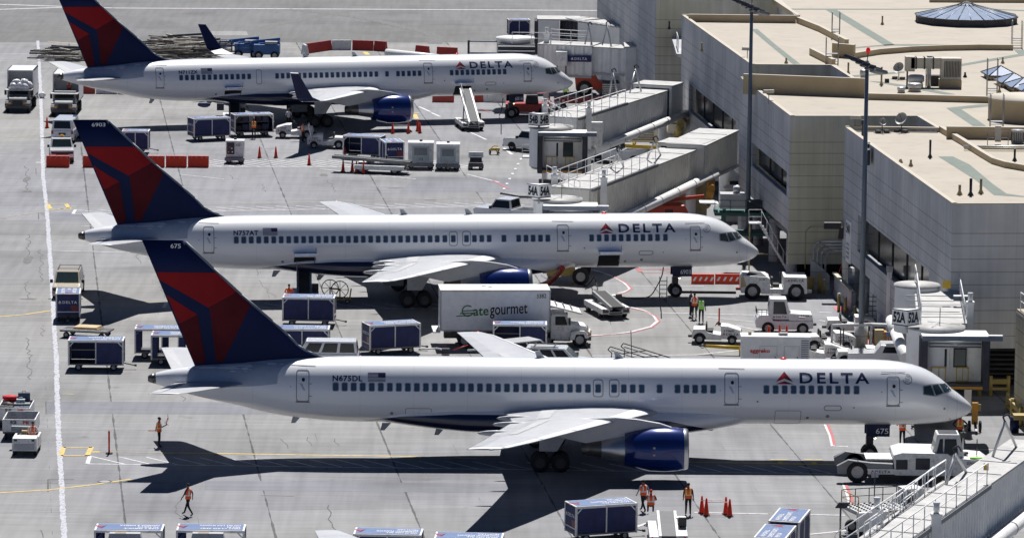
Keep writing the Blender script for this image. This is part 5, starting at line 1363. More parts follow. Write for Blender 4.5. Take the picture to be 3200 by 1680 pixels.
k = MB(); q = A + (B - A) * .9 - n * .9; k.box(q.x - .5, q.x + .5, q.y - .35, q.y + .2, 5.2, 7.1, 'worn_white'); k.build('control_cabinet', r_, .03)
k = MB(); k.rail([P(1784, 396, 7.5), P(1694, 345, 7.5), P(1700, 350, 7.5)], 1.0, 'sign_white', every=1.5); k.build('railing', r_)
k = MB(); q = P(1640, 470, 3.5); k.box(q.x - .2, q.x + 1.0, q.y - .6, q.y + .6, 4.1, 4.2, 'galvanised'); k.rail([(q.x - .2, q.y - .6, 4.2), (q.x + 1, q.y - .6, 4.2)], 1, 'sign_white', every=.6)
for i in range(8): k.box(q.x - .4 - i * .22, q.x - .2 - i * .22, q.y - .5, q.y + .5, 3.9 - i * .4, 3.95 - i * .4, 'galvanised')
k.build('service_stairs', r_)
r_, A, B, n, d = bridge('jet_bridge', 'long cream boarding bridge with triangular 54A sign just above the middle aircraft', (2182, 468), (1840, 600), ZT_, ZT_, 2.7, 2.35, 'bridge_cream', split=.42, sgn='54A', signpos=-1.9,
 cabxy=P(1742, 622, 7.4).xy, cols=(.93,), duct=[(-.12, -2.1), (.99, -2.8)], rib=.5, stub=(2.6,),
 hoists=[(P(1905, 535, 7.4), P(1952, 530, 7.4), P(1930, 474, 9.1)), (P(2020, 503, 7.4), P(2066, 487, 7.4), P(2045, 441, 9.1))])
# its fixed section to the terminal
tunnel(r_, P(2306, 410, 7.75), P(2203, 458, 7.75), 3.0, 2.6, 'bridge_cream', .5)
k = MB(); q = P(2262, 650, 0); k.cyl((q.x, q.y, 0), (q.x, q.y, 5.0), .42, 'bridge_white', seg=20); k.cyl((q.x, q.y, 0), (q.x, q.y, .5), .95, 'bridge_white', r2=.45, seg=20); k.build('pedestal', r_)
k = MB(); k.rail([P(1812, 612, 7.5), P(1708, 560, 7.5)], 1.0, 'sign_white', every=1.6); k.build('railing', r_)
# 52A: comes straight towards the camera
root = thing('jet_bridge', 'white boarding bridge with 52A sign standing against the nearest terminal wall', 'jet bridge', (0, 0, 0), 0, 'passenger boarding bridges')
zt = 7.55
c = P(2922, 1020, zt); cab(root, c.xy, .02, sign='52A', signpos=-2.4, ztop=zt - .1, wd=3.95)
tA, tB = P(2862, 912, zt), P(2875, 1012, zt)
k = MB(); k.slab([(tB.x - .1, tB.y), (tB.x + 2.7, tB.y), (tA.x + 2.75, tA.y), (tA.x, tA.y)], zt - 2.3, zt, 'bridge_white'); tn = k.build('tunnel', root)
k = MB(); k.slab([(tB.x - .18, tB.y), (tB.x + 2.78, tB.y), (tA.x + 2.83, tA.y), (tA.x - .08, tA.y)], zt, zt + .08, 'bridge_roof'); k.build('roof', tn)
k = MB()
for i in range(1, 6):
 y = tB.y + (tA.y - tB.y) * i / 6; k.box(tB.x - .1, tB.x + 2.7, y - .03, y + .03, zt + .08, zt + .12, 'light_grey')
k.build('roof_seam', tn)
q = P(2866, 893, zt + .3); k = MB(); k.lathe([(1.38, zt - 2.5), (1.38, zt + .3)], (q.x, q.y, 0), 'bridge_white', seg=32); ro = k.build('rotunda', root)
k = MB(); k.lathe([(1.44, zt + .3), (1.44, zt + .42), (.01, zt + .5)], (q.x, q.y, 0), 'bridge_roof', seg=32); k.build('roof', ro)
k = MB(); k.cyl((q.x, q.y, 0), (q.x, q.y, zt - 2.5), .5, 'bridge_white', seg=20); k.build('pedestal', root)
for xo in (.05, 2.65):
 k = MB(); k.rail([(tB.x + xo, tB.y, zt + .08), (tA.x + xo, tA.y, zt + .08), (tA.x + (xo if xo < 1 else xo), tA.y + 1.4, zt + .4)], 1.1, 'sign_white', r=.03, every=1.7); k.build('railing', root)
k = MB(); k.rail([(tB.x + .05, tB.y, zt + .08), (tB.x + 2.65, tB.y, zt + .08)], 1.1, 'sign_white', r=.025, every=3); k.build('railing', root)
column(root, (tB.x + 3.15, tB.y + 2.2), zt + .9, .4)
p = P(2775, 1062); ztp = 9.9; k = MB(); k.box(p.x - .16, p.x + .16, p.y - .16, p.y + .16, 0, 6.0, 'bridge_white'); k.box(p.x - .2, p.x + .2, p.y - .2, p.y + .2, 5.7, 6.1, 'light_grey'); k.build('tall_post', root)
k = MB(); k.tube([P(2785, 1000, 4.2), P(2800, 1040, 3.9), P(2830, 1120, 3.4)], .36, 'bridge_white', seg=14); k.build('air_duct', root)
k = MB(); q = P(2958, 900, zt + 1.1); k.add([(q.x - .25, q.y, q.z), (q.x + .25, q.y, q.z), (q.x + .25, q.y, q.z + .45), (q.x - .25, q.y, q.z + .45)], [(0, 1, 2, 3)], 'yellow_paint'); k.build('warning_plate', root)
k = MB(); q = P(2980, 925, zt + .7); k.box(q.x, q.x + 1.15, q.y, q.y + .12, q.z - .3, q.z, 'pole_blue'); k.box(q.x, q.x + 1.15, q.y - .2, q.y + .2, q.z, q.z + .05, 'bridge_white'); k.build('awning_arm', root)
for q_ in (3014, 3034):
 k = MB(); a = P(q_, 1090, 2); k.tube([(a.x, a.y, 1.6), (a.x, a.y, 6.3), (a.x + .25, a.y, 6.3), (a.x + .25, a.y, 2.4)], .05, 'black_rubber', seg=6); k.build('hanging_cable', root)
# bottom right
r_, A, B, n, d = bridge('jet_bridge', 'large white boarding bridge with roof walkway and railings in the bottom right corner', (3275, 1385), (2740, 1765), ZT_, ZT_, 1.9, 2.6, 'bridge_white', split=.40, cols=(.74,), rib=.5, duct=[(-.1, -2.45), (1.0, -2.9)],
 hoists=[(P(3100, 1432, 7.4), P(3178, 1400, 7.4), P(3140, 1316, 9.3)), (P(2952, 1530, 7.4), P(3022, 1478, 7.4), P(2985, 1415, 9.1))])
k = MB(); a = P(3072, 1518, 7.5); k.add([(a.x, a.y, 8.3), (a.x + .25, a.y, 8.3), (a.x + .25, a.y, 8.65), (a.x, a.y, 8.65)], [(0, 1, 2, 3)], 'yellow_paint'); k.build('warning_plate', r_)
k = MB(); a = P(2916, 1523, 7.4); b = P(2740, 1672, 7.4)
k.rail([a, b], 1.05, 'sign_white', r=.03, every=1.2); k.rail([b, P(2700, 1700, 7.4)], 1.05, 'sign_white', every=1); k.rail([P(2954, 1500, 7.5), a], 1.05, 'sign_white', every=1.4); k.build('railing', r_)
# the two bridges beyond the far aircraft
root = thing('jet_bridge', 'white boarding bridge carrying the blue name board behind the nose of the farthest aircraft', 'jet bridge', (0, 0, 0), 0, 'passenger boarding bridges')
def sect(x0, x1, ya0, ya1, z, w_, h, m, rib):
 tunnel(root, P(x1, ya1, z), P(x0, ya0, z), w_, h, m, rib)
sect(1850, 1960, 149, 155, 6.95, 2.6, 2.3, 'bridge_white', .8); sect(1680, 1850, 140, 147, 7.05, 2.9, 2.7, 'bridge_white', .75)
WA, WB = P(1680, 140, 7.05), P(1850, 147, 7.05)
wp = lambda px, py: onwall(px, py, (WA.x, WA.y - .15), (WB.x, WB.y - .15))
a, b = P(1955, 152, 7.3), P(2005, 150, 7.3)
k = MB(); k.slab([(a.x, a.y - .3), (b.x, b.y - .3), (b.x, b.y + 3.4), (a.x, a.y + 3.4)], 4.2, 7.4, 'bridge_white'); o = k.build('rotunda_box', root); k = MB(); k.slab([(a.x - .1, a.y - .4), (b.x, b.y - .4), (b.x, b.y + 3.5), (a.x - .1, a.y + 3.5)], 7.4, 7.5, 'bridge_roof'); k.build('roof', o)
a = wp(1775, 193); b = wp(1848, 194); u = (b - a).normalized(); nn = Vector((u.y, -u.x, 0))
k = MB(); k.beam(a + Vector((0, 0, .3)) + nn * .1, b + Vector((0, 0, .3)) + nn * .1, .08, .6, 'navy_panel'); bd = k.build('name_board', root)
k = MB(); delta_on(k, a + u * .3 + nn * .16 + Vector((0, 0, .17)), u, (0, 0, 1), 1.55, 'letter_white'); k.build('lettering', bd)
k = MB(); q = wp(1755, 200); k.box(q.x - .55, q.x + .5, q.y - .7, q.y - .02, q.z - .1, q.z + 1.2, 'worn_white'); k.build('control_cabinet', root, .03)
k = MB();
for s in (-.4, .4): k.box(q.x + s - .06, q.x + s + .06, q.y - .3, q.y - .2, q.z - 1.2, q.z, 'dark_metal')
k.build('cabinet_leg', root)
c = P(1665, 137, 7.5); column(root, P(1708, 137, 7.05).xy, 7.9, .5)
k = MB(); k.rail([P(1600, 137, 7.2), P(1720, 139, 7.2)], 1.05, 'sign_white', r=.035, every=1.6); k.rail([P(1722, 139, 7.2), P(1846, 146, 7.2)], 1.05, 'sign_white', r=.035, every=1.8); k.rail([P(1722, 127, 7.2), P(1846, 134, 7.2)], 1.05, 'sign_white', r=.035, every=1.8); k.build('railing', root)
c = P(1590, 137, 6.95)
k = MB(); k.lathe([(1.7, 4.8), (1.7, 7.4), (1.8, 7.4), (1.8, 7.55), (.01, 7.6)], (c.x + .6, c.y, 0), 'bridge_white', seg=28); k.build('rotunda', root)
k = MB()
for i in range(7): k.box(c.x - 1.0, c.x + 2.4, c.y - 2.3 - .1 * i, c.y - 2.15 - .1 * i, 6.9 - i * .2, 7.0 - i * .2, 'bridge_white' if i % 2 == 0 else 'bellows')
k.box(c.x - 1.0, c.x + 2.4, c.y - 2.1, c.y - 1.0, 4.6, 7.1, 'bellows'); k.build('cab', root)
k = MB(); k.box(c.x - 3.8, c.x - 3.6, c.y - .3, c.y + .3, 5.0, 7.2, 'bellows')
k.box(c.x - 3.8, c.x - .9, c.y - .2, c.y + .2, 7.1, 7.2, 'pole_blue'); k.box(c.x - 3.6, c.x - .9, c.y - .2, c.y + .2, 6.0, 6.1, 'navy'); k.box(c.x - 1.1, c.x - .9, c.y - .3, c.y + .3, 5.0, 7.2, 'bellows'); k.build('cab_frame', root)
root = thing('jet_bridge', 'farthest white boarding bridge with ribbed roof and blue slit windows against the far wall', 'jet bridge', (0, 0, 0), 0, 'passenger boarding bridges')
za = 7.9
tunnel(root, P(2004, 97, za), P(1806, 70, za), 3.0, 2.9, 'bridge_white', 2.5)
tunnel(root, P(1806, 68, za), P(1750, 62, za), 3.0, 2.9, 'bellows', .4)
q = P(1715, 62, za); k = MB(); k.box(q.x - 1.0, q.x + 1.0, q.y - .6, q.y + 2.6, 4.8, za, 'bridge_white'); cbx = k.build('cab', root); k = MB(); k.box(q.x - 1.1, q.x + 3.0, q.y - .7, q.y + 2.7, za, za + .12, 'bridge_roof'); k.build('roof', cbx)
k = MB(); k.box(q.x - 1.35, q.x - 1.0, q.y - .5, q.y + 2.5, 4.6, za - .1, 'bellows'); k.build('bellows', cbx)
k = MB()
for i in range(12):
 t = i / 12; a = P(1810 + 194 * t, 68 + 28 * t, za + .15); k.beam(a, a + Vector((-1.2, 3.2, 0)), .12, .1, 'light_grey')
k.build('roof_rib', root)
for px in (1922, 1936, 1950, 1964, 1976):
 a = P(px, 125, 6.0); k = MB(); k.box(a.x - .12, a.x + .12, a.y - .35, a.y - .2, 5.6, 7.0, 'navy'); k.build('slit_window', root)
hoist(root, P(1828, 138, 7.4), P(1850, 142, 7.4), P(1840, 82, 9.2)); hoist(root, P(1882, 141, 7.4), P(1910, 146, 7.4), P(1897, 80, 9.3))
# ================================================================ ground equipment
def quad(mb, pts, m): mb.add(pts, [tuple(range(len(pts)))], m)
def wheels4(t, xs, y, r, w_=.2, hub='hub_grey', dual=False):
 for x in xs:
  for s in (-1, 1): make_wheels(t, 'wheel', [(x, s * y, r)], r, w_, hub)
ROOFTXT = {'a': ['DAILY SERVICE', 'TO TOKYO', 'HANEDA & NARITA'], 'b': ['FIRST CLASS AND', 'WI-FI', 'ON ALL LAX FLIGHTS'], 'c': ['WI-FI ON ALL', 'DOMESTIC FLIGHTS', 'FROM LAX'], 'd': ['FIRST CLASS AND', 'ECONOMY COMFORT', 'ON ALL LAX FLIGHTS']}
def baggage_cart(label, loc, rz, txt='b', bays=(1, 1), flip=True, L=3.4, W=1.55, H=1.9, group='blue baggage carts', load=False, end=True):
 t = thing('baggage_cart', label, 'baggage cart', loc, rz, group)
 z0 = .48; x0, x1, y0, y1 = -L / 2, L / 2, -W / 2, W / 2
 m = MB(); m.box(x0, x1, y0, y1, z0 - .1, z0, 'dark_metal'); fl = m.build('deck', t)
 m = MB()
 for x in (x0, x1):
  for y in (y0, y1): m.box(x - .05, x + .05, y - .05, y + .05, z0 - .12, H, 'worn_white')
 for y in (y0, y1): m.box(x0, x1, y - .04, y + .04, H - .08, H, 'worn_white'); m.box(x0, x1, y - .04, y + .04, z0 - .1, z0 - .02, 'mid_grey'); m.box(-.035, .035, y - .045, y + .045, z0, H - .06, 'worn_white')
 for x, s in ((x0, 1), (x1, -1)):
  for y in (y0, y1): m.beam((x, y, H - .38), (x + s * .32, y, H - .06), .06, .06, 'worn_white')
 m.build('frame', t)
 m = MB(); m.box(x0 - .04, x1 + .04, y0 - .05, y1 + .05, H, H + .05, 'worn_white'); rf = m.build('roof', t)
 m = MB(); m.box(x0 + .06, x1 - .06, y0 + .04, y1 - .04, H + .05, H + .065, 'roof_blue')
 m.build('roof_sheet', rf)
 m = MB(); u, v = ((-1, 0, 0), (0, -1, 0)) if flip else ((1, 0, 0), (0, 1, 0)); sg = -1 if flip else 1
 zz = H + .072
 for i, line in enumerate(ROOFTXT[txt]):
  wl = min(2.1, .135 * len(line)); o_ = Vector((sg * (-L / 2 + .2), sg * (.5 - .37 * (i + 1) + .15 ), zz)); text_on(m, line, o_, u, v, wl, .25, 'letter_white', bold=.02)
 m.build('roof_lettering', rf)
 m = MB(); cx_ = sg * (L / 2 - .3); quad(m, [(cx_, sg * .45, zz), (cx_ - .38, -sg * .3, zz), (cx_, -sg * .05, zz)], 'delta_red'); quad(m, [(cx_, sg * .45, zz), (cx_, -sg * .05, zz), (cx_ + .22, -sg * .3, zz)], 'delta_dark_red'); m.build('roof_emblem', rf)
 for x, s in ((x0, -1), (x1, 1)):
  m = MB(); m.box(x - .02, x + .02, y0 + .05, y1 - .05, z0, H - .05, 'navy_panel'); e = m.build('end_panel', t)
  if end:
   m = MB(); u = (0, -s * -1, 0) if s > 0 else (0, -1, 0)
   delta_on(m, (x + s * .03, -(y1 - .12) * (1 if s > 0 else -1), H - .62), (0, 1 if s > 0 else -1, 0), (0, 0, 1), 1.25, 'letter_white'); m.build('lettering', e)
   m = MB(); yy = .15 * s; quad(m, [(x + s * .03, yy, 1.15), (x + s * .03, yy + .5 * s, 1.15), (x + s * .03, yy + .5 * s, .8), (x + s * .03, yy + .12 * s, .72)], 'delta_dark_red'); m.build('emblem', e)
   m = MB(); m.box(x + s * .02, x + s * .045, y0 + .06, y1 - .06, z0 + .22, z0 + .27, 'worn_white'); m.build('strip', e)
 for side, y in ((0, y0), (1, y1)):
  for b in (0, 1):
   st = bays[b]
   xa, xb = (x0 + .05, -.04) if b == 0 else (.04, x1 - .05)
   if st == 1 or (side == 1 and st == 2):
    m = MB(); n = 6
    v_ = []
    for i in range(n + 1):
     xx = xa + (xb - xa) * i / n; o_ = .02 * (i % 2); v_ += [(xx, y + (o_ if y > 0 else -o_) - .0, z0 + .02), (xx, y + (.01 if y > 0 else -.01), H - .08)]
    m.add(v_, [(2 * i, 2 * i + 2, 2 * i + 3, 2 * i + 1) for i in range(n)], 'navy_panel'); m.build('curtain', t)
   elif st == 0:
    m = MB(); m.box(xa, xa + .32, y - .03, y + .03, z0 + .02, H - .08, 'navy_panel'); m.build('curtain', t)
 if 2 in bays or load:
  m = MB(); m.box(x0 + .1, x1 - .1, -.03, .03, 1.2, 1.24, 'grey_metal'); m.build('shelf_rail', t)
 m = MB(); m.beam((x1, 0, z0 - .08), (x1 + .75, 0, .25), .08, .06, 'dark_metal'); m.box(x1 + .68, x1 + .82, -.08, .08, .2, .32, 'dark_metal'); m.build('tow_bar', t)
 m = MB(); m.box(x1 - .75, x1 - .45, y0 + .1, y1 - .1, .22, .42, 'dark_metal'); m.box(x0 + .45, x0 + .75, y0 + .1, y1 - .1, .22, .42, 'dark_metal'); m.build('axle', t)
 wheels4(t, (x0 + .6, x1 - .6), W / 2 - .12, .22, .14)
 return t
def tug(label, loc, rz, num='170204', group='white baggage tugs', canopy=False, driver=False):
 t = thing('baggage_tug', label, 'baggage tug', loc, rz, group)
 W = 1.45
 m = MB(); m.prism([(-1.55, .35), (-1.6, .62), (-1.5, .98), (-.75, 1.0), (-.55, .78), (.0, .66), (.35, .62), (.35, .3), (-.5, .3)], -W / 2, W / 2, 'worn_white'); bd = m.build('body', t, .03)
 m = MB(); m.prism([(.32, .36), (.3, 1.22), (.75, 1.2), (1.5, .98), (1.62, .92), (1.64, .36)], -W / 2 + .03, W / 2 - .03, 'worn_white'); h = m.build('hood', t, .04)
 m = MB()
 for i in range(7): m.box(1.64, 1.665, -.5 + i * .155, -.42 + i * .155, .42, .86, 'dark_metal')
 m.build('grille', h)
 for s in (-1, 1):
  m = MB(); y = s * (W / 2 - .02)
  u = (1, 0, 0) if s < 0 else (-1, 0, 0); xs = .42 if s < 0 else 1.5
  delta_on(m, (xs, y + s * .012, .62), u, (0, 0, 1), 1.05, 'letter_navy', 'delta_red'); text_on(m, num, (xs + (.1 if s < 0 else -.1), y + s * .012, .84), u, (0, 0, 1), .65, .14, 'letter_navy'); m.build('lettering', h)
  m = MB(); m.lathe([(.01, 0), (.07, .0), (.07, .05)], (1.62, s * .5, .8), 'lamp_amber', axis='X', seg=8); m.build('headlight', h)
  m = MB(); m.box(-.62, -.2, s * .33 - .2, s * .33 + .2, .78, .92, 'black_paint'); m.box(-.72, -.58, s * .33 - .2, s * .33 + .2, .85, 1.35, 'black_paint', tx=.03, ty=.04); m.build('seat', t, .03)
 m = MB(); m.cyl((.3, -.33, 1.15), (.05, -.33, 1.32), .025, 'black_paint'); m.lathe([(.2, -.015), (.22, 0), (.2, .015), (.18, 0), (.2, -.015)], (0, 0, 0), 'black_paint', seg=14)
 k = len(m.v) - 70
 sw = m.build('steering_column', t)
 sw.location = (0, 0, 0)
 for i in range(70):
  c_ = sw.data.vertices[k + i].co; c_.xyz = Matrix.Rotation(R(-55), 3, 'Y') @ c_ + Vector((.03, -.33, 1.33))
 m = MB(); m.box(-1.85, -1.55, -.12, .12, .35, .5, 'dark_metal'); m.build('hitch', t)
 for s in (-1, 1):
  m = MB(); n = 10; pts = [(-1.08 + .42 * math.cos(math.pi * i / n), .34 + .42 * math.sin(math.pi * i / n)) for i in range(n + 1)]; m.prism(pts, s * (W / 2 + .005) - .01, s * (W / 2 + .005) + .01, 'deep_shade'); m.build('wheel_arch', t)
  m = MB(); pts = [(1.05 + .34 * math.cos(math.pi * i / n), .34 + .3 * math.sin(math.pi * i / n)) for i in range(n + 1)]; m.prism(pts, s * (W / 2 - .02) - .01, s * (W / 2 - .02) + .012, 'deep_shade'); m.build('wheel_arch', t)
 for s in (-1, 1): make_wheels(t, 'wheel', [(-1.08, s * (W / 2 - .05), .34)], .34, .22); make_wheels(t, 'wheel', [(1.05, s * (W / 2 - .08), .28)], .28, .2)
 if canopy:
  m = MB(); m.box(1.2, 1.3, -W / 2, W / 2, .9, 2.05, 'worn_white', sh=.3); m.build('raised_panel', t)
 return t
def boxy_car(name, label, cat, loc, rz, L, W, H, paint, hood=.9, hoodz=.95, belt=1.0, ws=.55, rear=.1, roofin=.16, sides=2, pickup=False, wheel_r=.35, group=None, nose=.0, rack=False, facing_front=True, rear_rake=.15, glassm='cabin_glass'):
 t = thing(name, label, cat, loc, rz, group)
 x0, x1 = -L / 2, L / 2; zb = .3
 cab0 = x0 + rear; cab1 = x1 - hood
 if pickup: cab0 = -.35
 if not pickup:
  prof_ = [(x0, zb), (x0 - .02, belt - .1), (x0 + .06, belt), (cab1, belt), (x1 - .12, hoodz - .1), (x1, hoodz - .28), (x1 + .03, zb + .2), (x1 - .05, zb)]
  m = MB(); m.prism(prof_, -W / 2, W / 2, paint); bd = m.build('body', t, .06)
 else:
  prof_ = [(cab0 - .1, zb), (cab0 - .1, belt), (cab1, belt), (x1 - .12, hoodz - .05), (x1, hoodz - .25), (x1 + .03, zb + .15), (x1 - .05, zb)]
  m = MB(); m.prism(prof_, -W / 2, W / 2, paint); bd = m.build('body', t, .06)
  m = MB(); m.box(x0, cab0 - .1, -W / 2 + .02, -W / 2 + .12, zb, belt, paint); m.box(x0, cab0 - .1, W / 2 - .12, W / 2 - .02, zb, belt, paint); m.box(x0, cab0 - .1, -W / 2 + .1, W / 2 - .1, zb, zb + .3, paint); m.box(x0, x0 + .07, -W / 2 + .02, W / 2 - .02, zb, belt - .02, paint); m.box(x0 + .07, cab0 - .1, -W / 2 + .12, W / 2 - .12, zb + .3, zb + .34, 'bellows'); bb_ = m.build('truck_bed', t)
  m = MB(); m.box(x0 + .1, x0 + .1 + .001, 0, .001, zb, zb + .01, 'bellows')
 b0, b1, t0, t1 = cab0, cab1, cab0 + rear_rake, cab1 - ws; ty = roofin
 m = MB(); v = [(b0, -W / 2 + .04, belt - .01), (b1, -W / 2 + .04, belt - .01), (b1, W / 2 - .04, belt - .01), (b0, W / 2 - .04, belt - .01), (t0, -W / 2 + ty, H), (t1, -W / 2 + ty, H), (t1, W / 2 - ty, H), (t0, W / 2 - ty, H)]
 m.add(v, [(0, 3, 2, 1), (4, 5, 6, 7), (0, 1, 5, 4), (1, 2, 6, 5), (2, 3, 7, 6), (3, 0, 4, 7)], paint); cb = m.build('cabin', t, .05)
 V = [Vector(p) for p in v]
 def pane(a, b, c, d, m_, u0, u1, w0, w1, out):
  f = lambda u, w_: (V[a] * (1 - u) + V[b] * u) * (1 - w_) + (V[d] * (1 - u) + V[c] * u) * w_ + Vector(out)
  q = MB(); quad(q, [f(u0, w0), f(u1, w0), f(u1, w1), f(u0, w1)], m_); return q
 pane(1, 2, 6, 5, glassm, .06, .94, .1, .9, (.02, 0, .012)).build('windscreen', cb)
 pane(3, 0, 4, 7, 'glass', .1, .9, .15, .88, (-.02, 0, .005)).build('rear_window', cb)
 for k in range(sides):
  u0 = .05 + k * .92 / sides; u1 = u0 + .92 / sides - .05
  pane(0, 1, 5, 4, 'glass', u0, u1, .12, .86, (0, -.016, .003)).build('side_window', cb)
  pane(2, 3, 7, 6, 'glass', 1 - u1, 1 - u0, .12, .86, (0, .016, .003)).build('side_window', cb)
 for s in (-1, 1):
  m = MB(); m.box(cab1 - .25, cab1 - .1, s * (W / 2 + .13) - .1, s * (W / 2 + .13) + .1, belt, belt + .22, 'black_paint'); m.build('mirror', t)
  m = MB(); m.box(x1 - .08, x1 + .045, s * (W / 2 - .27) - .2, s * (W / 2 - .27) + .2, hoodz - .36, hoodz - .2, 'glass'); m.build('headlight', t)
  m = MB(); m.box(x0 - .04, x0 + .05, s * (W / 2 - .12) - .09, s * (W / 2 - .12) + .09, belt - .35, belt - .1, 'red_paint'); m.build('tail_light', t)
 m = MB(); m.box(x1 - .05, x1 + .05, -W / 2 + .45, W / 2 - .45, hoodz - .42, hoodz - .18, 'black_paint'); m.build('grille', t)
 m = MB(); m.box(x1 - .1, x1 + .08, -W / 2 + .02, W / 2 - .02, zb, zb + .2, 'dark_metal' if pickup else paint); m.build('bumper', t, .03)
 m = MB(); m.box(x0 - .08, x0 + .1, -W / 2 + .05, W / 2 - .05, zb + .02, zb + .2, 'dark_metal'); m.build('bumper', t, .03)
 if not facing_front: m = MB(); m.box(x0 - .06, x0 - .02, -.3, .3, .78, .96, 'black_paint'); m.build('number_plate', t)
 n = 10
 for x in (x0 + L * .2, x1 - L * .19):
  for s in (-1, 1):
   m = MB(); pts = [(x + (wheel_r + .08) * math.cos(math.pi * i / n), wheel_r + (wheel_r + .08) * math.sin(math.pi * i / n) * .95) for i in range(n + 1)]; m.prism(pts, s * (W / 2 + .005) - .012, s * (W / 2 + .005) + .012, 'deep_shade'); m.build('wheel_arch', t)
   make_wheels(t, 'wheel', [(x, s * (W / 2 - .1), wheel_r)], wheel_r, .24)
 if rack:
  m = MB()
  for s in (-1, 1): m.beam((t0 + .3, s * (W / 2 - ty - .08), H + .06), (t1 - .4, s * (W / 2 - ty - .08), H + .06), .05, .05, 'black_paint')
  for x in (t0 + .5, t1 - .7): m.beam((x, -W / 2 + ty + .08, H + .07), (x, W / 2 - ty - .08, H + .07), .05, .03, 'black_paint')
  m.build('roof_rack', cb)
 return t
def cone(label, loc, h=.9, group='orange traffic cones', r=.2):
 m = MB(); m.box(-r, r, -r, r, 0, .035, 'black_rubber'); m.lathe([(r * .78, .035), (.045, h), (.01, h + .01)], (0, 0, 0), 'orange_red', seg=12)
 o = m.build('traffic_cone'); o.location = loc; return tag(o, label, 'cone', group)
def conebar(label, a, b):
 a = Vector(a); b = Vector(b); m = MB(); m.cyl(a, b, .028, 'sign_white', seg=6); o = m.build('cone_bar'); return tag(o, label, 'barrier bar', 'bars across traffic cones')
def post(label, loc, h=1.05, base=True):
 t = thing('delineator_post', label, 'delineator', loc, 0, 'orange delineator posts')
 m = MB(); m.cyl((0, 0, .05), (0, 0, h), .055, 'orange_red', seg=10); m.lathe([(.055, h), (.075, h + .02), (.02, h + .1)], (0, 0, 0), 'orange_red', seg=10); m.build('post', t)
 m = MB(); m.lathe([(.22, 0), (.2, .06), (.06, .09)], (0, 0, 0), 'black_rubber', seg=12); m.build('base', t)
 return t
def gpu(label, loc, rz, L=1.6, W=1.35, H=1.75, face='panel', skirt=True, num='', group='white ground power units', tow=False):
 t = thing('ground_power_unit', label, 'power unit', loc, rz, group); z0 = .4
 # local: face towards -y
 m = MB(); m.box(-L / 2, L / 2, -W / 2, W / 2, z0, H, 'worn_white', ty=.06); bd = m.build('housing', t, .03)
 m = MB(); m.box(-L / 2 - .03, L / 2 + .03, -W / 2 - .05, W / 2 + .03, H, H + .05, 'white_paint'); m.build('lid', t)
 y = -W / 2
 if face == 'panel':
  m = MB(); m.box(-L * .34, L * .34, y - .015, y + .05, z0 + .25, H - .25, 'teal'); p = m.build('door_panel', t); m = MB(); m.box(-L * .26, L * .26, y - .03, y + .04, z0 + .75, H - .38, 'mid_grey'); m.build('grille', p)
 else:
  m = MB(); m.box(-L / 2 + .1, -L * .02, y - .015, y + .05, z0 + .35, H - .12, 'bellows'); p = m.build('control_panel', t); m = MB()
  for i, (a, b, c) in enumerate([(-.5, .6, 'lamp_amber'), (-.25, .9, 'sign_white'), (-.4, 1.0, 'red_paint'), (-.2, .6, 'sign_white')]): m.box(a - .05, a + .05, y - .03, y, z0 + b - .1, z0 + b, c)
  m.build('gauges', p)
 if num: m = MB(); text_on(m, num, (L * .08, y - .02, H - .42) if face != 'panel' else (-.15, y - .025, z0 + .35), (1, 0, 0), (0, 0, 1), .34, .2, 'letter_black'); m.build('number', bd)
 m = MB(); m.box(-L / 2 - .08, L / 2 + .08, y - .38, y, z0 - .16, z0 + .1, 'mid_grey' if skirt else 'bellows'); m.build('skirt', t, .02)
 m = MB(); m.box(-.12, .12, .1, .3, H + .05, H + .18, 'black_paint'); m.build('exhaust', t)
 wheels4(t, (-L / 2 + .25, L / 2 - .25), W / 2 - .1, .24, .16)
 if tow: make_wheels(t, 'wheel', [(0, y - .3, .25)], .25, .12); m = MB(); m.tube([(0, y - .3, .3), (0, y - .75, .45), (0, y - .78, .8)], .03, 'yellow_paint'); m.build('tow_bar', t)
 return t
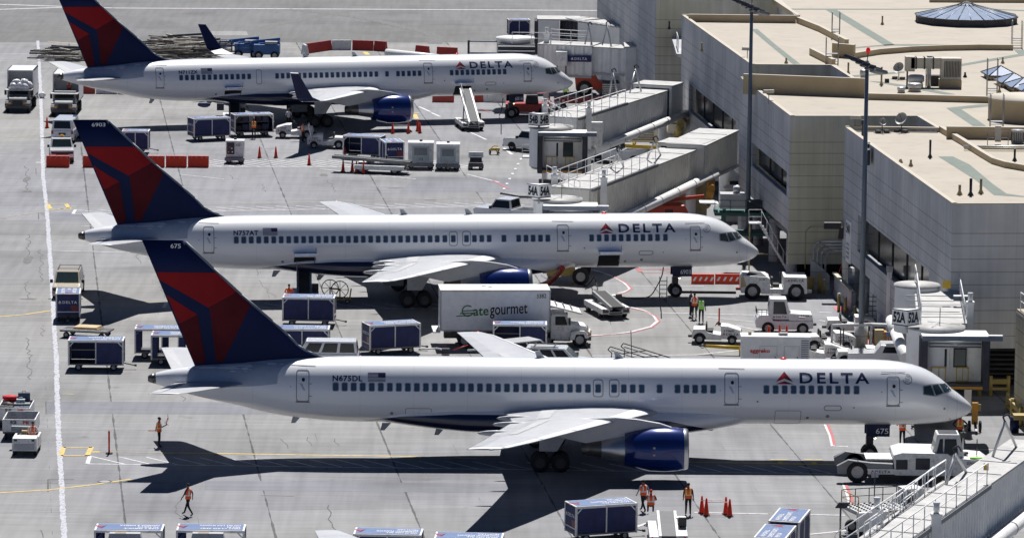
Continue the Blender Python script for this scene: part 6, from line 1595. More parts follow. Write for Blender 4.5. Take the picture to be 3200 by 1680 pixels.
def belt_loader(label, loc, rz, tilt=22, belt_col='belt', L=6.0, group='white belt loaders', lift=.75):
 # x forward (belt rises forward)
 t = thing('belt_loader', label, 'belt loader', loc, rz, group)
 m = MB(); m.box(-2.3, 1.9, -1.0, -.42, .35, .8, 'worn_white'); m.box(-2.3, 1.9, .42, 1.0, .35, .72, 'worn_white'); m.box(-2.3, 1.9, -.5, .5, .3, .5, 'dark_metal'); m.build('chassis', t, .04)
 m = MB(); m.box(-.4, .1, -.98, -.55, .85, .98, 'black_paint'); m.box(-.52, -.4, -.98, -.55, .9, 1.4, 'black_paint'); m.build('seat', t, .03)
 m = MB(); m.box(.5, 1.2, -1.0, -.45, .8, 1.15, 'worn_white', tx=.1); m.build('console', t, .03)
 a = R(tilt); c, s = math.cos(a), math.sin(a); M_ = Matrix.Translation((-2.7, 0, lift)) @ Matrix.Rotation(-a, 4, 'Y')
 m = MB(); m.T = M_;
 for y in (-.45, .45): m.box(0, L, y - .07, y + .07, -.12, .12, 'worn_white' if belt_col == 'belt' else 'mid_grey')
 fr = m.build('conveyor_frame', t)
 m = MB(); m.T = M_; m.box(.05, L - .05, -.38, .38, .02, .1, belt_col); m.build('belt', fr)
 m = MB(); m.T = M_
 if 8 < tilt:
  m.rail([(L * .45, .5, .1), (L - .3, .5, .1)], .75, 'grey_metal', every=1.6); m.build('handrail', fr)
 m = MB(); p = M_ @ Vector((L * .62, 0, 0));
 for y in (-.4, .4): m.beam((.9, y, .6), (p.x, y, p.z), .09, .09, 'grey_metal')
 m.build('lift_arm', t)
 for s_ in (-1, 1):
  m = MB(); m.box(-2.36, -2.28, s_ * .72 - .2, s_ * .72 + .2, .45, .62, 'dark_metal'); m.build('bumper_pad', t)
  m = MB(); m.lathe([(.01, 0), (.06, 0), (.06, .04)], (-2.36, s_ * .85, .68), 'red_paint', axis='X', seg=8); m.build('tail_light', t)
 wheels4(t, (-1.5, 1.3), .85, .36, .24)
 return t
def jersey(label, loc, rz, m='orange_red', L=2.0, H=.95, pockets=True, group='orange water filled barriers', stripes=False):
 t = thing('plastic_barrier', label, 'barrier', loc, rz, group)
 k = MB(); k.prism([(-.28, 0), (.28, 0), (.27, .12), (.1, H), (-.1, H), (-.27, .12)], -L / 2, L / 2, m); k.T = Matrix.Rotation(math.pi / 2, 4, 'Z')
 v = [(p[1], p[0], p[2]) for p in k.v]; k.v = v; b = k.build('body', t, .03)
 n = 4
 for i in range(n):
  x = -L / 2 + L * (i + .5) / n; k = MB()
  if stripes: quad(k, [(x - .12, -.25, .22), (x + .03, -.25, .22), (x + .18, -.175, .48), (x + .03, -.175, .48)], 'sign_white')
  elif pockets: quad(k, [(x + .1, -.115, H - .02), (x + .16, -.115, H - .02), (x + .06, -.165, H - .22), (x, -.165, H - .22)], 'louver')
  k.build('reflector', b)
 return t
G = lambda px, py: P(px, py)
# ---- baggage carts (pixel of the ground point under the middle of the cart)
def gp(px, py, up=0): return P(px, py)
baggage_cart('blue baggage cart with open left bay and narrow shadow, leftmost of the long side row', gp(302, 1152), .02, 'a', (2, 1), end=False)
baggage_cart('open baggage cart behind another, half hidden by the tail of the nearest airliner', gp(508, 1115), .02, 'd', (0, 0), end=False)
baggage_cart('open baggage cart directly behind the nearest airliner tail, showing its near wheel', gp(560, 1135), .0, 'd', (0, 0), end=False)
baggage_cart('closed blue baggage cart in front of the belt loader with a seated worker', gp(966, 1014), -.03, 'c', (1, 1))
baggage_cart('closed blue baggage cart partly behind the tail and the white van', gp(945, 1115), .0, 'b', (1, 1))
baggage_cart('closed blue baggage cart standing alone between white van and catering truck', gp(1222, 1100), .36, 'd', (1, 1))
baggage_cart('blue baggage cart with open middle hitched behind a white tug below the catering truck', gp(1624, 1100), .0, 'c', (2, 1))
baggage_cart('open blue baggage cart, leftmost along the bottom edge, under a grey cover', gp(405, 1762), .0, 'a', (0, 0))
baggage_cart('second open blue baggage cart at the left bottom edge under a grey cover', gp(660, 1762), .0, 'b', (0, 0))
baggage_cart('blue roofed baggage cart beside the wing tip at the bottom edge', gp(1213, 1775), -.05, 'c', (1, 1))
baggage_cart('blue baggage cart whose roof just shows at the bottom edge right of the wing tip', gp(1465, 1789), -.05, 'c', (1, 1))
baggage_cart('closed navy baggage cart left of the belt loader at the bottom of the picture', gp(1877, 1680), .36, 'c', (1, 1))
baggage_cart('navy cart angled end on, upper of two in the bottom right', gp(2465, 1722), 1.35, 'c', (1, 1), flip=False)
baggage_cart('navy cart angled end on, lower of two at the bottom right edge', gp(2420, 1775), 1.35, 'c', (1, 1), flip=False)
baggage_cart('navy cart seen from its lettered end in front of the beige minivan', gp(214, 998), -1.50, 'b', (1, 1), flip=False, L=2.4)
baggage_cart('closed blue cart left of the open one, both under the far aircraft', gp(653, 436), .42, 'b', (1, 1), L=3.3)
baggage_cart('open blue cart full of bags being loaded by a worker in an orange vest', gp(787, 424), .3, 'b', (2, 2), load=True, L=3.4)
baggage_cart('open empty blue cart left of the lettered one behind the parked belt loader', gp(1138, 494), -.28, 'b', (2, 1), L=3.2, end=False)
baggage_cart('blue cart seen from its lettered end behind the parked belt loader', gp(1225, 511), -1.35, 'b', (1, 1), flip=False, L=2.4)
baggage_cart('closed cart mostly hidden behind the middle aircraft tail', gp(425, 478), .0, 'b', (1, 1), L=2.2, end=False)
baggage_cart('blue cart with lettering far off behind the farthest aircraft near the railings', gp(1620, 118), .1, 'b', (1, 1), L=2.2)
for px, py, lab in [(398, 1652, 'grey sheet cover lying over the leftmost bottom cart'), (655, 1652, 'grey sheet cover lying over the second bottom cart')]:
 c = P(px, py, 1.75); m = MB(); m.box(-.85, .95, -.9, .0, 0, .5, 'light_grey', tx=.12, ty=.25); m.box(-.45, .1, -.55, -.35, .5, .52, 'cardboard'); o = m.build('cart_cover'); o.location = (c.x, c.y - 1.6, GZ + 1.5); tag(o, lab, 'cover', 'covers on the bottom carts')
# bags: on top of the two far carts, inside the open cart, etc.
def bag(label, loc, sz, m_, rz=0, group='loose bags and suitcases', handle=True, soft=False):
 m = MB()
 if soft: m.blob((0, 0, sz[2] / 2), (sz[0] / 2, sz[1] / 2, sz[2] / 2), m_, seed=int(loc[0] * 100) % 97, amp=.14)
 else:
  m.box(-sz[0] / 2, sz[0] / 2, -sz[1] / 2, sz[1] / 2, 0, sz[2], m_)
  if handle: m.tube([(-.12, 0, sz[2]), (-.1, 0, sz[2] + .1), (.1, 0, sz[2] + .1), (.12, 0, sz[2])], .018, 'black_paint')
 o = m.build('bag', None, 0 if soft else .03); o.location = (loc[0], loc[1], loc[2] + GZ); o.rotation_euler = (0, 0, rz); tag(o, label, 'bag', group); return o
c = P(653, 436)
bag('dark blue holdall on the roof of the closed cart under the far aircraft, left one', (c.x - .55, c.y + 1.5, 2.6), (1.1, .5, .5), 'bag_navy', .1, soft=True); bag('small black bag on the cart roof next to the loader', (c.x + .9, c.y + 1.4, 2.4), (.6, .4, .6), 'bag_black')
c = P(787, 424)
for i in range(10):
 col = ['bag_black', 'bag_navy', 'bag_grey', 'bag_black', 'bag_navy'][i % 5]
 bag(['black', 'navy', 'grey', 'black', 'navy'][i % 5] + ' suitcase ' + ['lower', 'upper'][i // 5] + ' row, ' + ['first', 'second', 'third', 'fourth', 'last'][i % 5] + ' from the left in the open cart', (c.x - 1.15 + (i % 5) * .57, c.y - .4 + (i % 5) * .2, .5 + (i // 5) * .76), (.5, .7, .45 + .1 * (i % 3)), col, .1, 'suitcases in the open cart')
# ---- tugs
tug('white tug with driver seat pulling the open cart, in front of the catering truck nose', gp(1767, 1074), -.05, '170204')
tug('white tug parked below the three standing men', gp(2238, 1070), -.06, '17060')
tug('white tug between grey light mast and wire cage, nose to the right', gp(2655, 1041), .0, '17030')
tug('white tug right behind the generator, nose right', gp(2560, 1128), .0, '17009')
tug('white tug beyond the generator with two black seats', gp(2590, 1092), .1, '17011')
tug('white tug with dark seats under the grey cage frame', gp(2690, 1140), .0, '17052')
tug('white tug hitched to the open cart under the far aircraft', gp(922, 430), 3.14, '175020')
tug('white tug with raised hood panel below the far aircraft wing', gp(1020, 462), 3.14, '1750', canopy=True)
tug('dusty white tug close to the bridge support near the 54A bridge', gp(2120, 470), .6, '1712')
# ---- cars
A_ = -math.pi / 2
boxy_car('passenger_van', 'white van seen from behind with dark rear windows beside the lone cone', 'van', gp(208, 438), math.pi / 2 - .05, 5.2, 1.95, 2.05, 'car_white', hood=.8, hoodz=1.2, belt=1.2, ws=.5, rear=.02, sides=3, rear_rake=.1, facing_front=False)
boxy_car('pickup_truck', 'white pickup truck facing the camera behind an orange barrier, amber roof light', 'pickup truck', gp(192, 498), A_ + .12, 5.3, 1.95, 1.85, 'car_white', hood=1.5, hoodz=1.15, belt=1.15, ws=.5, pickup=True, sides=1, wheel_r=.38)
c = P(192, 498); m = MB(); m.box(-.14, .14, -.14, .14, 0, .14, 'lamp_amber', tx=.03, ty=.03); m.box(-.7, .7, -.12, .12, -.06, 0, 'black_paint'); o = m.build('beacon_light'); o.location = (c.x + .02, c.y + .3, GZ + 1.92); tag(o, 'amber beacon on a dark bar on the pickup roof', 'beacon')
boxy_car('minivan', 'beige minivan facing the camera with roof rack and glinting windscreen', 'minivan', gp(214, 920), A_ + .02, 4.9, 1.9, 1.75, 'beige_car', hood=1.1, hoodz=1.0, belt=1.02, ws=.75, sides=3, rack=True)
boxy_car('minivan', 'white passenger minivan side on, half hidden by the nearest fuselage', 'minivan', gp(1008, 1150), 3.14, 4.6, 1.8, 1.85, 'car_white', hood=.75, hoodz=1.0, belt=1.08, ws=.55, sides=3, rear=.05, rear_rake=.12)
boxy_car('estate_car', 'white estate car with dark roof rails behind the far wing of the nearest airliner', 'car', gp(1750, 1166), -.12, 4.7, 1.85, 1.72, 'car_white', hood=1.2, hoodz=1.0, belt=1.0, ws=.8, sides=3, rack=True)
boxy_car('estate_car', 'second white car seen from behind its glass tailgate left of the estate car', 'car', gp(1655, 1134), .6, 4.4, 1.8, 1.6, 'car_white', hood=1.1, hoodz=.95, belt=.98, ws=.7, sides=2)
boxy_car('pickup_truck', 'white pickup with open bed and box parked under the 54B bridge', 'pickup truck', gp(1935, 507), 2.85, 5.2, 1.9, 1.75, 'car_white', hood=1.4, hoodz=1.1, belt=1.12, ws=.5, pickup=True, sides=1)
boxy_car('crew_truck', 'white crew truck with cab lights just above the middle aircraft', 'pickup truck', gp(1600, 700), 2.7, 5.6, 2.0, 2.0, 'car_white', hood=1.3, hoodz=1.3, belt=1.25, ws=.5, pickup=True, sides=1)
boxy_car('pickup_truck', 'white pickup half hidden behind the 54B rotunda', 'pickup truck', gp(1665, 472), 2.5, 5.0, 1.9, 1.8, 'car_white', hood=1.4, hoodz=1.1, belt=1.12, ws=.5, pickup=True, sides=1)
# ---- box trucks
def box_truck(label, c0, rz, L, W, H, zb=1.1, lettering=True, dark=False, name='catering_truck', cat='truck', openbox=False, group=None):
 t = thing(name, label, cat, c0, rz, group)
 x0, x1 = -L / 2 - .9, L / 2 - .9
 if not openbox:
  m = MB(); m.box(x0, x1, -W / 2, W / 2, zb, H, 'white_paint'); bx_ = m.build('box', t, .03)
  m = MB(); m.box(x0 - .03, x1 + .03, -W / 2 - .03, W / 2 + .03, H, H + .05, 'cream_paint'); rf = m.build('roof', bx_)
  for x in (x0 + 2.9, x0 + 3.3): m = MB(); m.lathe([(.14, 0), (.14, .04), (.01, .06)], (x, .3 - (x - x0 - 2.9), H + .05), 'sign_white', seg=12); m.build('roof_vent', rf)
  m = MB()
  for x in (x0, x1):
   m.box(x - .04, x + .06, -W / 2 - .02, -W / 2 + .05, zb, H, 'light_grey')
  for z in (zb, H - .06): m.box(x0, x1, -W / 2 - .02, -W / 2 + .03, z, z + .07, 'light_grey')
  m.build('edge_trim', bx_)
 else:
  m = MB(); th = .08; m.box(x0, x1, -W / 2, -W / 2 + th, zb, H, 'white_paint'); m.box(x0, x1, W / 2 - th, W / 2, zb, H, 'white_paint'); m.box(x0, x1, -W / 2, W / 2, zb, zb + .1, 'mid_grey'); m.box(x0, x0 + th, -W / 2, W / 2, zb, H, 'white_paint')
  m.box(x0, x1 - .1, -W / 2, W / 2, H - .1, H, 'white_paint'); bx_ = m.build('box', t)
  m = MB(); m.box(x1 - 1.2, x1 - 1.15, -W / 2 + .1, W / 2 - .1, zb + .1, H - .1, 'light_grey'); m.build('bulkhead', bx_)
  m = MB(); m.box(x1 - .02, x1 + 1.6, -W / 2, W / 2, zb + .82, zb + .9, 'worn_white'); m.build('front_platform', bx_)
 if lettering:
  m = MB(); y = -W / 2 - .035; z = zb + 1.0
  # the caterer's name: swept G, then two coloured words
  s0 = x0 + 1.35
  text_on(m, 'ate', (s0 + .78, y, z), (1, 0, .045), (0, 0, 1), 1.0, .52, 'green_letter', bold=.012); text_on(m, 'gourmet', (s0 + 1.86, y, z - .18), (1, 0, .045), (0, 0, 1), 2.45, .84, 'letter_black', bold=.01)
  import itertools
  cx_, cz, r_ = s0 + .42, z + .33, .36; pts = [(cx_ + r_ * math.cos(R(a)), y, cz + r_ * .95 * math.sin(R(a))) for a in range(50, 331, 20)]
  m.tube(pts, .035, 'green_letter', seg=5)
  for i, (a, b) in enumerate([(-.25, .9), (-.45, .82), (-.68, .5)]): m.tube([(s0 + a + .35, y, z + .32 - i * .17), (s0 + b, y, z + .36 - i * .17)], .028, 'green_letter', seg=5)
  m.build('company_name', bx_)
  m = MB(); text_on(m, '3382', (x1 - .85, y, H - .5), (1, 0, .04), (0, 0, 1), .62, .27, 'letter_black', bold=.0); m.build('fleet_number', bx_)
  m = MB(); text_on(m, '3382', (x0 - .03, .35, H - .75), (0, -1, 0), (0, 0, 1), .45, .2, 'letter_black', bold=.0); m.build('fleet_number', bx_)
  m = MB(); m.box(x0 - .45, x0, -W / 2, W / 2, zb - .12, zb - .04, 'worn_white'); m.build('tail_platform', t)
  m = MB(); v = [(x1, -W / 2, H - .95), (x1 + 2.1, -W / 2 + .1, H - 1.5), (x1 + 2.1, W / 2 - .1, H - 1.5), (x1, W / 2, H - .95)]; m.add(v + [(a, b, c_ - .1) for a, b, c_ in v], [(0, 1, 2, 3), (7, 6, 5, 4), (0, 4, 5, 1), (1, 5, 6, 2), (2, 6, 7, 3)], 'worn_white')
  for i in range(3): m.beam((x1 + .5 + i * .5, -W / 2 + .2, H - 1.0 - i * .13), (x1 + .5 + i * .5, W / 2 - .2, H - 1.0 - i * .13), .05, .05, 'dark_metal')
  m.build('front_platform', t)
 pm = 'worn_white' if not dark else 'mid_grey'
 m = MB(); m.prism([(x1 + .1, .5), (x1 + .1, 2.05), (x1 + .25, 2.2), (x1 + 1.1, 2.15), (x1 + 1.45, 1.55), (x1 + 1.5, .5)], -1.0, 1.0, pm); cb = m.build('cab', t, .06)
 m = MB(); quad(m, [(x1 + 1.13, -.85, 2.08), (x1 + 1.47, -.85, 1.55), (x1 + 1.47, .85, 1.55), (x1 + 1.13, .85, 2.08)], 'glass'); m.build('windscreen', cb)
 for s in (-1, 1):
  m = MB(); quad(m, [(x1 + .4, s * 1.012, 1.45), (x1 + 1.2, s * 1.012, 1.45), (x1 + 1.02, s * 1.012, 2.02), (x1 + .4, s * 1.012, 2.02)], 'glass'); m.build('side_window', cb)
  m = MB(); m.box(x1 + 1.25, x1 + 1.38, s * 1.2 - .1, s * 1.2 + .1, 1.5, 1.95, 'black_paint'); m.build('mirror', cb)
 m = MB(); m.prism([(x1 + 1.45, .55), (x1 + 1.45, 1.5), (x1 + 2.4, 1.35), (x1 + 2.55, 1.2), (x1 + 2.6, .55)], -.82, .82, pm); hd = m.build('hood', t, .08)
 m = MB(); m.box(x1 + 2.58, x1 + 2.62, -.45, .45, .75, 1.2, 'black_paint'); m.build('grille', hd)
 for s in (-1, 1):
  m = MB(); m.prism([(x1 + 1.35, .5), (x1 + 1.4, .95), (x1 + 1.75, 1.12), (x1 + 2.3, 1.08), (x1 + 2.55, .85), (x1 + 2.6, .6), (x1 + 2.35, .6), (x1 + 2.25, .85), (x1 + 1.75, .85), (x1 + 1.65, .5)], s * .95 - .2, s * .95 + .2, pm); m.build('fender', t, .03)
  m = MB(); m.box(x1 + 2.5, x1 + 2.62, s * .7 - .12, s * .7 + .12, .8, .98, 'lamp_amber'); m.build('headlight', t)
 m = MB(); m.box(x1 + 2.55, x1 + 2.75, -1.1, 1.1, .45, .7, 'dark_metal'); m.build('bumper', t)
 m = MB(); m.box(x0 + .3, x1 + 2.3, -.4, .4, .5, .85, 'dark_metal'); m.box(x0 + .9, x1 - .6, -.9, .9, .8, zb, 'dark_metal'); m.build('chassis', t)
 for s in (-1, 1):
  make_wheels(t, 'wheel', [(x1 + 2.0, s * .95, .48)], .48, .28); make_wheels(t, 'wheel', [(x0 + 1.6, s * .9, .48)], .48, .5)
 return t
ct = P(1375, 1085); ct2 = P(1720, 1050)
box_truck('long white catering truck with green and black lettering beside the middle aircraft engine', P(1585, 1076), .075, 7.1, 2.4, 3.75)
for px, py, lab in [(68, 338, 'white box truck loaded with white trash bags, farthest left'), (210, 350, 'white box truck beside the far aircraft tail with a worker inside')]:
 t = box_truck(lab, P(px, py), A_, 4.2, 2.4, 3.6, lettering=False, dark=True, name='service_truck', openbox=True, group='service trucks facing the camera')
 c = t.location; m_ = 0
c = P(68, 338)
for i, (dx, dz) in enumerate([(-.55, .0), (.05, .05), (.6, .0), (-.3, .3), (.5, .35), (.8, .1)]):
 m = MB(); m.blob((0, 0, .3), (.42, .4, .34), 'bag_plastic', seed=i, amp=.2); o = m.build('trash_bag'); o.location = (c.x + dx * .95, c.y - 2.1 - .3 * (i < 3), GZ + 1.95 + dz); tag(o, ['left', 'middle', 'right', 'upper left', 'upper right', 'rightmost'][i] + ' full white trash bag on the truck platform', 'trash bag', 'trash bags on the truck')
# ---- cones and posts
cones = [(147, 400, 'lone cone left of the white van'), (811, 493, 'left cone of a pair right of the power unit'), (862, 493, 'right cone of a pair right of the power unit'), (966, 516, 'lone cone below the far wing shadow'), (1077, 494, 'cone against the left corner of the open blue cart'),
   (1227, 417, 'left cone of the barred pair in the engine shadow'), (1276, 417, 'right cone of the barred pair in the engine shadow'), (1305, 410, 'tall cone of the pair in front of the far engine intake'), (1312, 416, 'nearer cone of the pair in front of the far engine intake'),
   (1072, 536, 'leftmost of the four cones before the parked belt loader'), (1101, 536, 'second of the four cones before the parked belt loader'), (1114, 540, 'third of the four cones before the parked belt loader'), (1136, 543, 'rightmost of the four cones before the parked belt loader'),
   (2193, 1602, 'leftmost cone of the barred set at the bottom'), (2207, 1609, 'second cone of the barred set at the bottom'), (2268, 1605, 'third cone of the barred set at the bottom'), (2280, 1612, 'rightmost cone of the barred set at the bottom'),
   (2402, 1062, 'cone top above the left end of the generator'), (2436, 1060, 'cone top above the middle of the generator'), (2458, 1062, 'bigger cone tip lying behind the generator')]
for px, py, lab in cones: cone('orange ' + lab if 'cone' in lab else lab, P(px, py), .95)
for a, b, lab in [((811, 463), (862, 463), 'bar across the cone pair right of the power unit'), ((1227, 392), (1276, 392), 'bar across the cone pair in the engine shadow'), ((1072, 508), (1136, 515), 'white bar across the four cones'),
      ((2190, 1562), (2270, 1563), 'upper white bar across the bottom cones'), ((2205, 1567), (2282, 1568), 'lower white bar across the bottom cones')]:
 pa = P(a[0], a[1], .72); pb = P(b[0], b[1], .72); conebar(lab, pa, pb)
post('orange delineator post left of the nearest tail shadow', P(341, 1417), 1.25); post('orange delineator post right of the green vest man', P(2247, 1012), 1.0)
for i, (px, lab) in enumerate([(181, 'orange barrier in front of the white pickup'), (292, 'orange barrier cut by the middle aircraft tail'), (482, 'orange barrier just right of the middle tail'), (551, 'second orange barrier from the right of its row'), (620, 'rightmost orange barrier of the row left of the power unit')]):
 jersey(lab, P(px, 522), .0, L=1.72 if i else 1.9)
# ring of red and white barriers beyond the far aircraft
ring = [(957, 172, -1.1, 0, .9), (985, 160, .55, 1, 2.4), (1035, 154, .12, 0, 0), (1000, 156, .2, 1, 0), (1065, 154, .05, 0, 1.7), (1105, 155, .02, 1, 1.7), (1140, 156, -.03, 1, 1.7), (1185, 158, -.1, 1, 2.2)]
rr_ = [((948, 168), (958, 173), 'worn_white'), ((958, 167), (1033, 156), 'red_paint'), ((1036, 156), (1098, 156), 'worn_white'), ((1101, 156), (1168, 158), 'red_paint'), ((1171, 158), (1208, 161), 'red_paint'), ((1300, 172), (1340, 176), 'red_paint'), ((1365, 177), (1430, 180), 'red_paint'),
    ((250, 292), (298, 292), 'red_paint'), ((300, 292), (368, 293), 'worn_white'), ((370, 293), (410, 294), 'red_paint'), ((1350, 318), (1420, 319), 'red_paint'), ((1482, 318), (1510, 318), 'red_paint'), ((1510, 318), (1590, 320), 'worn_white')]
for i, (a, b, m_) in enumerate(rr_):
 A1, B1 = P(*a), P(*b); L_ = (B1 - A1).length; an = math.atan2((B1 - A1).y, (B1 - A1).x)
 pos = ['first short end piece', 'second', 'third', 'fourth', 'fifth', 'sixth', 'seventh', 'leftmost low', 'next low', 'third low', 'one under the far fuselage left of the loader', 'one just right of the front loader', 'one beside the far nose gear'][i]
 jersey(('white ' if m_ == 'worn_white' else 'red ') + 'barrier, ' + pos + (' of the curve beyond the far aircraft' if i < 7 else ' behind the far aircraft'), (A1 + B1) / 2, an, m_, L=L_ * .97, H=1.0, pockets=False, group='red and white barriers round the far aircraft')
for i, (a, b) in enumerate([((2160, 885), (2232, 885)), ((2234, 885), (2312, 885))]):
 A1, B1 = P(*a), P(*b); jersey(['left', 'right'][i] + ' orange barrier with white stripes under the nose of the middle aircraft', (A1 + B1) / 2, 0, 'orange_red', L=(B1 - A1).length * .98, H=.68, stripes=True, group='striped barriers under the middle nose')
# ================================================================ people
BASE = dict(pel=(0, 0, .96), sp=(0, 0, 1.15), ch=(0, 0, 1.34), nk=(.01, 0, 1.5), hb=(.02, 0, 1.58), hd=(.03, 0, 1.66), tp=(.02, 0, 1.76), ns=(.14, 0, 1.65),
   sR=(0, -.19, 1.44), eR=(-.02, -.25, 1.17), wR=(.06, -.27, .93), sL=(0, .19, 1.44), eL=(-.02, .25, 1.17), wL=(.06, .27, .93),
   hR=(0, -.1, .9), kR=(.02, -.11, .5), aR=(-.02, -.12, .09), tR=(.15, -.14, .04), hL=(0, .1, .9), kL=(.02, .11, .5), aL=(-.02, .12, .09), tL=(.15, .14, .04))
POSES = dict(
 stand={}, walk=dict(kR=(.16, -.1, .52), aR=(.3, -.11, .12), tR=(.46, -.12, .07), kL=(-.08, .1, .5), aL=(-.34, .11, .14), tL=(-.2, .12, .04), eR=(-.14, -.25, 1.2), wR=(-.12, -.27, .97), eL=(.1, .25, 1.2), wL=(.24, .25, .99)),
 wands=dict(eR=(.12, -.3, 1.22), wR=(.32, -.22, 1.3), eL=(-.1, .3, 1.2), wL=(-.14, .36, .98)), hips=dict(eR=(-.08, -.42, 1.2), wR=(.06, -.22, 1.02), eL=(-.08, .42, 1.2), wL=(.06, .22, 1.02)),
 front=dict(eR=(.08, -.24, 1.18), wR=(.3, -.08, 1.18), eL=(.08, .24, 1.18), wL=(.3, .08, 1.2)), reach=dict(eR=(.15, -.32, 1.34), wR=(.34, -.4, 1.46), eL=(.1, .3, 1.2), wL=(.3, .3, 1.25)),
 sit=dict(kR=(.42, -.14, .92), aR=(.46, -.14, .5), tR=(.62, -.15, .46), kL=(.42, .14, .92), aL=(.46, .14, .5), tL=(.62, .15, .46), eR=(.12, -.3, 1.18), wR=(.34, -.2, 1.14), eL=(.12, .3, 1.18), wL=(.34, .2, 1.14)))
BON = [('pel', 'sp', 'shirt'), ('sp', 'ch', 'shirt'), ('ch', 'nk', 'shirt'), ('nk', 'hb', 'skin'), ('hb', 'hd', 'skin'), ('hd', 'tp', 'skin'), ('hd', 'ns', 'skin'),
    ('ch', 'sR', 'shirt'), ('sR', 'eR', 'shirt'), ('eR', 'wR', 'arm'), ('ch', 'sL', 'shirt'), ('sL', 'eL', 'shirt'), ('eL', 'wL', 'arm'),
    ('pel', 'hR', 'leg'), ('hR', 'kR', 'leg'), ('kR', 'aR', 'leg'), ('aR', 'tR', 'shoe'), ('pel', 'hL', 'leg'), ('hL', 'kL', 'leg'), ('kL', 'aL', 'leg'), ('aL', 'tL', 'shoe')]
RAD = dict(pel=(.15, .12), sp=(.14, .11), ch=(.17, .12), nk=(.055, .055), hb=(.06, .065), hd=(.078, .095), tp=(.055, .06), ns=(.015, .015), sR=(.065, .065), sL=(.065, .065), eR=(.045, .045), eL=(.045, .045), wR=(.028, .03), wL=(.028, .03),
     hR=(.095, .095), hL=(.095, .095), kR=(.065, .065), kL=(.065, .065), aR=(.048, .048), aL=(.048, .048), tR=(.045, .035), tL=(.045, .035))
def person(label, loc, rz, pose='stand', vest='vest_orange', band='vest_silver', shirt='shirt_navy', arm='skin', skin='skin', legs='trousers', head='hair_black', cap=False, z=0, extra=None, group='ground crew'):
 t = thing('person', label, 'person', (loc[0], loc[1], z + GZ), rz, group)
 J = dict(BASE); J.update(POSES[pose]);
 if extra: J.update(extra)
 J = {k: Vector(v) for k, v in J.items()}
 names = list(J); V = [J[k] for k in names]; E = [(names.index(a), names.index(b)) for a, b, _ in BON]; RR = [RAD[k] for k in names]; cls = [c for _, _, c in BON]
 for sd in ('R', 'L'):
  w_ = J['w' + sd]; e = J['e' + sd]; d = (w_ - e).normalized(); sid = d.cross(Vector((1, 0, 0.2))).normalized(); bend = Vector((.3, 0, -.1))
  palm = w_ + d * .06; V.append(palm); RR.append((.028, .018)); E.append((names.index('w' + sd), len(V) - 1)); cls.append('skin'); pi = len(V) - 1
  for i, ln in enumerate((.065, .078, .072, .055)):
   k = palm + sid * (i - 1.5) * .019 + d * .035; V.append(k); RR.append((.0095, .0095)); E.append((pi, len(V) - 1)); cls.append('skin')
   V.append(k + d * ln * .55); RR.append((.0085, .0085)); E.append((len(V) - 2, len(V) - 1)); cls.append('skin')
   V.append(k + (d * ln * .8 + bend * ln * .5)); RR.append((.0075, .0075)); E.append((len(V) - 2, len(V) - 1)); cls.append('skin')
  th = w_ + d * .03 + sid * .035; V.append(th); RR.append((.011, .011)); E.append((pi, len(V) - 1)); cls.append('skin'); V.append(th + d * .045 + sid * .015); RR.append((.009, .009)); E.append((len(V) - 2, len(V) - 1)); cls.append('skin')
 me = bpy.data.meshes.new('b'); me.from_pydata([tuple(v) for v in V], E, [])
 ob = bpy.data.objects.new('b', me); COL.objects.link(ob); sk = ob.modifiers.new('s', 'SKIN'); sk.use_smooth_shade = True
 for i, r in enumerate(RR): me.skin_vertices[0].data[i].radius = r
 me.skin_vertices[0].data[0].use_root = True
 ss = ob.modifiers.new('u', 'SUBSURF'); ss.levels = 1; ss.render_levels = 1
 dg = bpy.context.evaluated_depsgraph_get(); nm = bpy.data.meshes.new_from_object(ob.evaluated_get(dg)); bpy.data.objects.remove(ob)
 nm.materials.clear(); mm = {'shirt': shirt, 'skin': skin, 'arm': arm, 'leg': legs, 'shoe': 'black_rubber'}; ks = list(mm)
 for k in ks: nm.materials.append(M[mm[k]])
 segs = [(V[a], V[b], c) for (a, b), c in zip(E, cls)]
 for p in nm.polygons:
  c = p.center; best = None
  for a, b, k in segs:
   ab = b - a; u = max(0, min(1, (c - a).dot(ab) / max(ab.dot(ab), 1e-9))); dd = (c - (a + ab * u)).length
   if best is None or dd < best[0]: best = (dd, k)
  k = best[1]
  if k == 'shirt' and c.z < J['pel'].z + .02: k = 'leg'
  p.material_index = ks.index(k); p.use_smooth = True
 body = bpy.data.objects.new('body', nm); COL.objects.link(body); body.parent = t
 if vest:
  m = MB(); n = 16; rings = [(.93, .15, .205, 0), (1.05, .145, .2, 0), (1.1, .145, .198, 1), (1.16, .147, .2, 0), (1.3, .155, .215, 0), (1.42, .15, .22, 0), (1.49, .09, .16, 0), (1.515, .065, .09, 0)]
  off = J['pel'] - Vector(BASE['pel']); VV = []
  for z_, rx, ry, _ in rings: VV += [(off.x + rx * math.cos(2 * math.pi * i / n), off.y + ry * math.sin(2 * math.pi * i / n), z_ + off.z) for i in range(n)]
  m.add(VV, [], vest, True); m.mi(band)
  for r in range(len(rings) - 1):
   for i in range(n):
    a_ = 2 * math.pi * (i + .5) / n; strap = abs(abs(math.sin(a_)) - .55) < .14 and r >= 2
    m.f.append((r * n + i, r * n + (i + 1) % n, (r + 1) * n + (i + 1) % n, (r + 1) * n + i)); m.m.append(m.mi(band if (r in (2,) or strap) else vest)); m.sm.append(True)
  m.build('vest', t)
 m = MB(); h = J['hd']
 m.blob((h.x - .02, h.y, h.z + .035), (.098, .088, .085), head, amp=.02, seg=12)
 if cap: m.box(h.x + .04, h.x + .17, h.y - .07, h.y + .07, h.z + .05, h.z + .065, head)
 m.build('hat' if cap else 'hair', t)
 m = MB()
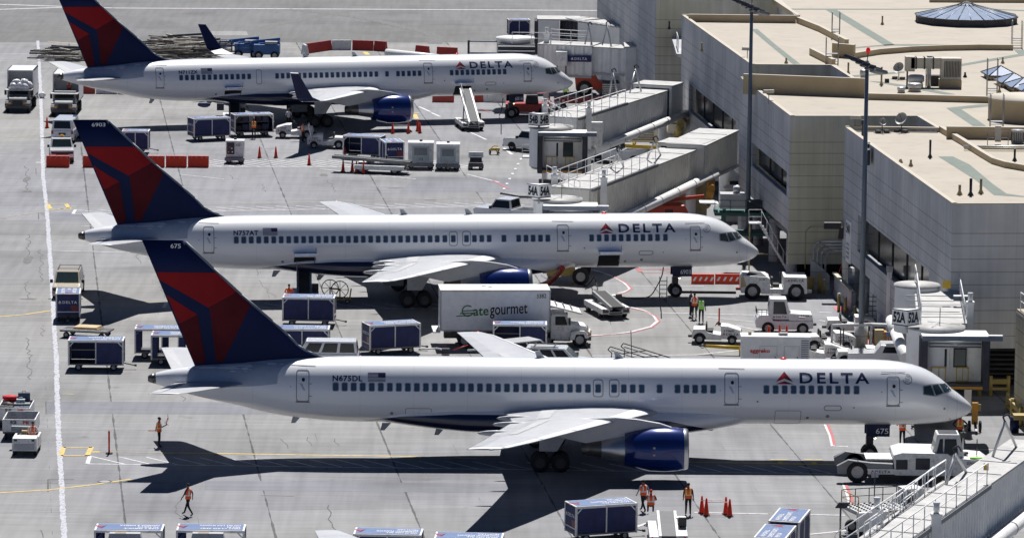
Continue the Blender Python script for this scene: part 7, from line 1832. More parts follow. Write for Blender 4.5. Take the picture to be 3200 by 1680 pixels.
 for s in (-1, 1): m.blob((h.x + .082, h.y + s * .032, h.z + .0), (.009, .011, .008), 'letter_black', amp=0, seg=6)
 m.build('eyes', t)
 return t, J
def wand(t, J, sd, d, label):
 w_ = J['w' + sd]; m = MB(); a = Vector(d).normalized(); p = w_ + (w_ - J['e' + sd]).normalized() * .08
 m.cyl(p - a * .06, p + a * .08, .018, 'black_paint', seg=8); m.cyl(p + a * .08, p + a * .42, .025, 'vest_orange', seg=8); o = m.build('light_wand')
 o.matrix_world = Matrix.Translation(t.location) @ Matrix.Rotation(t.rotation_euler.z, 4, 'Z'); tag(o, label, 'wand', 'orange marshalling wands')
t, J = person('marshaller with two orange wands standing by the nearest tail shadow', P(497, 1396), .2, 'wands', band='vest_band', shirt='shirt_grey', arm='skin')
wand(t, J, 'R', (.2, 0, 1), 'orange wand held upright in front of the marshaller'); wand(t, J, 'L', (-1, .1, 0), 'orange wand pointing left from the marshaller hand')
person('worker in red orange vest walking below the nearest tail shadow', P(588, 1610), 2.7, 'walk', shirt='shirt_navy', vest='vest_orange')
person('worker walking with back turned left of the bottom belt loader', P(2010, 1598), 2.2, 'walk', shirt='shirt_grey', arm='shirt_grey')
person('worker standing with back turned between bottom belt loader and cones', P(2150, 1608), 1.5, 'stand', band='vest_band', shirt='trousers', arm='trousers', cap=True)
person('orange vest driver seated on the bottom belt loader', P(2033, 1632), 1.57, 'sit', z=.05, shirt='shirt_navy', head='bag_red')
person('man in orange shirt seated on the belt loader behind the closed blue cart', P(903, 972), 1.5, 'sit', vest=None, shirt='vest_orange', z=.1)
person('man in dark clothes facing right, left one of the three by the tow bar', P(2158, 988), .3, 'front', vest=None, shirt='shirt_navy')
person('man in orange vest, middle one of the three by the tow bar', P(2170, 996), 1.9, 'front', shirt='shirt_white', arm='shirt_white')
person('man in lime green vest, nearest one of the three by the tow bar', P(2191, 1008), 1.5, 'stand', vest='vest_lime', shirt='trousers', arm='trousers')
t, J = person('worker in orange vest and shirt raising a wand under the nearest nose', P(2819, 1392), 1.7, 'reach', shirt='vest_orange', arm='skin')
person('worker in orange vest with hands on hips facing the camera beyond the pushback tractor', P(2999, 1388), -1.6, 'hips', band='vest_band', shirt='trousers', arm='trousers', cap=True)
person('worker in orange vest loading the open cart under the far aircraft', P(793, 433), 1.5, 'front', band='vest_band', shirt='shirt_navy')
person('man in white shirt and dark tie facing the camera by the far landing gear', P(902, 401), -1.5, 'stand', vest=None, shirt='shirt_white', cap=True)
person('worker in orange vest beside the tug under the far aircraft', P(946, 444), .4, 'stand', shirt='shirt_grey')
person('worker in orange vest dragging a trash bag beside the left service truck', P(116, 306), 0, 'stand', shirt='trousers')
m = MB(); m.blob((0, 0, .28), (.36, .3, .3), 'bag_plastic', seed=9, amp=.15); o = m.build('trash_bag'); o.location = P(132, 307); tag(o, 'white trash bag on the ground held by the worker', 'trash bag', 'trash bags on the truck')
person('worker in orange vest standing inside the box of the right service truck', (P(210, 350).x + .2, P(210, 350).y - .2, 0), -1.5, 'front', z=1.25, shirt='shirt_white')
person('worker in lime vest beyond the railing near the far nose', P(1767, 318), 1.2, 'stand', vest='vest_lime', shirt='shirt_white', head='shirt_white', cap=True)
person('man in white shirt by the far nose gear behind the bridge rail', P(1743, 367), 1.2, 'stand', vest=None, shirt='shirt_white'); person('worker in orange vest by the far nose gear at the far tractor', P(1716, 362), 1.2, 'stand')
# ================================================================ larger machines and loose things
belt_loader('white belt loader with grey belt, bottom edge of the picture, pointing away', P(2085, 1690), math.pi / 2, 4, 'belt', L=4.9)
belt_loader('white belt loader raised towards the front hold of the middle aircraft', P(1893, 980), 1.85, 6, 'belt_dark', L=4.3, lift=.8)
belt_loader('dark belt loader feeding the rear hold of the middle aircraft', P(950, 945), 1.62, 24, 'belt_dark', L=6.0)
belt_loader('belt loader reaching the front hold of the farthest aircraft', P(1466, 400), 1.75, 25, 'belt', L=5.6, lift=.8)
belt_loader('black belt loader reaching the rear hold of the farthest aircraft', P(732, 385), 1.65, 27, 'belt_dark', L=6.0)
belt_loader('parked belt loader lying low in front of the blue carts, pointing left', P(1185, 540), 2.95, 2.5, 'belt_dark', L=6.6, lift=.95)
# ground power units
gpu('white ground power unit with open gauge panel left of the cone pair', P(735, 507), 0, 1.5, 1.3, 1.85, face='gauges', num='132', skirt=True)
gpu('pale green ground power unit with front grille, left of two', P(1315, 524), 0, 2.1, 1.6, 2.15, num='112')
gpu('white ground power unit with tow wheel, right of two', P(1400, 527), 0, 1.9, 1.6, 2.1, num='', tow=True)
t = thing('low_dolly', 'small dark trailer with white top and tilted panel right of the power units', 'trailer', P(1487, 527), 0)
m = MB(); m.box(-.6, .6, -.9, .3, .25, .6, 'dark_metal'); m.build('tray', t); m = MB(); m.box(-.62, .62, .2, .6, .9, 1.35, 'white_paint', ty=.1); m.build('cover', t, .03); m = MB(); m.box(-.5, .5, -.6, .2, .6, 1.0, 'bellows', ty=.2); m.build('panel', t); wheels4(t, (-.45, .45), .5, .2, .12)
t = thing('tow_bar', 'small yellow tow bar head on two wheels by the white bay lines', 'tow bar', P(1546, 483), .3)
m = MB(); m.box(-.4, .4, -.15, .15, .35, .55, 'yellow_paint'); m.tube([(0, 0, .45), (.2, -.8, .2)], .05, 'dark_metal'); m.tube([(-.3, 0, .55), (-.1, 0, .75), (.3, 0, .7)], .04, 'yellow_paint'); m.build('bar', t); make_wheels(t, 'wheel', [(-.35, .25, .22), (.35, .25, .22)], .22, .1, axis='X')
# generator
t = thing('generator', 'long white diesel generator with red lettering and grey louvres', 'generator', P(2420, 1160), 0)
m = MB(); m.box(-2.15, 2.15, -.75, .75, .25, 2.3, 'white_paint'); bd = m.build('enclosure', t, .03)
m = MB(); m.box(-2.2, 2.2, -.8, .8, 2.3, 2.36, 'white_paint'); rf = m.build('roof', t); m = MB(); m.box(-1.7, -1.5, -.1, .1, 2.36, 2.55, 'tan_metal'); m.box(.2, .7, -.3, .3, 2.36, 2.5, 'mid_grey', sh=.1); m.build('exhaust', rf)
m = MB(); text_on(m, 'aggreko', (-1.6, -.77, 1.25), (1, 0, 0), (0, 0, 1), 1.25, .34, 'red_letter', bold=.03); m.build('lettering', bd)
m = MB()
for i in range(13): m.box(1.62, 2.1, -.785, -.75, .4 + i * .14, .48 + i * .14, 'louver')
m.build('louvres', bd)
for xa, xb in ((-1.0, .1), (.55, 1.5)):
 m = MB();
 for q in ((xa, xb, 1.75, 1.765), (xa, xb, .45, .465), (xa, xa + .015, .45, 1.765), (xb - .015, xb, .45, 1.765)): m.box(q[0], q[1], -.765, -.75, q[2], q[3], 'mid_grey')
 dr = m.build('access_door', bd); m = MB(); m.box(xb - .14, xb - .08, -.78, -.75, 1.0, 1.1, 'dark_metal'); m.build('handle', dr)
m = MB(); m.box(-2.15, 2.15, -.7, .7, .05, .25, 'dark_metal'); m.build('skid', t)
# big pushback tractor (open, two big wheels)
def big_tractor(label, loc, rz):
 t = thing('pushback_tractor', label, 'pushback tractor', loc, rz)
 W = 2.4
 m = MB(); m.prism([(-2.35, .45), (-2.35, 1.45), (-2.2, 1.68), (-.6, 1.6), (-.35, 1.45), (-.3, .4), (-.95, .4), (-1.0, .8), (-1.3, 1.12), (-1.75, 1.12), (-2.05, .8), (-2.1, .45)], -W / 2, W / 2, 'worn_white'); m.build('rear_body', t, .04)
 m = MB(); m.prism([(.6, .4), (.6, 1.62), (2.2, 1.58), (2.25, .45), (2.05, .45), (2.0, .8), (1.75, 1.12), (1.2, 1.12), (.95, .8), (.9, .4)], -W / 2, W / 2, 'worn_white'); fb = m.build('front_body', t, .04)
 m = MB(); delta_on(m, (.85, -W / 2 - .015, 1.28), (1, 0, 0), (0, 0, 1), 1.15, 'letter_navy', 'delta_red'); m.build('lettering', fb)
 m = MB(); text_on(m, '12128', (-1.1, -W / 2 - .015, 1.36), (1, 0, 0), (0, 0, 1), .4, .12, 'letter_navy'); m.build('number', fb)
 m = MB(); m.box(-.4, .7, -W / 2 + .05, W / 2 - .05, .4, .75, 'worn_white'); m.build('step', t)
 m = MB(); m.box(-.1, .35, -.4, .3, .8, 1.0, 'black_paint'); m.box(-.25, -.1, -.4, .3, .85, 1.45, 'black_paint'); m.build('seat', t, .03)
 m = MB(); m.tube([(.5, -.2, 1.2), (.4, -.2, 1.65)], .03, 'black_paint'); m.blob((.38, -.2, 1.68), (.03, .2, .18), 'black_paint', amp=0); m.build('steering_wheel', t)
 m = MB(); quad(m, [(-2.38, -W / 2, 1.5), (-2.36, -W / 2 - .01, .85), (-1.95, -W / 2 - .01, .9), (-2.2, -W / 2 - .01, 1.62)], 'plywood'); m.build('torn_panel', t)
 m = MB(); quad(m, [(-2.0, -W / 2 + .1, 1.70), (-.6, -W / 2 + .1, 1.63), (-.9, W / 2 - .4, 1.64), (-1.7, W / 2 - .3, 1.69)], 'bellows'); m.build('deck_mat', t)
 for s in (-1, 1):
  make_wheels(t, 'wheel', [(-1.55, s * (W / 2 - .2), .58)], .58, .4); make_wheels(t, 'wheel', [(1.48, s * (W / 2 - .2), .58)], .58, .4)
 m = MB(); m.box(2.25, 2.6, -.5, .5, .4, .6, 'grey_metal'); m.box(-2.65, -2.35, -.2, .2, .5, .65, 'telehandler_orange'); m.build('hitch', t)
 return t
big_tractor('big white open pushback tractor with lettering at the nose of the middle aircraft', P(2418, 928), 0)
# tow bar to the middle aircraft
t = thing('tow_bar', 'long dark tow bar between tractor and nose wheel of the middle aircraft', 'tow bar', (0, 0, 0))
a = P(2125, 912, .5); b = P(2300, 914, .5); m = MB(); m.cyl(a, b, .09, 'dark_metal', seg=10); m.build('bar', t)
q = P(2200, 922); m = MB(); m.box(q.x - .3, q.x + .3, q.y - .3, q.y + .3, .5, .75, 'dark_metal'); m.box(q.x - .15, q.x + .9, q.y - .2, q.y + .2, .62, .72, 'olive_or_shaded_yellow'); m.build('carriage', t); make_wheels(t, 'wheel', [(q.x, q.y - .3, .28), (q.x, q.y + .3, .28)], .28, .15)
# yellow tow bar
t = thing('tow_bar', 'yellow tow bar on two small wheels left of the generator', 'tow bar', (0, 0, 0))
a = P(2205, 1080, .55); b = P(2312, 1086, .5); m = MB(); m.cyl(a, b, .1, 'yellow_paint', r2=.14, seg=10); m.build('bar', t); m = MB(); m.tube([a, a + Vector((-.45, 0, 0))], .05, 'dark_metal'); m.lathe([(.12, -.02), (.15, 0), (.12, .02), (.1, 0), (.12, -.02)], tuple(a + Vector((-.2, -.1, 0))), 'dark_metal', axis='Y'); m.build('towing_eye', t)
q = P(2290, 1104); make_wheels(t, 'wheel', [(q.x, q.y - .25, .24), (q.x - .35, q.y + .5, .24)], .24, .14); m = MB(); m.beam(b, (q.x + .5, q.y, .9), .12, .3, 'yellow_paint'); m.build('bracket', t)
# cab tractor
t = thing('cab_tractor', 'white tow tractor with square cab and lettering right of the three men', 'tow tractor', P(2447, 1038), 0)
W = 1.75
m = MB(); m.prism([(-1.85, .45), (-1.9, .95), (-1.6, 1.3), (-.95, 1.3), (-.7, .9), (1.2, .9), (1.95, .9), (1.95, .42), (1.6, .35), (-.9, .32)], -W / 2, W / 2, 'white_paint'); m.build('body', t, .04)
m = MB(); m.prism([(.35, .9), (.3, 1.42), (1.85, 1.34), (1.95, .9)], -W / 2 + .08, W / 2 - .08, 'white_paint'); h = m.build('hood', t, .04); m = MB(); text_on(m, '14224', (1.15, -W / 2 + .065, 1.22), (1, 0, 0), (0, 0, 1), .5, .1, 'letter_navy'); m.build('number', h)
m = MB(); m.box(.95, 1.4, -W / 2 - .12, -W / 2 + .1, 1.0, 1.22, 'white_paint'); m.box(1.0, 1.35, -W / 2 - .13, -W / 2 - .11, 1.1, 1.15, 'red_paint'); m.build('battery_box', t)
m = MB(); m.add([(-1.05, -.78, 1.0), (.5, -.78, 1.0), (.5, .78, 1.0), (-1.05, .78, 1.0), (-.95, -.68, 2.35), (.15, -.68, 2.35), (.15, .68, 2.35), (-.95, .68, 2.35)], [(0, 3, 2, 1), (4, 5, 6, 7), (0, 1, 5, 4), (1, 2, 6, 5), (2, 3, 7, 6), (3, 0, 4, 7)], 'white_paint'); cb = m.build('cab', t, .04)
m = MB(); quad(m, [(-.72, -.775, 1.35), (.2, -.775, 1.35), (.02, -.70, 2.18), (-.7, -.70, 2.18)], 'glass'); sw = m.build('side_window', cb); m = MB(); quad(m, [(.50, -.6, 1.3), (.50, .6, 1.3), (.2, .55, 2.22), (.2, -.55, 2.22)], 'glass'); m.build('windscreen', cb); m = MB(); quad(m, [(-1.06, -.6, 1.4), (-1.06, .6, 1.4), (-.97, .55, 2.2), (-.97, -.55, 2.2)], 'glass'); m.build('rear_window', cb)
m = MB(); delta_on(m, (-.75, -.80, 1.1), (1, 0, 0), (0, 0, 1), .9, 'letter_navy'); m.build('lettering', cb)
m = MB(); m.rail([(-1.8, -.8, 1.3), (-1.15, -.8, 1.3)], .35, 'dark_metal', every=.4); m.rail([(-1.8, -.8, 1.3), (-1.8, .8, 1.3)], .35, 'dark_metal', every=.5); m.build('rear_basket', t); m = MB(); m.box(1.95, 2.2, -.15, .15, .5, .65, 'dark_metal'); m.build('hitch', t)
for s in (-1, 1): make_wheels(t, 'wheel', [(-1.05, s * .82, .42)], .42, .26); make_wheels(t, 'wheel', [(1.25, s * .82, .4)], .4, .26)
# towbarless tractor under the nearest nose
t = thing('pushback_tractor', 'long low white pushback tractor with cab cradling the nearest nose wheel', 'pushback tractor', P(2845, 1494), -.0)
W = 2.9
m = MB(); m.prism([(-1.0, .45), (-1.1, 1.6), (-.6, 1.75), (1.9, 1.72), (2.2, 1.55), (2.2, .45)], -W / 2, W / 2, 'worn_white'); bd = m.build('engine_body', t, .05)
m = MB(); m.box(-.95, -.3, -W / 2 - .02, -W / 2 + .02, .8, 1.35, 'bellows'); m.box(.15, .95, -W / 2 - .02, -W / 2 + .02, .8, 1.45, 'bellows'); m.build('intake_grille', bd)
m = MB(); m.add([(1.1, -1.2, 1.5), (2.9, -1.2, 1.5), (2.9, .4, 1.5), (1.1, .4, 1.5), (1.35, -1.1, 2.75), (2.6, -1.1, 2.75), (2.6, .3, 2.75), (1.35, .3, 2.75)], [(0, 3, 2, 1), (4, 5, 6, 7), (0, 1, 5, 4), (1, 2, 6, 5), (2, 3, 7, 6), (3, 0, 4, 7)], 'worn_white'); cb = m.build('cab', t, .05)
m = MB(); quad(m, [(1.75, -1.215, 1.6), (2.55, -1.215, 1.6), (2.42, -1.13, 2.5), (1.78, -1.13, 2.5)], 'glass'); m.build('side_window', cb); m = MB(); quad(m, [(1.3, -1.215, 1.6), (1.68, -1.215, 1.6), (1.68, -1.13, 2.5), (1.5, -1.13, 2.5)], 'glass'); m.build('side_window', cb); m = MB(); quad(m, [(1.09, -1.1, 1.65), (1.09, .3, 1.65), (1.34, .2, 2.6), (1.34, -1.0, 2.6)], 'glass'); m.build('windscreen', cb)
m = MB(); quad(m, [(1.45, -1.0, 2.765), (2.5, -1.0, 2.765), (2.5, .2, 2.765), (1.45, .2, 2.765)], 'bellows'); m.build('roof_hatch', cb)
m = MB(); m.prism([(2.2, .45), (2.2, 1.5), (4.0, 1.35), (4.35, 1.1), (4.35, .75), (4.1, .5)], -W / 2, W / 2, 'worn_white'); rb = m.build('rear_body', t, .06); m = MB(); text_on(m, '270483', (3.0, -W / 2 - .02, 1.12), (1, 0, 0), (0, 0, 1), .75, .13, 'letter_black'); m.build('number', rb)
m = MB(); m.box(3.2, 4.1, -W / 2 + .1, -W / 2 + .35, 1.44, 1.5, 'vest_lime'); m.build('lime_strip', rb); m = MB(); m.lathe([(.01, .1), (.25, .1), (.25, 0)], (2.95, -.3, 1.5), 'black_paint', seg=14); m.build('filler_cap', rb)
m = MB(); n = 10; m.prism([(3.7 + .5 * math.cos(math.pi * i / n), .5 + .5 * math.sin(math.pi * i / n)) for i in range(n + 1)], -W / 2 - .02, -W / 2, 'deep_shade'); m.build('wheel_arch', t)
for s in (-1, 1): make_wheels(t, 'wheel', [(3.7, s * 1.3, .48)], .48, .35)
for s in (-1, 1):
 m = MB(); m.prism([(-4.2, .5), (-4.25, .95), (-3.6, 1.3), (-2.4, 1.15), (-1.1, 1.1), (-1.1, .6), (-2.2, .45)], s * 1.25 - .18, s * 1.25 + .18, 'mid_grey'); fm = m.build('fork', t, .04)
 if s < 0: m = MB(); m.box(-2.6, -1.0, -1.48, -1.44, .52, .82, 'worn_white'); m.build('side_plate', fm); m = MB(); delta_on(m, (-2.35, -1.5, .58), (1, 0, 0), (0, 0, 1), 1.1, 'letter_navy', 'delta_red'); m.build('lettering', fm)
 make_wheels(t, 'wheel', [(-3.1, s * 1.28, .62)], .62, .42)
m = MB(); m.box(-2.3, -1.0, -1.1, 1.1, .7, 1.2, 'dark_metal', ty=.1); m.box(-2.6, -.9, -.9, .9, 1.2, 1.28, 'worn_white'); m.build('cradle', t); m = MB(); m.cyl((3.0, .9, 1.5), (3.0, .9, 2.7), .04, 'grey_metal'); m.cyl((3.7, 0, 1.4), (3.7, 0, 2.3), .03, 'dark_metal'); m.box(2.85, 3.15, .8, 1.0, 2.2, 2.5, 'black_paint'); m.build('mirror_post', t)
# dolly train
def tub(label, loc, num, empty=True, rz=A_):
 t = thing('baggage_dolly', label, 'baggage dolly', loc, rz, 'white open baggage dollies'); L, W = 2.7, 1.85
 m = MB(); m.box(-L / 2, L / 2, -W / 2, W / 2, .4, .5, 'dark_metal'); m.build('deck', t)
 m = MB(); m.box(L / 2 - .06, L / 2, -W / 2, W / 2, .5, 1.25, 'worn_white'); fp = m.build('front_panel', t, .02)
 m = MB(); text_on(m, num, (L / 2 + .012, -W * .27, .98), (0, 1, 0), (0, 0, 1), .38, .19, 'letter_black', bold=.03); text_on(m, 'PB', (L / 2 + .012, W * .14, .98), (0, 1, 0), (0, 0, 1), .34, .18, 'red_letter', bold=.03); m.build('lettering', fp)
 m = MB(); m.box(-L / 2, -L / 2 + .05, -W / 2, W / 2, .5, 1.25, 'worn_white'); m.build('rear_panel', t)
 for s in (-1, 1): m = MB(); m.box(-L / 2, L / 2 - .06, s * W / 2 - .03, s * W / 2 + .03, .5, 1.2 if s < 0 else 1.22, 'worn_white'); m.build('side_panel', t)
 m = MB(); m.box(-L / 2 + .06, L / 2 - .07, -W / 2 + .04, W / 2 - .04, .5, .53, 'deep_shade'); m.build('floor_shade', t)  # thin dark sheet; shade inside the tub put into its colour
 m = MB(); m.beam((L / 2, 0, .35), (L / 2 + .5, 0, .32), .08, .08, 'dark_metal'); m.build('tow_bar', t); wheels4(t, (-L / 2 + .4, L / 2 - .4), W / 2 - .15, .22, .14)
 return t
tub('empty white dolly numbered 52 right behind the leftmost tug', P(66, 1362), '52'); tub('white dolly numbered 59 heaped with luggage at the back of the train', P(50, 1325), '59')
c = P(50, 1325)
for lab, dx, dy, z_, sz, m_, soft in [('large black suitcase at the front left of the heap', -.45, -1.0, .55, (.8, .35, .75), 'bag_black', 0), ('checked dark holdall at the front right of the heap', .45, -.95, .55, (.9, .4, .7), 'bag_navy', 0), ('grey suitcase with pale straps in the middle right', .4, -.3, .95, (.95, .6, .4), 'bag_grey', 0), ('black duffel under the red bag', -.45, -.2, .95, (.9, .6, .45), 'bag_black', 1),
         ('bright red soft bag on top of the heap', -.35, .25, 1.3, (1.0, .65, .45), 'bag_red', 1), ('blue grey case standing at the back right', .45, .35, 1.1, (.7, .3, .75), 'bag_navy', 0), ('small teal bag on the heap', .3, -.1, 1.35, (.5, .4, .2), 'teal', 0)]:
 bag(lab + ' on the loaded dolly', (c.x + dx, c.y + dy, z_), sz, m_, dx * .3, 'luggage heaped on the dolly', soft=bool(soft))
t = thing('baggage_tug', 'boxy scuffed tug facing the camera pulling two open dollies at the left edge', 'baggage tug', P(83, 1412), A_)
m = MB(); m.box(.2, 1.25, -.72, .72, .3, 1.05, 'worn_white', ty=.03); h = m.build('hood', t, .05); m = MB(); m.box(1.25, 1.28, -.58, .58, .4, .72, 'light_grey'); m.build('grille', h)
for s in (-1, 1): m = MB(); m.box(1.25, 1.285, s * .5 - .08, s * .5 + .08, .88, .98, 'black_paint'); m.build('headlight', h)
m = MB(); m.box(-1.3, .2, -.72, -.6, .3, .95, 'worn_white'); m.box(-1.3, .2, .6, .72, .3, .95, 'worn_white'); m.box(-1.3, .2, -.6, .6, .3, .55, 'bellows'); m.build('body', t); m = MB(); m.box(-.9, -.4, -.5, .0, .55, .95, 'black_paint'); m.build('seat', t, .03); wheels4(t, (-.9, .75), .6, .28, .2)
person('driver in red vest seated on the boxy tug at the left edge', (P(83, 1412).x + .32, P(83, 1412).y + .45, 0), A_, 'sit', z=-.05, shirt='shirt_white', vest='vest_orange')
bag('long grey golf bag across the tug behind its hood', (P(83, 1412).x - .35, P(83, 1412).y + 1.2, 1.0), (1.3, .35, .3), 'bag_grey', -.1, handle=False)
m = MB(); m.box(-.3, .3, -.2, .2, 0, .15, 'cardboard'); o = m.build('cardboard_box'); o.location = (P(83, 1412).x - .05, P(83, 1412).y + .8, .98 + GZ); tag(o, 'flat cardboard box beside the tug driver', 'box')
# plywood dolly
t = thing('flat_dolly', 'flat dolly stacked with plywood sheets left of the nearest tail', 'dolly', P(272, 1052), -.22)
m = MB(); m.box(-1.6, 1.6, -.85, .85, .42, .5, 'dark_metal'); m.beam((-1.6, -.85, .55), (1.6, -.85, .55), .06, .1, 'worn_white'); m.build('frame', t); wheels4(t, (-1.2, 1.2), .7, .2, .14)
for i in range(5):
 m = MB(); m.box(-.9 + .05 * i, .95 - .03 * i, -.6, .55, .51 + .045 * i, .55 + .045 * i, 'plywood'); m.build('sheet', t).rotation_euler = (0, 0, (i % 3 - 1) * .03)
# hose reel cart
t = thing('hose_reel_cart', 'yellow and dark twin spoked hose reel beside the closed blue cart', 'hose reel', P(1052, 945), -.1)
for i, (x, y) in enumerate([(-.5, .3), (.25, -.2)]):
 m = MB(); r_ = .58
 for k in range(24): a0_, a1_ = 2 * math.pi * k / 24, 2 * math.pi * (k + 1) / 24; m.cyl((x + r_ * math.cos(a0_), y, .95 + r_ * math.sin(a0_)), (x + r_ * math.cos(a1_), y, .95 + r_ * math.sin(a1_)), .035, 'dark_metal', seg=6)
 for k in range(4): a0_ = math.pi * k / 4; m.cyl((x - r_ * math.cos(a0_), y, .95 - r_ * math.sin(a0_)), (x + r_ * math.cos(a0_), y, .95 + r_ * math.sin(a0_)), .02, 'dark_metal', seg=5)
 m.build('reel', t)
m = MB(); m.box(-.9, 1.0, -.35, .4, .25, .35, 'olive_or_shaded_yellow'); m.tube([(-.5, .3, .3), (-.5, .3, .95), (.25, -.2, .95), (.25, -.2, .3)], .05, 'yellow_paint'); m.tube([(.9, 0, .3), (1.0, 0, 1.0)], .05, 'yellow_paint'); m.build('frame', t); make_wheels(t, 'wheel', [(-.7, -.35, .16), (.8, -.35, .16)], .16, .08)
# ladder under the middle nose
def stepladder(label, loc, h, w_, rz=0, m_='grey_metal', n=5, d=.4):
 t = thing('step_ladder', label, 'ladder', loc, rz)
 for s in (-1, 1): m = MB(); m.tube([(s * w_ / 2, -d, 0), (s * w_ / 2, 0, h)], .03, m_); m.tube([(s * w_ / 2, d, 0), (s * w_ / 2, 0, h)], .03, m_); m.build('stile', t)
 for i in range(n):
  z_ = h * (i + 1) / (n + 1); m = MB(); m.box(-w_ / 2, w_ / 2, -d * (1 - z_ / h) - .06, -d * (1 - z_ / h) + .06, z_ - .02, z_ + .02, m_); m.build('rung', t)
stepladder('grey step ladder left of the nose wheel of the middle aircraft', P(2072, 940), 1.7, .5)
t = thing('rolling_stairs', 'tall ribbed white service stairs between the middle nose and the cream wall', 'stairs', P(2410, 860), 0)
for s in (-1, 1):
 m = MB(); m.beam((-.9, s * .4, 3.8), (1.2, s * .4, .3), .06, .14, 'sign_white'); m.build('stringer', t)
for i in range(15):
 f = i / 14; m = MB(); m.box(-.9 + 2.1 * f - .14, -.9 + 2.1 * f + .14, -.4, .4, 3.8 - 3.5 * f, 3.85 - 3.5 * f, 'galvanised'); m.build('tread', t)
m = MB(); m.box(-1.7, -.8, -.5, .5, 3.75, 3.82, 'galvanised'); m.rail([(-1.7, -.5, 3.8), (-.8, -.5, 3.8)], 1, 'sign_white', every=.9); m.tube([(-1.6, -.4, 0), (-1.6, -.4, 3.8)], .04, 'tan_metal'); m.tube([(-1.6, .4, 0), (-1.6, .4, 3.8)], .04, 'tan_metal'); m.tube([(-1.6, -.4, 1.6), (-.2, -.4, 1.6)], .05, 'tan_metal'); m.build('platform', t); m = MB(); m.rail([(-.8, -.45, 3.8), (1.2, -.45, .3)], .9, 'sign_white', every=.8, mid=False); m.build('handrail', t)
# power cables
def cable(label, pts, r_=.04, m_='black_rubber'):
 # smooth spline through points
 out = []
 for i in range(len(pts) - 1):
  p0 = pts[max(i - 1, 0)]; p1 = pts[i]; p2 = pts[i + 1]; p3 = pts[min(i + 2, len(pts) - 1)]
  for k in range(5):
   u = k / 5; out.append(.5 * ((2 * p1) + (p2 - p0) * u + (2 * p0 - 5 * p1 + 4 * p2 - p3) * u * u + (3 * p1 - p0 - 3 * p2 + p3) * u**3))
 out.append(pts[-1]); m = MB(); m.tube(out, r_, m_, seg=6); o = m.build('power_cable'); tag(o, label, 'cable')
cable('black power cable hanging from the middle nose to the belt loader', [P(2073, 835, 3.2), P(2068, 862, 2.0), P(2052, 895, .8), P(2030, 925, .06), P(1985, 932, .05), P(1930, 925, .05)])
cable('black cable looping near the wheel of the middle aircraft engine', [P(1815, 875, .3), P(1830, 893, .06), P(1848, 878, .4), P(1856, 866, .9), P(1862, 880, .5), P(1868, 905, .1)])
cable('power cable hanging from the far nose', [P(1572, 307, 3), P(1568, 340, 1.2), P(1560, 362, .1)])
c0 = [P(1758, 836, 2.4), P(1738, 862, 1.5), P(1714, 882, .8), P(1685, 893, .4)]
cable('thick orange air hose sagging behind the middle engine', c0, .2, 'telehandler_orange')
t = thing('air_start_cart', 'olive frame cart behind the orange hose under the middle wing', 'cart', P(1752, 885), 0)
m = MB(); m.box(-1, 1, -.5, .5, .6, 1.3, 'olive_or_shaded_yellow'); m.build('body', t, .04); m = MB(); m.tube([(-.9, -.4, 0), (-.9, -.4, .7)], .05, 'yellow_paint'); m.tube([(.9, -.4, 0), (.9, -.4, .7)], .05, 'yellow_paint'); m.build('leg', t); make_wheels(t, 'wheel', [(1.4, -.6, .6)], .6, .35)
# pipe rack frame near the nearest fuselage
t = thing('ladder_rack', 'dark tubular ladder rack with tall whip post behind the nearest fuselage', 'rack', P(1970, 1160), 0)
for dy, dx in ((-.4, 0), (.9, .85)):
 m = MB(); m.tube([(-1.3 + dx, dy, 0), (-1.2 + dx, dy, 1.25), (-1.45 + dx, dy, 1.45), (-1.3 + dx, dy, 1.65), (1.7 + dx, dy, .75), (2.4 + dx, dy, .2)], .035, 'bellows'); m.tube([(-1.25 + dx, dy, 1.42), (1.6 + dx, dy, .55)], .03, 'bellows'); m.build('rail', t)
m = MB(); m.tube([(.1, .2, 0), (0, .2, 2.6)], .03, 'bellows'); m.tube([(-.6, -.4, 1.2), (1.0, .9, 1.2)], .03, 'bellows'); m.tube([(.6, -.4, .95), (1.9, .9, .9)], .03, 'bellows'); m.build('whip_post', t)
# blue scissor lifts beyond the far aircraft
for px, py, lab, L_ in [(762, 180, 'blue boom lift with wire cage left of two beyond the far aircraft', 3.0), (825, 184, 'blue and grey boom lift right of two beyond the far aircraft', 3.2)]:
 t = thing('boom_lift', lab, 'boom lift', P(px, py), 0, 'blue boom lifts')
 m = MB(); m.box(-L_ / 2 + .6, L_ / 2, -.9, .9, .5, 1.5, 'blue_paint'); m.box(.1, L_ / 2 - .2, -.8, .5, 1.5, 1.8, 'grey_metal'); m.build('turntable', t, .05); m = MB(); m.beam((-L_ / 2, .3, 1.6), (L_ / 2, .3, 1.95), .3, .3, 'blue_paint'); m.beam((-.4, -.3, 1.5), (L_ / 2, -.2, 1.7), .25, .25, 'blue_paint'); m.build('boom', t)
 m = MB(); m.rail([(-L_ / 2 - .9, -.8, .6), (-L_ / 2 + .3, -.8, .6), (-L_ / 2 + .3, .6, .6), (-L_ / 2 - .9, .6, .6), (-L_ / 2 - .9, -.8, .6)], 1.1, 'blue_paint', every=.6); m.build('basket', t); wheels4(t, (-.5, 1.1), .9, .42, .3)
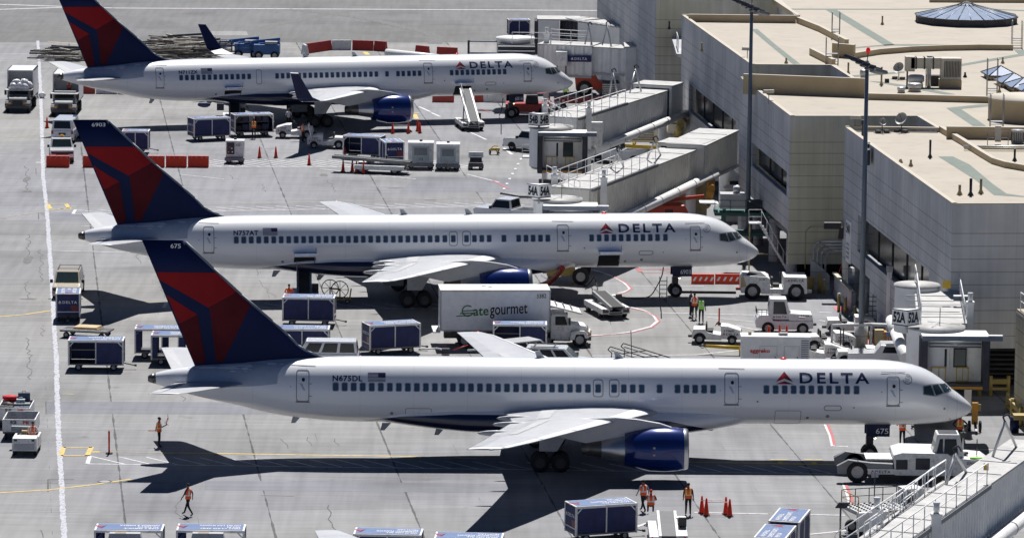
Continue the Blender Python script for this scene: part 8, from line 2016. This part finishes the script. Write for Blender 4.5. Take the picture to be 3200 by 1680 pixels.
# scrap of dismantled steel
def scrap(label, px0, px1, py0, py1, n, h, seed):
 rnd = random.Random(seed); m = MB(); A1 = P(px0, py1); B1 = P(px1, py1); C1 = P(px0, py0)
 for i in range(n):
  u, v = rnd.random(), rnd.random(); p = A1 + (B1 - A1) * u + (C1 - A1) * v; z_ = rnd.uniform(.1, h) * (1 - abs(u - .5)); L_ = rnd.uniform(1.5, 4.5); a = rnd.gauss(0, .3)
  d = Vector((math.cos(a), math.sin(a), rnd.uniform(-.06, .06))) * L_ / 2; m.beam(p - d + Vector((0, 0, z_)), p + d + Vector((0, 0, z_)), rnd.uniform(.06, .2), rnd.uniform(.08, .22), rnd.choice(['scrap', 'scrap_light', 'dark_metal', 'scrap', 'scrap_light']))
 o = m.build('scrap_heap'); tag(o, label, 'scrap heap'); o['kind'] = 'stuff'
scrap('low heap of dismantled steel beams left of the far tail', 150, 262, 166, 192, 70, .9, 1); scrap('large tangle of grey steel beams behind the far fuselage', 470, 690, 148, 185, 190, 1.7, 2)
# long white pipe beyond the far aircraft
t = thing('long_pipe', 'long white pipe lying beyond the far aircraft among red barriers', 'pipe', (0, 0, 0)); m = MB(); a = P(1208, 166, .7); b = P(1395, 186, .5); m.cyl(a, b, .42, 'bridge_white', seg=18); m.build('tube', t); m = MB()
for k in range(1, 5): p = a + (b - a) * k / 5; m.beam(p + Vector((-.6, -.4, -.4)), p + Vector((.6, .4, -.4)), .15, .3, 'light_grey')
m.build('cradle', t)
# telehandler
t = thing('telehandler', 'orange telehandler with white name strip under the far bridge', 'telehandler', P(1862, 298), .0)
m = MB(); m.prism([(-1.9, .6), (-2.0, 1.7), (-1.4, 2.3), (-.2, 2.2), (.2, 1.4), (2.3, 1.2), (2.4, .6)], -1.0, 1.0, 'telehandler_orange'); m.build('body', t, .06)
m = MB(); m.beam((-1.0, -.2, 2.6), (3.6, -.2, 1.9), .5, .55, 'telehandler_orange'); bm_ = m.build('boom', t); m = MB(); a = Vector((-.1, -.47, 2.22)); u = Vector((4.6, 0, -.7)).normalized(); quad(m, [a, a + u * 2.6, a + u * 2.6 + Vector((0, 0, .42)), a + Vector((0, 0, .42))], 'sign_white'); m.build('name_strip', bm_)
m = MB(); text_on(m, 'United Rentals', a + u * .5 + Vector((0, -.012, .1)), u, (.15, 0, 1), 1.95, .24, 'letter_navy', bold=.02); m.lathe([(.01, 0), (.15, 0)], tuple(a + u * .25 + Vector((0, -.012, .2))), 'letter_navy', axis='Y', seg=12); m.build('lettering', bm_)
for s in (-1, 1): make_wheels(t, 'wheel', [(-1.1, s * 1.05, .75)], .75, .4); make_wheels(t, 'wheel', [(1.9, s * 1.05, .75)], .75, .4)
t = thing('air_unit', 'grey skip like container with slatted end in front of the telehandler', 'container', P(1955, 312), 0)
m = MB(); m.box(-1.0, 2.5, -.9, .9, .3, 1.6, 'light_grey', tx=-.15); bx_ = m.build('container', t, .04); m = MB()
for i in range(7): m.box(-2.2, -1.1, -.95, -.9, .4 + i * .18, .48 + i * .18, 'worn_white')
m.box(-2.2, -1.1, -.9, .9, .3, 1.7, 'bellows'); m.build('slats', bx_); m = MB(); m.box(-1.0, 2.6, -.85, .85, 1.6, 1.75, 'bellows'); m.build('cover', bx_)
# far tractor below the far nose
t = thing('pushback_tractor', 'dark red pushback tractor under the far nose', 'pushback tractor', P(1655, 362), 0); m = MB(); m.box(-2.2, 2.0, -1.1, 1.1, .5, 1.2, 'red_paint'); m.build('body', t, .06); m = MB(); m.box(-.4, .8, -.8, .8, 1.2, 1.9, 'bellows', tx=.1); m.build('cab', t, .05); wheels4(t, (-1.4, 1.3), 1.0, .5, .35)
t = thing('service_lift', 'long red platform machine behind the 54B bridge railing', 'platform lift', P(1840, 345), .05); m = MB(); m.box(-3.2, 3.2, -.7, .7, .7, 1.2, 'red_paint'); m.build('deck', t, .04); m = MB()
for x in (-2.4, -1.2, .2, 1.5, 2.5): m.box(x - .12, x + .12, -.73, -.7, .85, 1.05, 'sign_white')
m.build('markers', t); wheels4(t, (-2.4, 2.4), .7, .35, .25)
# equipment under the 54B bridge
t = thing('air_conditioner', 'boxy cream preconditioned air unit under the 54B bridge', 'air conditioner', P(2065, 470), .05)
m = MB(); m.box(-2.7, 2.2, -.9, .9, .8, 2.9, 'cream_paint'); bd = m.build('housing', t, .04); m = MB()
for i in range(9): m.box(-2.6, -.7, -.94, -.9, 1.0 + i * .19, 1.1 + i * .19, 'mid_grey')
m.build('grille', bd); m = MB(); m.box(-.4, .2, -.93, -.9, 2.4, 2.5, 'dark_metal'); m.box(.8, 1.4, -.93, -.9, 2.4, 2.5, 'dark_metal'); m.build('vents', bd); m = MB(); m.cyl((-.3, -.9, 1.2), (1.6, -1.0, 1.1), .42, 'light_grey', seg=16); m.build('duct', t); m = MB()
for x in (-2.3, 1.8): m.box(x - .1, x + .1, -.7, .7, 0, .8, 'dark_metal')
m.build('legs', t)
def guard(label, pts, h=.9, m_='yellow_paint'):
 t = thing('guard_rail', label, 'guard rail', (0, 0, 0), 0, 'yellow guard rails'); W_ = [P(*p) for p in pts]
 for a, b in zip(W_[:-1], W_[1:]): m = MB(); m.beam(a + Vector((0, 0, h - .2)), b + Vector((0, 0, h - .2)), .15, .3, m_); m.beam(a + Vector((0, 0, h - .65)), b + Vector((0, 0, h - .65)), .12, .16, m_); m.build('rail', t)
 for p in W_: m = MB(); m.cyl(p, p + Vector((0, 0, h + .15)), .12, m_, seg=12); m.build('post', t)
guard('yellow guard rail round the air unit under the 54B bridge', [(1910, 472), (1912, 462), (1925, 445), (1985, 440)]); guard('yellow guard rail in front of the air unit', [(1925, 478), (1980, 483), (2050, 486), (2110, 484)])
guard('yellow guard rail in the dark bay under the nearest wall', [(3028, 1235), (3060, 1236), (3095, 1236), (3150, 1236)], 1.1, 'olive_or_shaded_yellow'); guard('yellow guard rail at the right edge below the dark bay', [(3148, 1285), (3162, 1302), (3190, 1330)], 1.0, 'olive_or_shaded_yellow')  # duller yellow here paints the bay's deep shade into the rails
t = thing('yellow_stand', 'yellow and blue stand with a bin at the right edge', 'stand', P(3180, 1350), 0); m = MB(); m.box(-.3, 1.2, -.4, .4, .8, 1.1, 'olive_or_shaded_yellow'); m.build('top', t, .03); m = MB(); m.cyl((-.2, 0, 0), (-.2, 0, .95), .28, 'navy', seg=16); m.build('bin', t); m = MB(); m.cyl((.7, 0, 0), (.7, 0, .8), .2, 'bellows', seg=14); m.build('leg', t)
t = thing('tow_bar_trolley', 'ochre upright tow bar trolley on two black wheels right of the nearest nose', 'tow bar', P(3045, 1345), 0); m = MB(); m.box(-.18, .18, -.1, .1, .4, 1.7, 'ochre'); m.box(-.35, .35, -.05, .05, 1.2, 1.6, 'olive_or_shaded_yellow'); m.build('frame', t); make_wheels(t, 'wheel', [(-.32, -.1, .32), (.32, -.1, .32)], .32, .14, axis='X'); m = MB(); m.beam((0, -.2, .5), (0, -1.2, .15), .14, .14, 'dark_metal'); m.build('bar', t)
t = thing('chock_stand', 'olive trolley with orange rolls behind the nearest nose', 'trolley', P(2900, 1330), 0); m = MB(); m.box(-1.0, 1.0, -.4, .4, .3, .4, 'olive_or_shaded_yellow'); m.tube([(-1, -.4, .3), (-1, -.4, 1.1), (1, -.4, 1.1), (1, -.4, .3)], .06, 'yellow_paint'); m.build('frame', t); m = MB(); m.box(-.8, .8, -.3, .3, .4, .95, 'telehandler_orange'); m.build('rolls', t, .08)
# bollards
for i, (px, py, lab, h) in enumerate([(2621, 970, 'left yellow bollard on the red pad by the nearest wall', 1.15), (2641, 979, 'right yellow bollard by the red pad', 1.1), (2575, 918, 'dark yellow bollard by the low ramp wall', 1.0), (2720, 1090, 'yellow bollard right of the light mast footing', 1.1), (2740, 1098, 'short dark yellow bollard near the orange box', .8), (2651, 1080, 'yellow bollard left of the mast footing', .9), (2707, 1038, 'brown capped bollard behind the grey frame', 1.2), (2672, 985, 'short yellow bollard beside the tug', .6)]):
 m = MB(); c = P(px, py); m.cyl((0, 0, 0), (0, 0, h), .11, 'olive_or_shaded_yellow', seg=12); m.lathe([(.11, h), (.09, h + .06), (.01, h + .08)], (0, 0, 0), 'cream_paint', seg=12); o = m.build('bollard'); o.location = c; tag(o, lab, 'bollard', 'yellow bollards by the nearest wall')
# grey frame cage and rack
t = thing('shelter_frame', 'grey steel frame shelter over the parked tugs', 'shelter', (0, 0, 0)); a = P(2598, 1122); b = P(2720, 1118)
for p, z_ in ((a, 2.2), (b, 2.2)): m = MB(); m.box(p.x - .07, p.x + .07, p.y - .07, p.y + .07, 0, z_ + GZ, 'light_grey'); m.build('post', t)
for q in (2625, 2634): m = MB(); p = P(q, 1125); m.box(p.x - .04, p.x + .04, p.y - .04, p.y + .04, 0, 2.1 + GZ, 'bellows'); m.build('post', t)
m = MB(); m.beam((a.x, a.y, 2.2 + GZ), (b.x, b.y, 2.2 + GZ), .25, .16, 'light_grey'); m.beam((b.x, b.y, 2.2 + GZ), (b.x + 1.1, b.y + .1, 2.15 + GZ), .5, .16, 'light_grey'); m.build('top_beam', t)
t = thing('wire_cage', 'rusty wire cage rack against the nearest wall', 'cage', P(2744, 1022), 0)
m = MB()
for i in range(7): m.box(-.75, .8, -.5 + .001 * i, -.46, .2 + i * .32, .25 + i * .32, 'bellows')
for i in range(6): m.box(-.75 + i * .3, -.7 + i * .3, -.5, -.45, 0, 2.3, 'bellows')
m.build('mesh', t); m = MB()
for x, y in ((-.75, -.5), (.8, -.5), (-.75, .5), (.8, .5)): m.box(x - .04, x + .04, y - .04, y + .04, 0, 2.3, 'dark_metal')
m.build('corner_post', t); m = MB(); m.box(-.5, .0, -.3, .2, .1, .6, 'red_paint'); m.box(.1, .6, -.3, .2, .8, 1.3, 'bellows'); m.build('contents', t)
t = thing('hydrant_cabinet', 'orange ribbed cabinet beside the 52A bridge foot', 'cabinet', P(2775, 1105), 0); m = MB(); m.box(-.35, .4, -.3, .3, 0, 1.5, 'ochre'); m.box(-.9, -.3, -.3, .3, .7, 1.6, 'tan_metal'); m.build('body', t, .03); m = MB()
for i in range(7): m.box(-.36, .41, -.32, -.29, .15 + i * .2, .2 + i * .2, 'telehandler_orange')
m.build('ribs', t)
t = thing('fan_post', 'round pale blue fan head on two thin posts behind the nearest fuselage', 'fan', P(2775, 1128), 0); m = MB(); m.lathe([(.05, -.06), (.17, -.08), (.19, 0), (.17, .08), (.05, .06)], (0, 0, 1.75), 'roof_blue', axis='Y', seg=18); m.build('head', t)
for s in (-1, 1): m = MB(); m.cyl((s * .07, 0, 0), (s * .07, 0, 1.6), .025, 'light_grey'); m.build('post', t)
t = thing('pickup_truck', 'white pickup with reflective hood right of the grey frame', 'pickup truck', P(2760, 1150), -.05); t2 = None
m = MB(); m.prism([(-2.3, .4), (-2.3, 1.1), (-.6, 1.15), (-.2, 1.65), (.9, 1.65), (1.3, 1.15), (2.3, .95), (2.4, .4)], -.95, .95, 'car_white'); bd = m.build('body', t, .06); m = MB(); quad(m, [(.95, -.8, 1.62), (1.33, -.8, 1.2), (1.33, .8, 1.2), (.95, .8, 1.62)], 'glass'); m.build('windscreen', bd); m = MB(); quad(m, [(-.1, -.965, 1.15), (1.05, -.965, 1.15), (.85, -.965, 1.55), (.05, -.965, 1.55)], 'glass'); m.build('side_window', bd); wheels4(t, (-1.5, 1.5), .85, .36, .24)
# low ramp walls and stairs beside finger C
t = thing('ramp_wall', 'low grey concrete ramp wall by the nearest bay columns', 'wall', (0, 0, 0)); m = MB(); a, b = P(2606, 925), P(2660, 972); m.add([(a.x, a.y, 0), (b.x, b.y, 0), (b.x, b.y, 2.50), (a.x, a.y, 2.75)], [(0, 1, 2, 3)], 'wall_concrete'); m.beam((a.x, a.y + .15, 2.77), (b.x, b.y + .15, 2.55), .3, .12, 'wall_cream'); m.slab([(a.x + .02, a.y + .02), (b.x + .02, b.y + .02), (b.x + .3, b.y + .1), (a.x + .3, a.y + .1)], 0, 2.45, 'wall_concrete'); m.build('wall', t)
t = thing('ramp_wall', 'sloping grey concrete ramp wall below the steel conduits', 'wall', (0, 0, 0)); m = MB(); a, b = P(2532, 905), P(2592, 905); m.add([(a.x, a.y, 0), (b.x, b.y, 0), (b.x, b.y, 2.15), (b.x - .6, b.y, 2.75), (a.x, a.y, 3.35)], [(0, 1, 2, 3, 4)], 'wall_concrete'); m.add([(a.x, a.y + .3, 0), (b.x, b.y + .3, 0), (b.x, b.y + .3, 2.15), (b.x - .6, b.y + .3, 2.75), (a.x, a.y + .3, 3.35)], [(0, 1, 2, 3, 4)], 'wall_concrete'); m.add([(a.x, a.y, 3.35), (b.x - .6, b.y, 2.75), (b.x, b.y, 2.15), (b.x, b.y + .3, 2.15), (b.x - .6, b.y + .3, 2.75), (a.x, a.y + .3, 3.35)], [(0, 1, 4, 5), (1, 2, 3, 4)], 'wall_cream'); m.build('wall', t)
m = MB(); c = P(2545, 915); m.cyl((-.3, 0, 0), (-.3, 0, 1.1), .3, 'olive_or_shaded_yellow', seg=14); m.cyl((.35, 0, 0), (.35, 0, 1.35), .16, 'olive_or_shaded_yellow', seg=12); o = m.build('waste_drum'); o.location = c; tag(o, 'dull yellow drum and post in the shade behind the big tractor', 'drum')
m = MB(); m.tube([(0, 0, 0), (.75, .5, 2.2)], .04, 'red_paint'); m.blob((.45, .3, 1.35), (.22, .1, .08), 'sign_white', amp=.1); o = m.build('pole_marker'); o.location = P(2598, 920); tag(o, 'leaning red pole with white cloth by the ramp wall', 'pole')
# green loading machine behind the middle nose
t = thing('cargo_lift', 'green framed loading machine with grey top units behind the middle nose', 'cargo loader', P(2340, 800), 0)
m = MB()
for x in (-1.9, 1.6): m.box(x - .12, x + .12, -.8, -.6, 0, 3.6, 'green_paint'); m.box(x - .12, x + .12, 1.2, 1.4, 0, 3.4, 'green_paint')
m.build('mast', t); m = MB(); m.box(-2.6, 1.9, -1.0, 1.6, 3.1, 3.35, 'green_paint'); m.box(-1.2, 1.9, -.8, 1.2, 1.6, 1.8, 'green_paint'); m.build('platform', t); m = MB(); m.box(-2.2, -.4, -.9, .4, 3.6, 4.7, 'light_grey'); m.box(-.2, 1.2, -.6, .8, 3.4, 4.1, 'bellows'); m.cyl((-1.0, -.3, 4.7), (-1.0, -.3, 5.2), .26, 'galvanised', seg=14); m.box(-3.4, -2.3, -.6, .8, 3.9, 4.0, 'worn_white', sh=-.3); m.build('engine_unit', t)
m = MB(); m.rail([(-2.6, -1.0, 3.35), (1.9, -1.0, 3.35)], .9, 'green_paint', every=1.2); m.build('railing', t)
# red machine and tan box under the 54A bridge
t = thing('telehandler', 'faded red telehandler partly hidden above the middle aircraft roof', 'telehandler', P(2075, 760), .1)
m = MB(); m.prism([(-3.0, .6), (-3.0, 2.2), (-1.5, 2.5), (-.5, 3.0), (1.4, 3.0), (1.8, 2.2), (2.2, .6)], -1.0, 1.0, 'telehandler_orange'); m.build('body', t, .1); m = MB(); m.beam((-2.6, .3, 2.9), (3.0, .3, 3.5), .25, .25, 'telehandler_orange'); m.build('boom', t); m = MB(); m.box(-.1, .5, -1.02, -1.0, 2.2, 2.7, 'glass'); m.build('window', t); wheels4(t, (-1.8, 1.4), 1.0, .6, .4)
t = thing('equipment_box', 'tan steel equipment box under the 54A bridge beside the yellow hose', 'cabinet', P(2160, 700), .1); m = MB(); m.box(-2.0, 1.1, -.7, .7, .4, 3.6, 'tan_metal'); m.box(-1.8, .0, -.75, -.7, 2.6, 3.3, 'light_grey'); m.build('housing', t, .04)
t = thing('air_hose', 'ribbed yellow orange air hose hanging from the 54A bridge duct end', 'hose', (0, 0, 0)); pts = [P(2222, 560, 4.6), P(2222, 590, 3.4), P(2216, 620, 2.2), P(2208, 640, 1.2)]; m = MB(); m.tube(pts, .3, 'ochre', seg=14); m.build('hose', t)
for i in range(9):
 p = pts[0] + (pts[-1] - pts[0]) * i / 8; m = MB(); m.cyl(p - Vector((0, 0, .05)), p + Vector((0, 0, .05)), .34, 'ochre', seg=14); m.build('rib', t)
t = thing('air_hose', 'olive ribbed air hose hanging from the 54B bridge duct end', 'hose', (0, 0, 0)); pts = [P(2135, 360, 4.6), P(2128, 385, 3.4), P(2118, 420, 1.8)]; m = MB(); m.tube(pts, .34, 'olive_or_shaded_yellow', seg=14); m.build('hose', t)
for i in range(8):
 p = pts[0] + (pts[-1] - pts[0]) * i / 7; m = MB(); m.cyl(p - Vector((0, 0, .05)), p + Vector((0, 0, .05)), .38, 'olive_or_shaded_yellow', seg=14); m.build('rib', t)
t = thing('equipment_box', 'tall white cabinet beside the bridge pedestal by the third wall', 'cabinet', P(2292, 690), 0); m = MB(); m.box(-.7, .5, -.5, .5, 0, 2.6, 'bridge_cream'); m.build('housing', t, .03); m = MB(); m.box(-.8, .6, -.6, .6, 2.6, 2.75, 'bridge_white', tx=.2, ty=.2); m.build('lid', t)
t = thing('fuel_truck', 'white fuel truck with lettering under the 54A bridge', 'truck', P(2265, 600), .05); m = MB(); m.box(-2.3, 2.0, -1.1, 1.1, 1.0, 2.6, 'white_paint'); b_ = m.build('tank', t, .25); m = MB(); delta_on(m, (-1.2, -1.115, 2.05), (1, 0, 0), (0, 0, 1), 1.7, 'letter_navy', 'delta_red'); m.build('lettering', b_); m = MB(); m.box(-.6, -.1, -1.13, -1.1, 1.1, 1.9, 'red_paint'); m.build('red_door', b_); m = MB(); m.box(-2.3, 2, -.9, .9, .6, 1.0, 'bellows'); m.build('chassis', t); wheels4(t, (-1.6, 1.3), .9, .5, .3)
# loader half hidden behind the bottom right bridge
t = thing('container_loader', 'white container loader with roller deck left of the bottom right bridge', 'cargo loader', P(2740, 1668), .35)
m = MB(); m.box(-1.6, 1.6, -1.1, 1.1, 1.3, 1.5, 'light_grey'); dk = m.build('roller_deck', t); m = MB()
for i in range(9):
 for j in range(7): m.blob((-1.4 + i * .35, -.9 + j * .3, 1.52), (.07, .05, .05), 'bellows', amp=0, seg=6)
dk2 = m.build('rollers', dk); m = MB(); m.rail([(-1.6, 1.1, 1.5), (1.6, 1.1, 1.5), (1.6, -1.1, 1.5)], .8, 'bellows', every=.8); m.rail([(-1.6, 1.1, 1.5), (-1.6, -1.1, 1.5)], .8, 'olive_or_shaded_yellow', every=1); m.build('railing', t); m = MB(); m.box(-1.7, .1, -1.3, -1.1, .5, 1.5, 'worn_white'); m.box(-1.6, 1.6, -1.12, -1.1, 1.25, 1.45, 'olive_or_shaded_yellow'); m.build('side_panel', t); m = MB(); m.box(1.7, 2.8, .2, 1.2, .6, 2.3, 'worn_white'); m.box(1.8, 2.3, .15, .2, 1.4, 2.0, 'bellows'); m.build('control_box', t, .04); m = MB(); m.tube([(.4, 1.3, 1.5), (.4, 1.3, 3.1)], .03, 'bellows'); m.box(.2, .6, 1.28, 1.3, 2.8, 3.1, 'louver'); m.build('flag_post', t); wheels4(t, (-1.1, 1.1), .9, .35, .25)
t = thing('lamp_head', 'dark lamp and hooked cable at the left corner of the container loader', 'lamp', P(2625, 1678), 0); m = MB(); m.box(-.3, .3, -.1, .1, 1.6, 1.9, 'bellows', sh=.2); m.build('head', t, .03); m = MB(); m.cyl((0, 0, 0), (0, 0, 1.6), .05, 'grey_metal'); m.build('post', t)
for px, py, lab in [(1218, 1106, 'low tow hitch and hose behind the lone closed cart'), (1370, 1108, 'bundle of white tubing near the fuselage below the catering truck')]:
 m = MB(); m.tube([(0, 0, .3), (1.2, 0, .4), (1.8, 0, .25)], .06, 'worn_white'); m.box(1.5, 2.0, -.2, .2, .1, .4, 'bellows'); m.tube([(2.2, 0, .3), (3.2, .2, .6)], .04, 'red_paint'); o = m.build('hitch_frame'); o.location = P(px + 90, py); tag(o, lab, 'hitch', 'low hitches by the fuselage')
t = thing('wall_louvres', 'dark louvred shutter in the shaded bay under the nearest wall', 'shutter', (0, 0, 0)); q = P(3090, 1180, 1.0)
for i in range(9): m = MB(); m.box(29.2, 33.2, 293.8, 293.9, .5 + GZ + i * .3, .62 + GZ + i * .3, 'bellows'); m.build('slat', t)
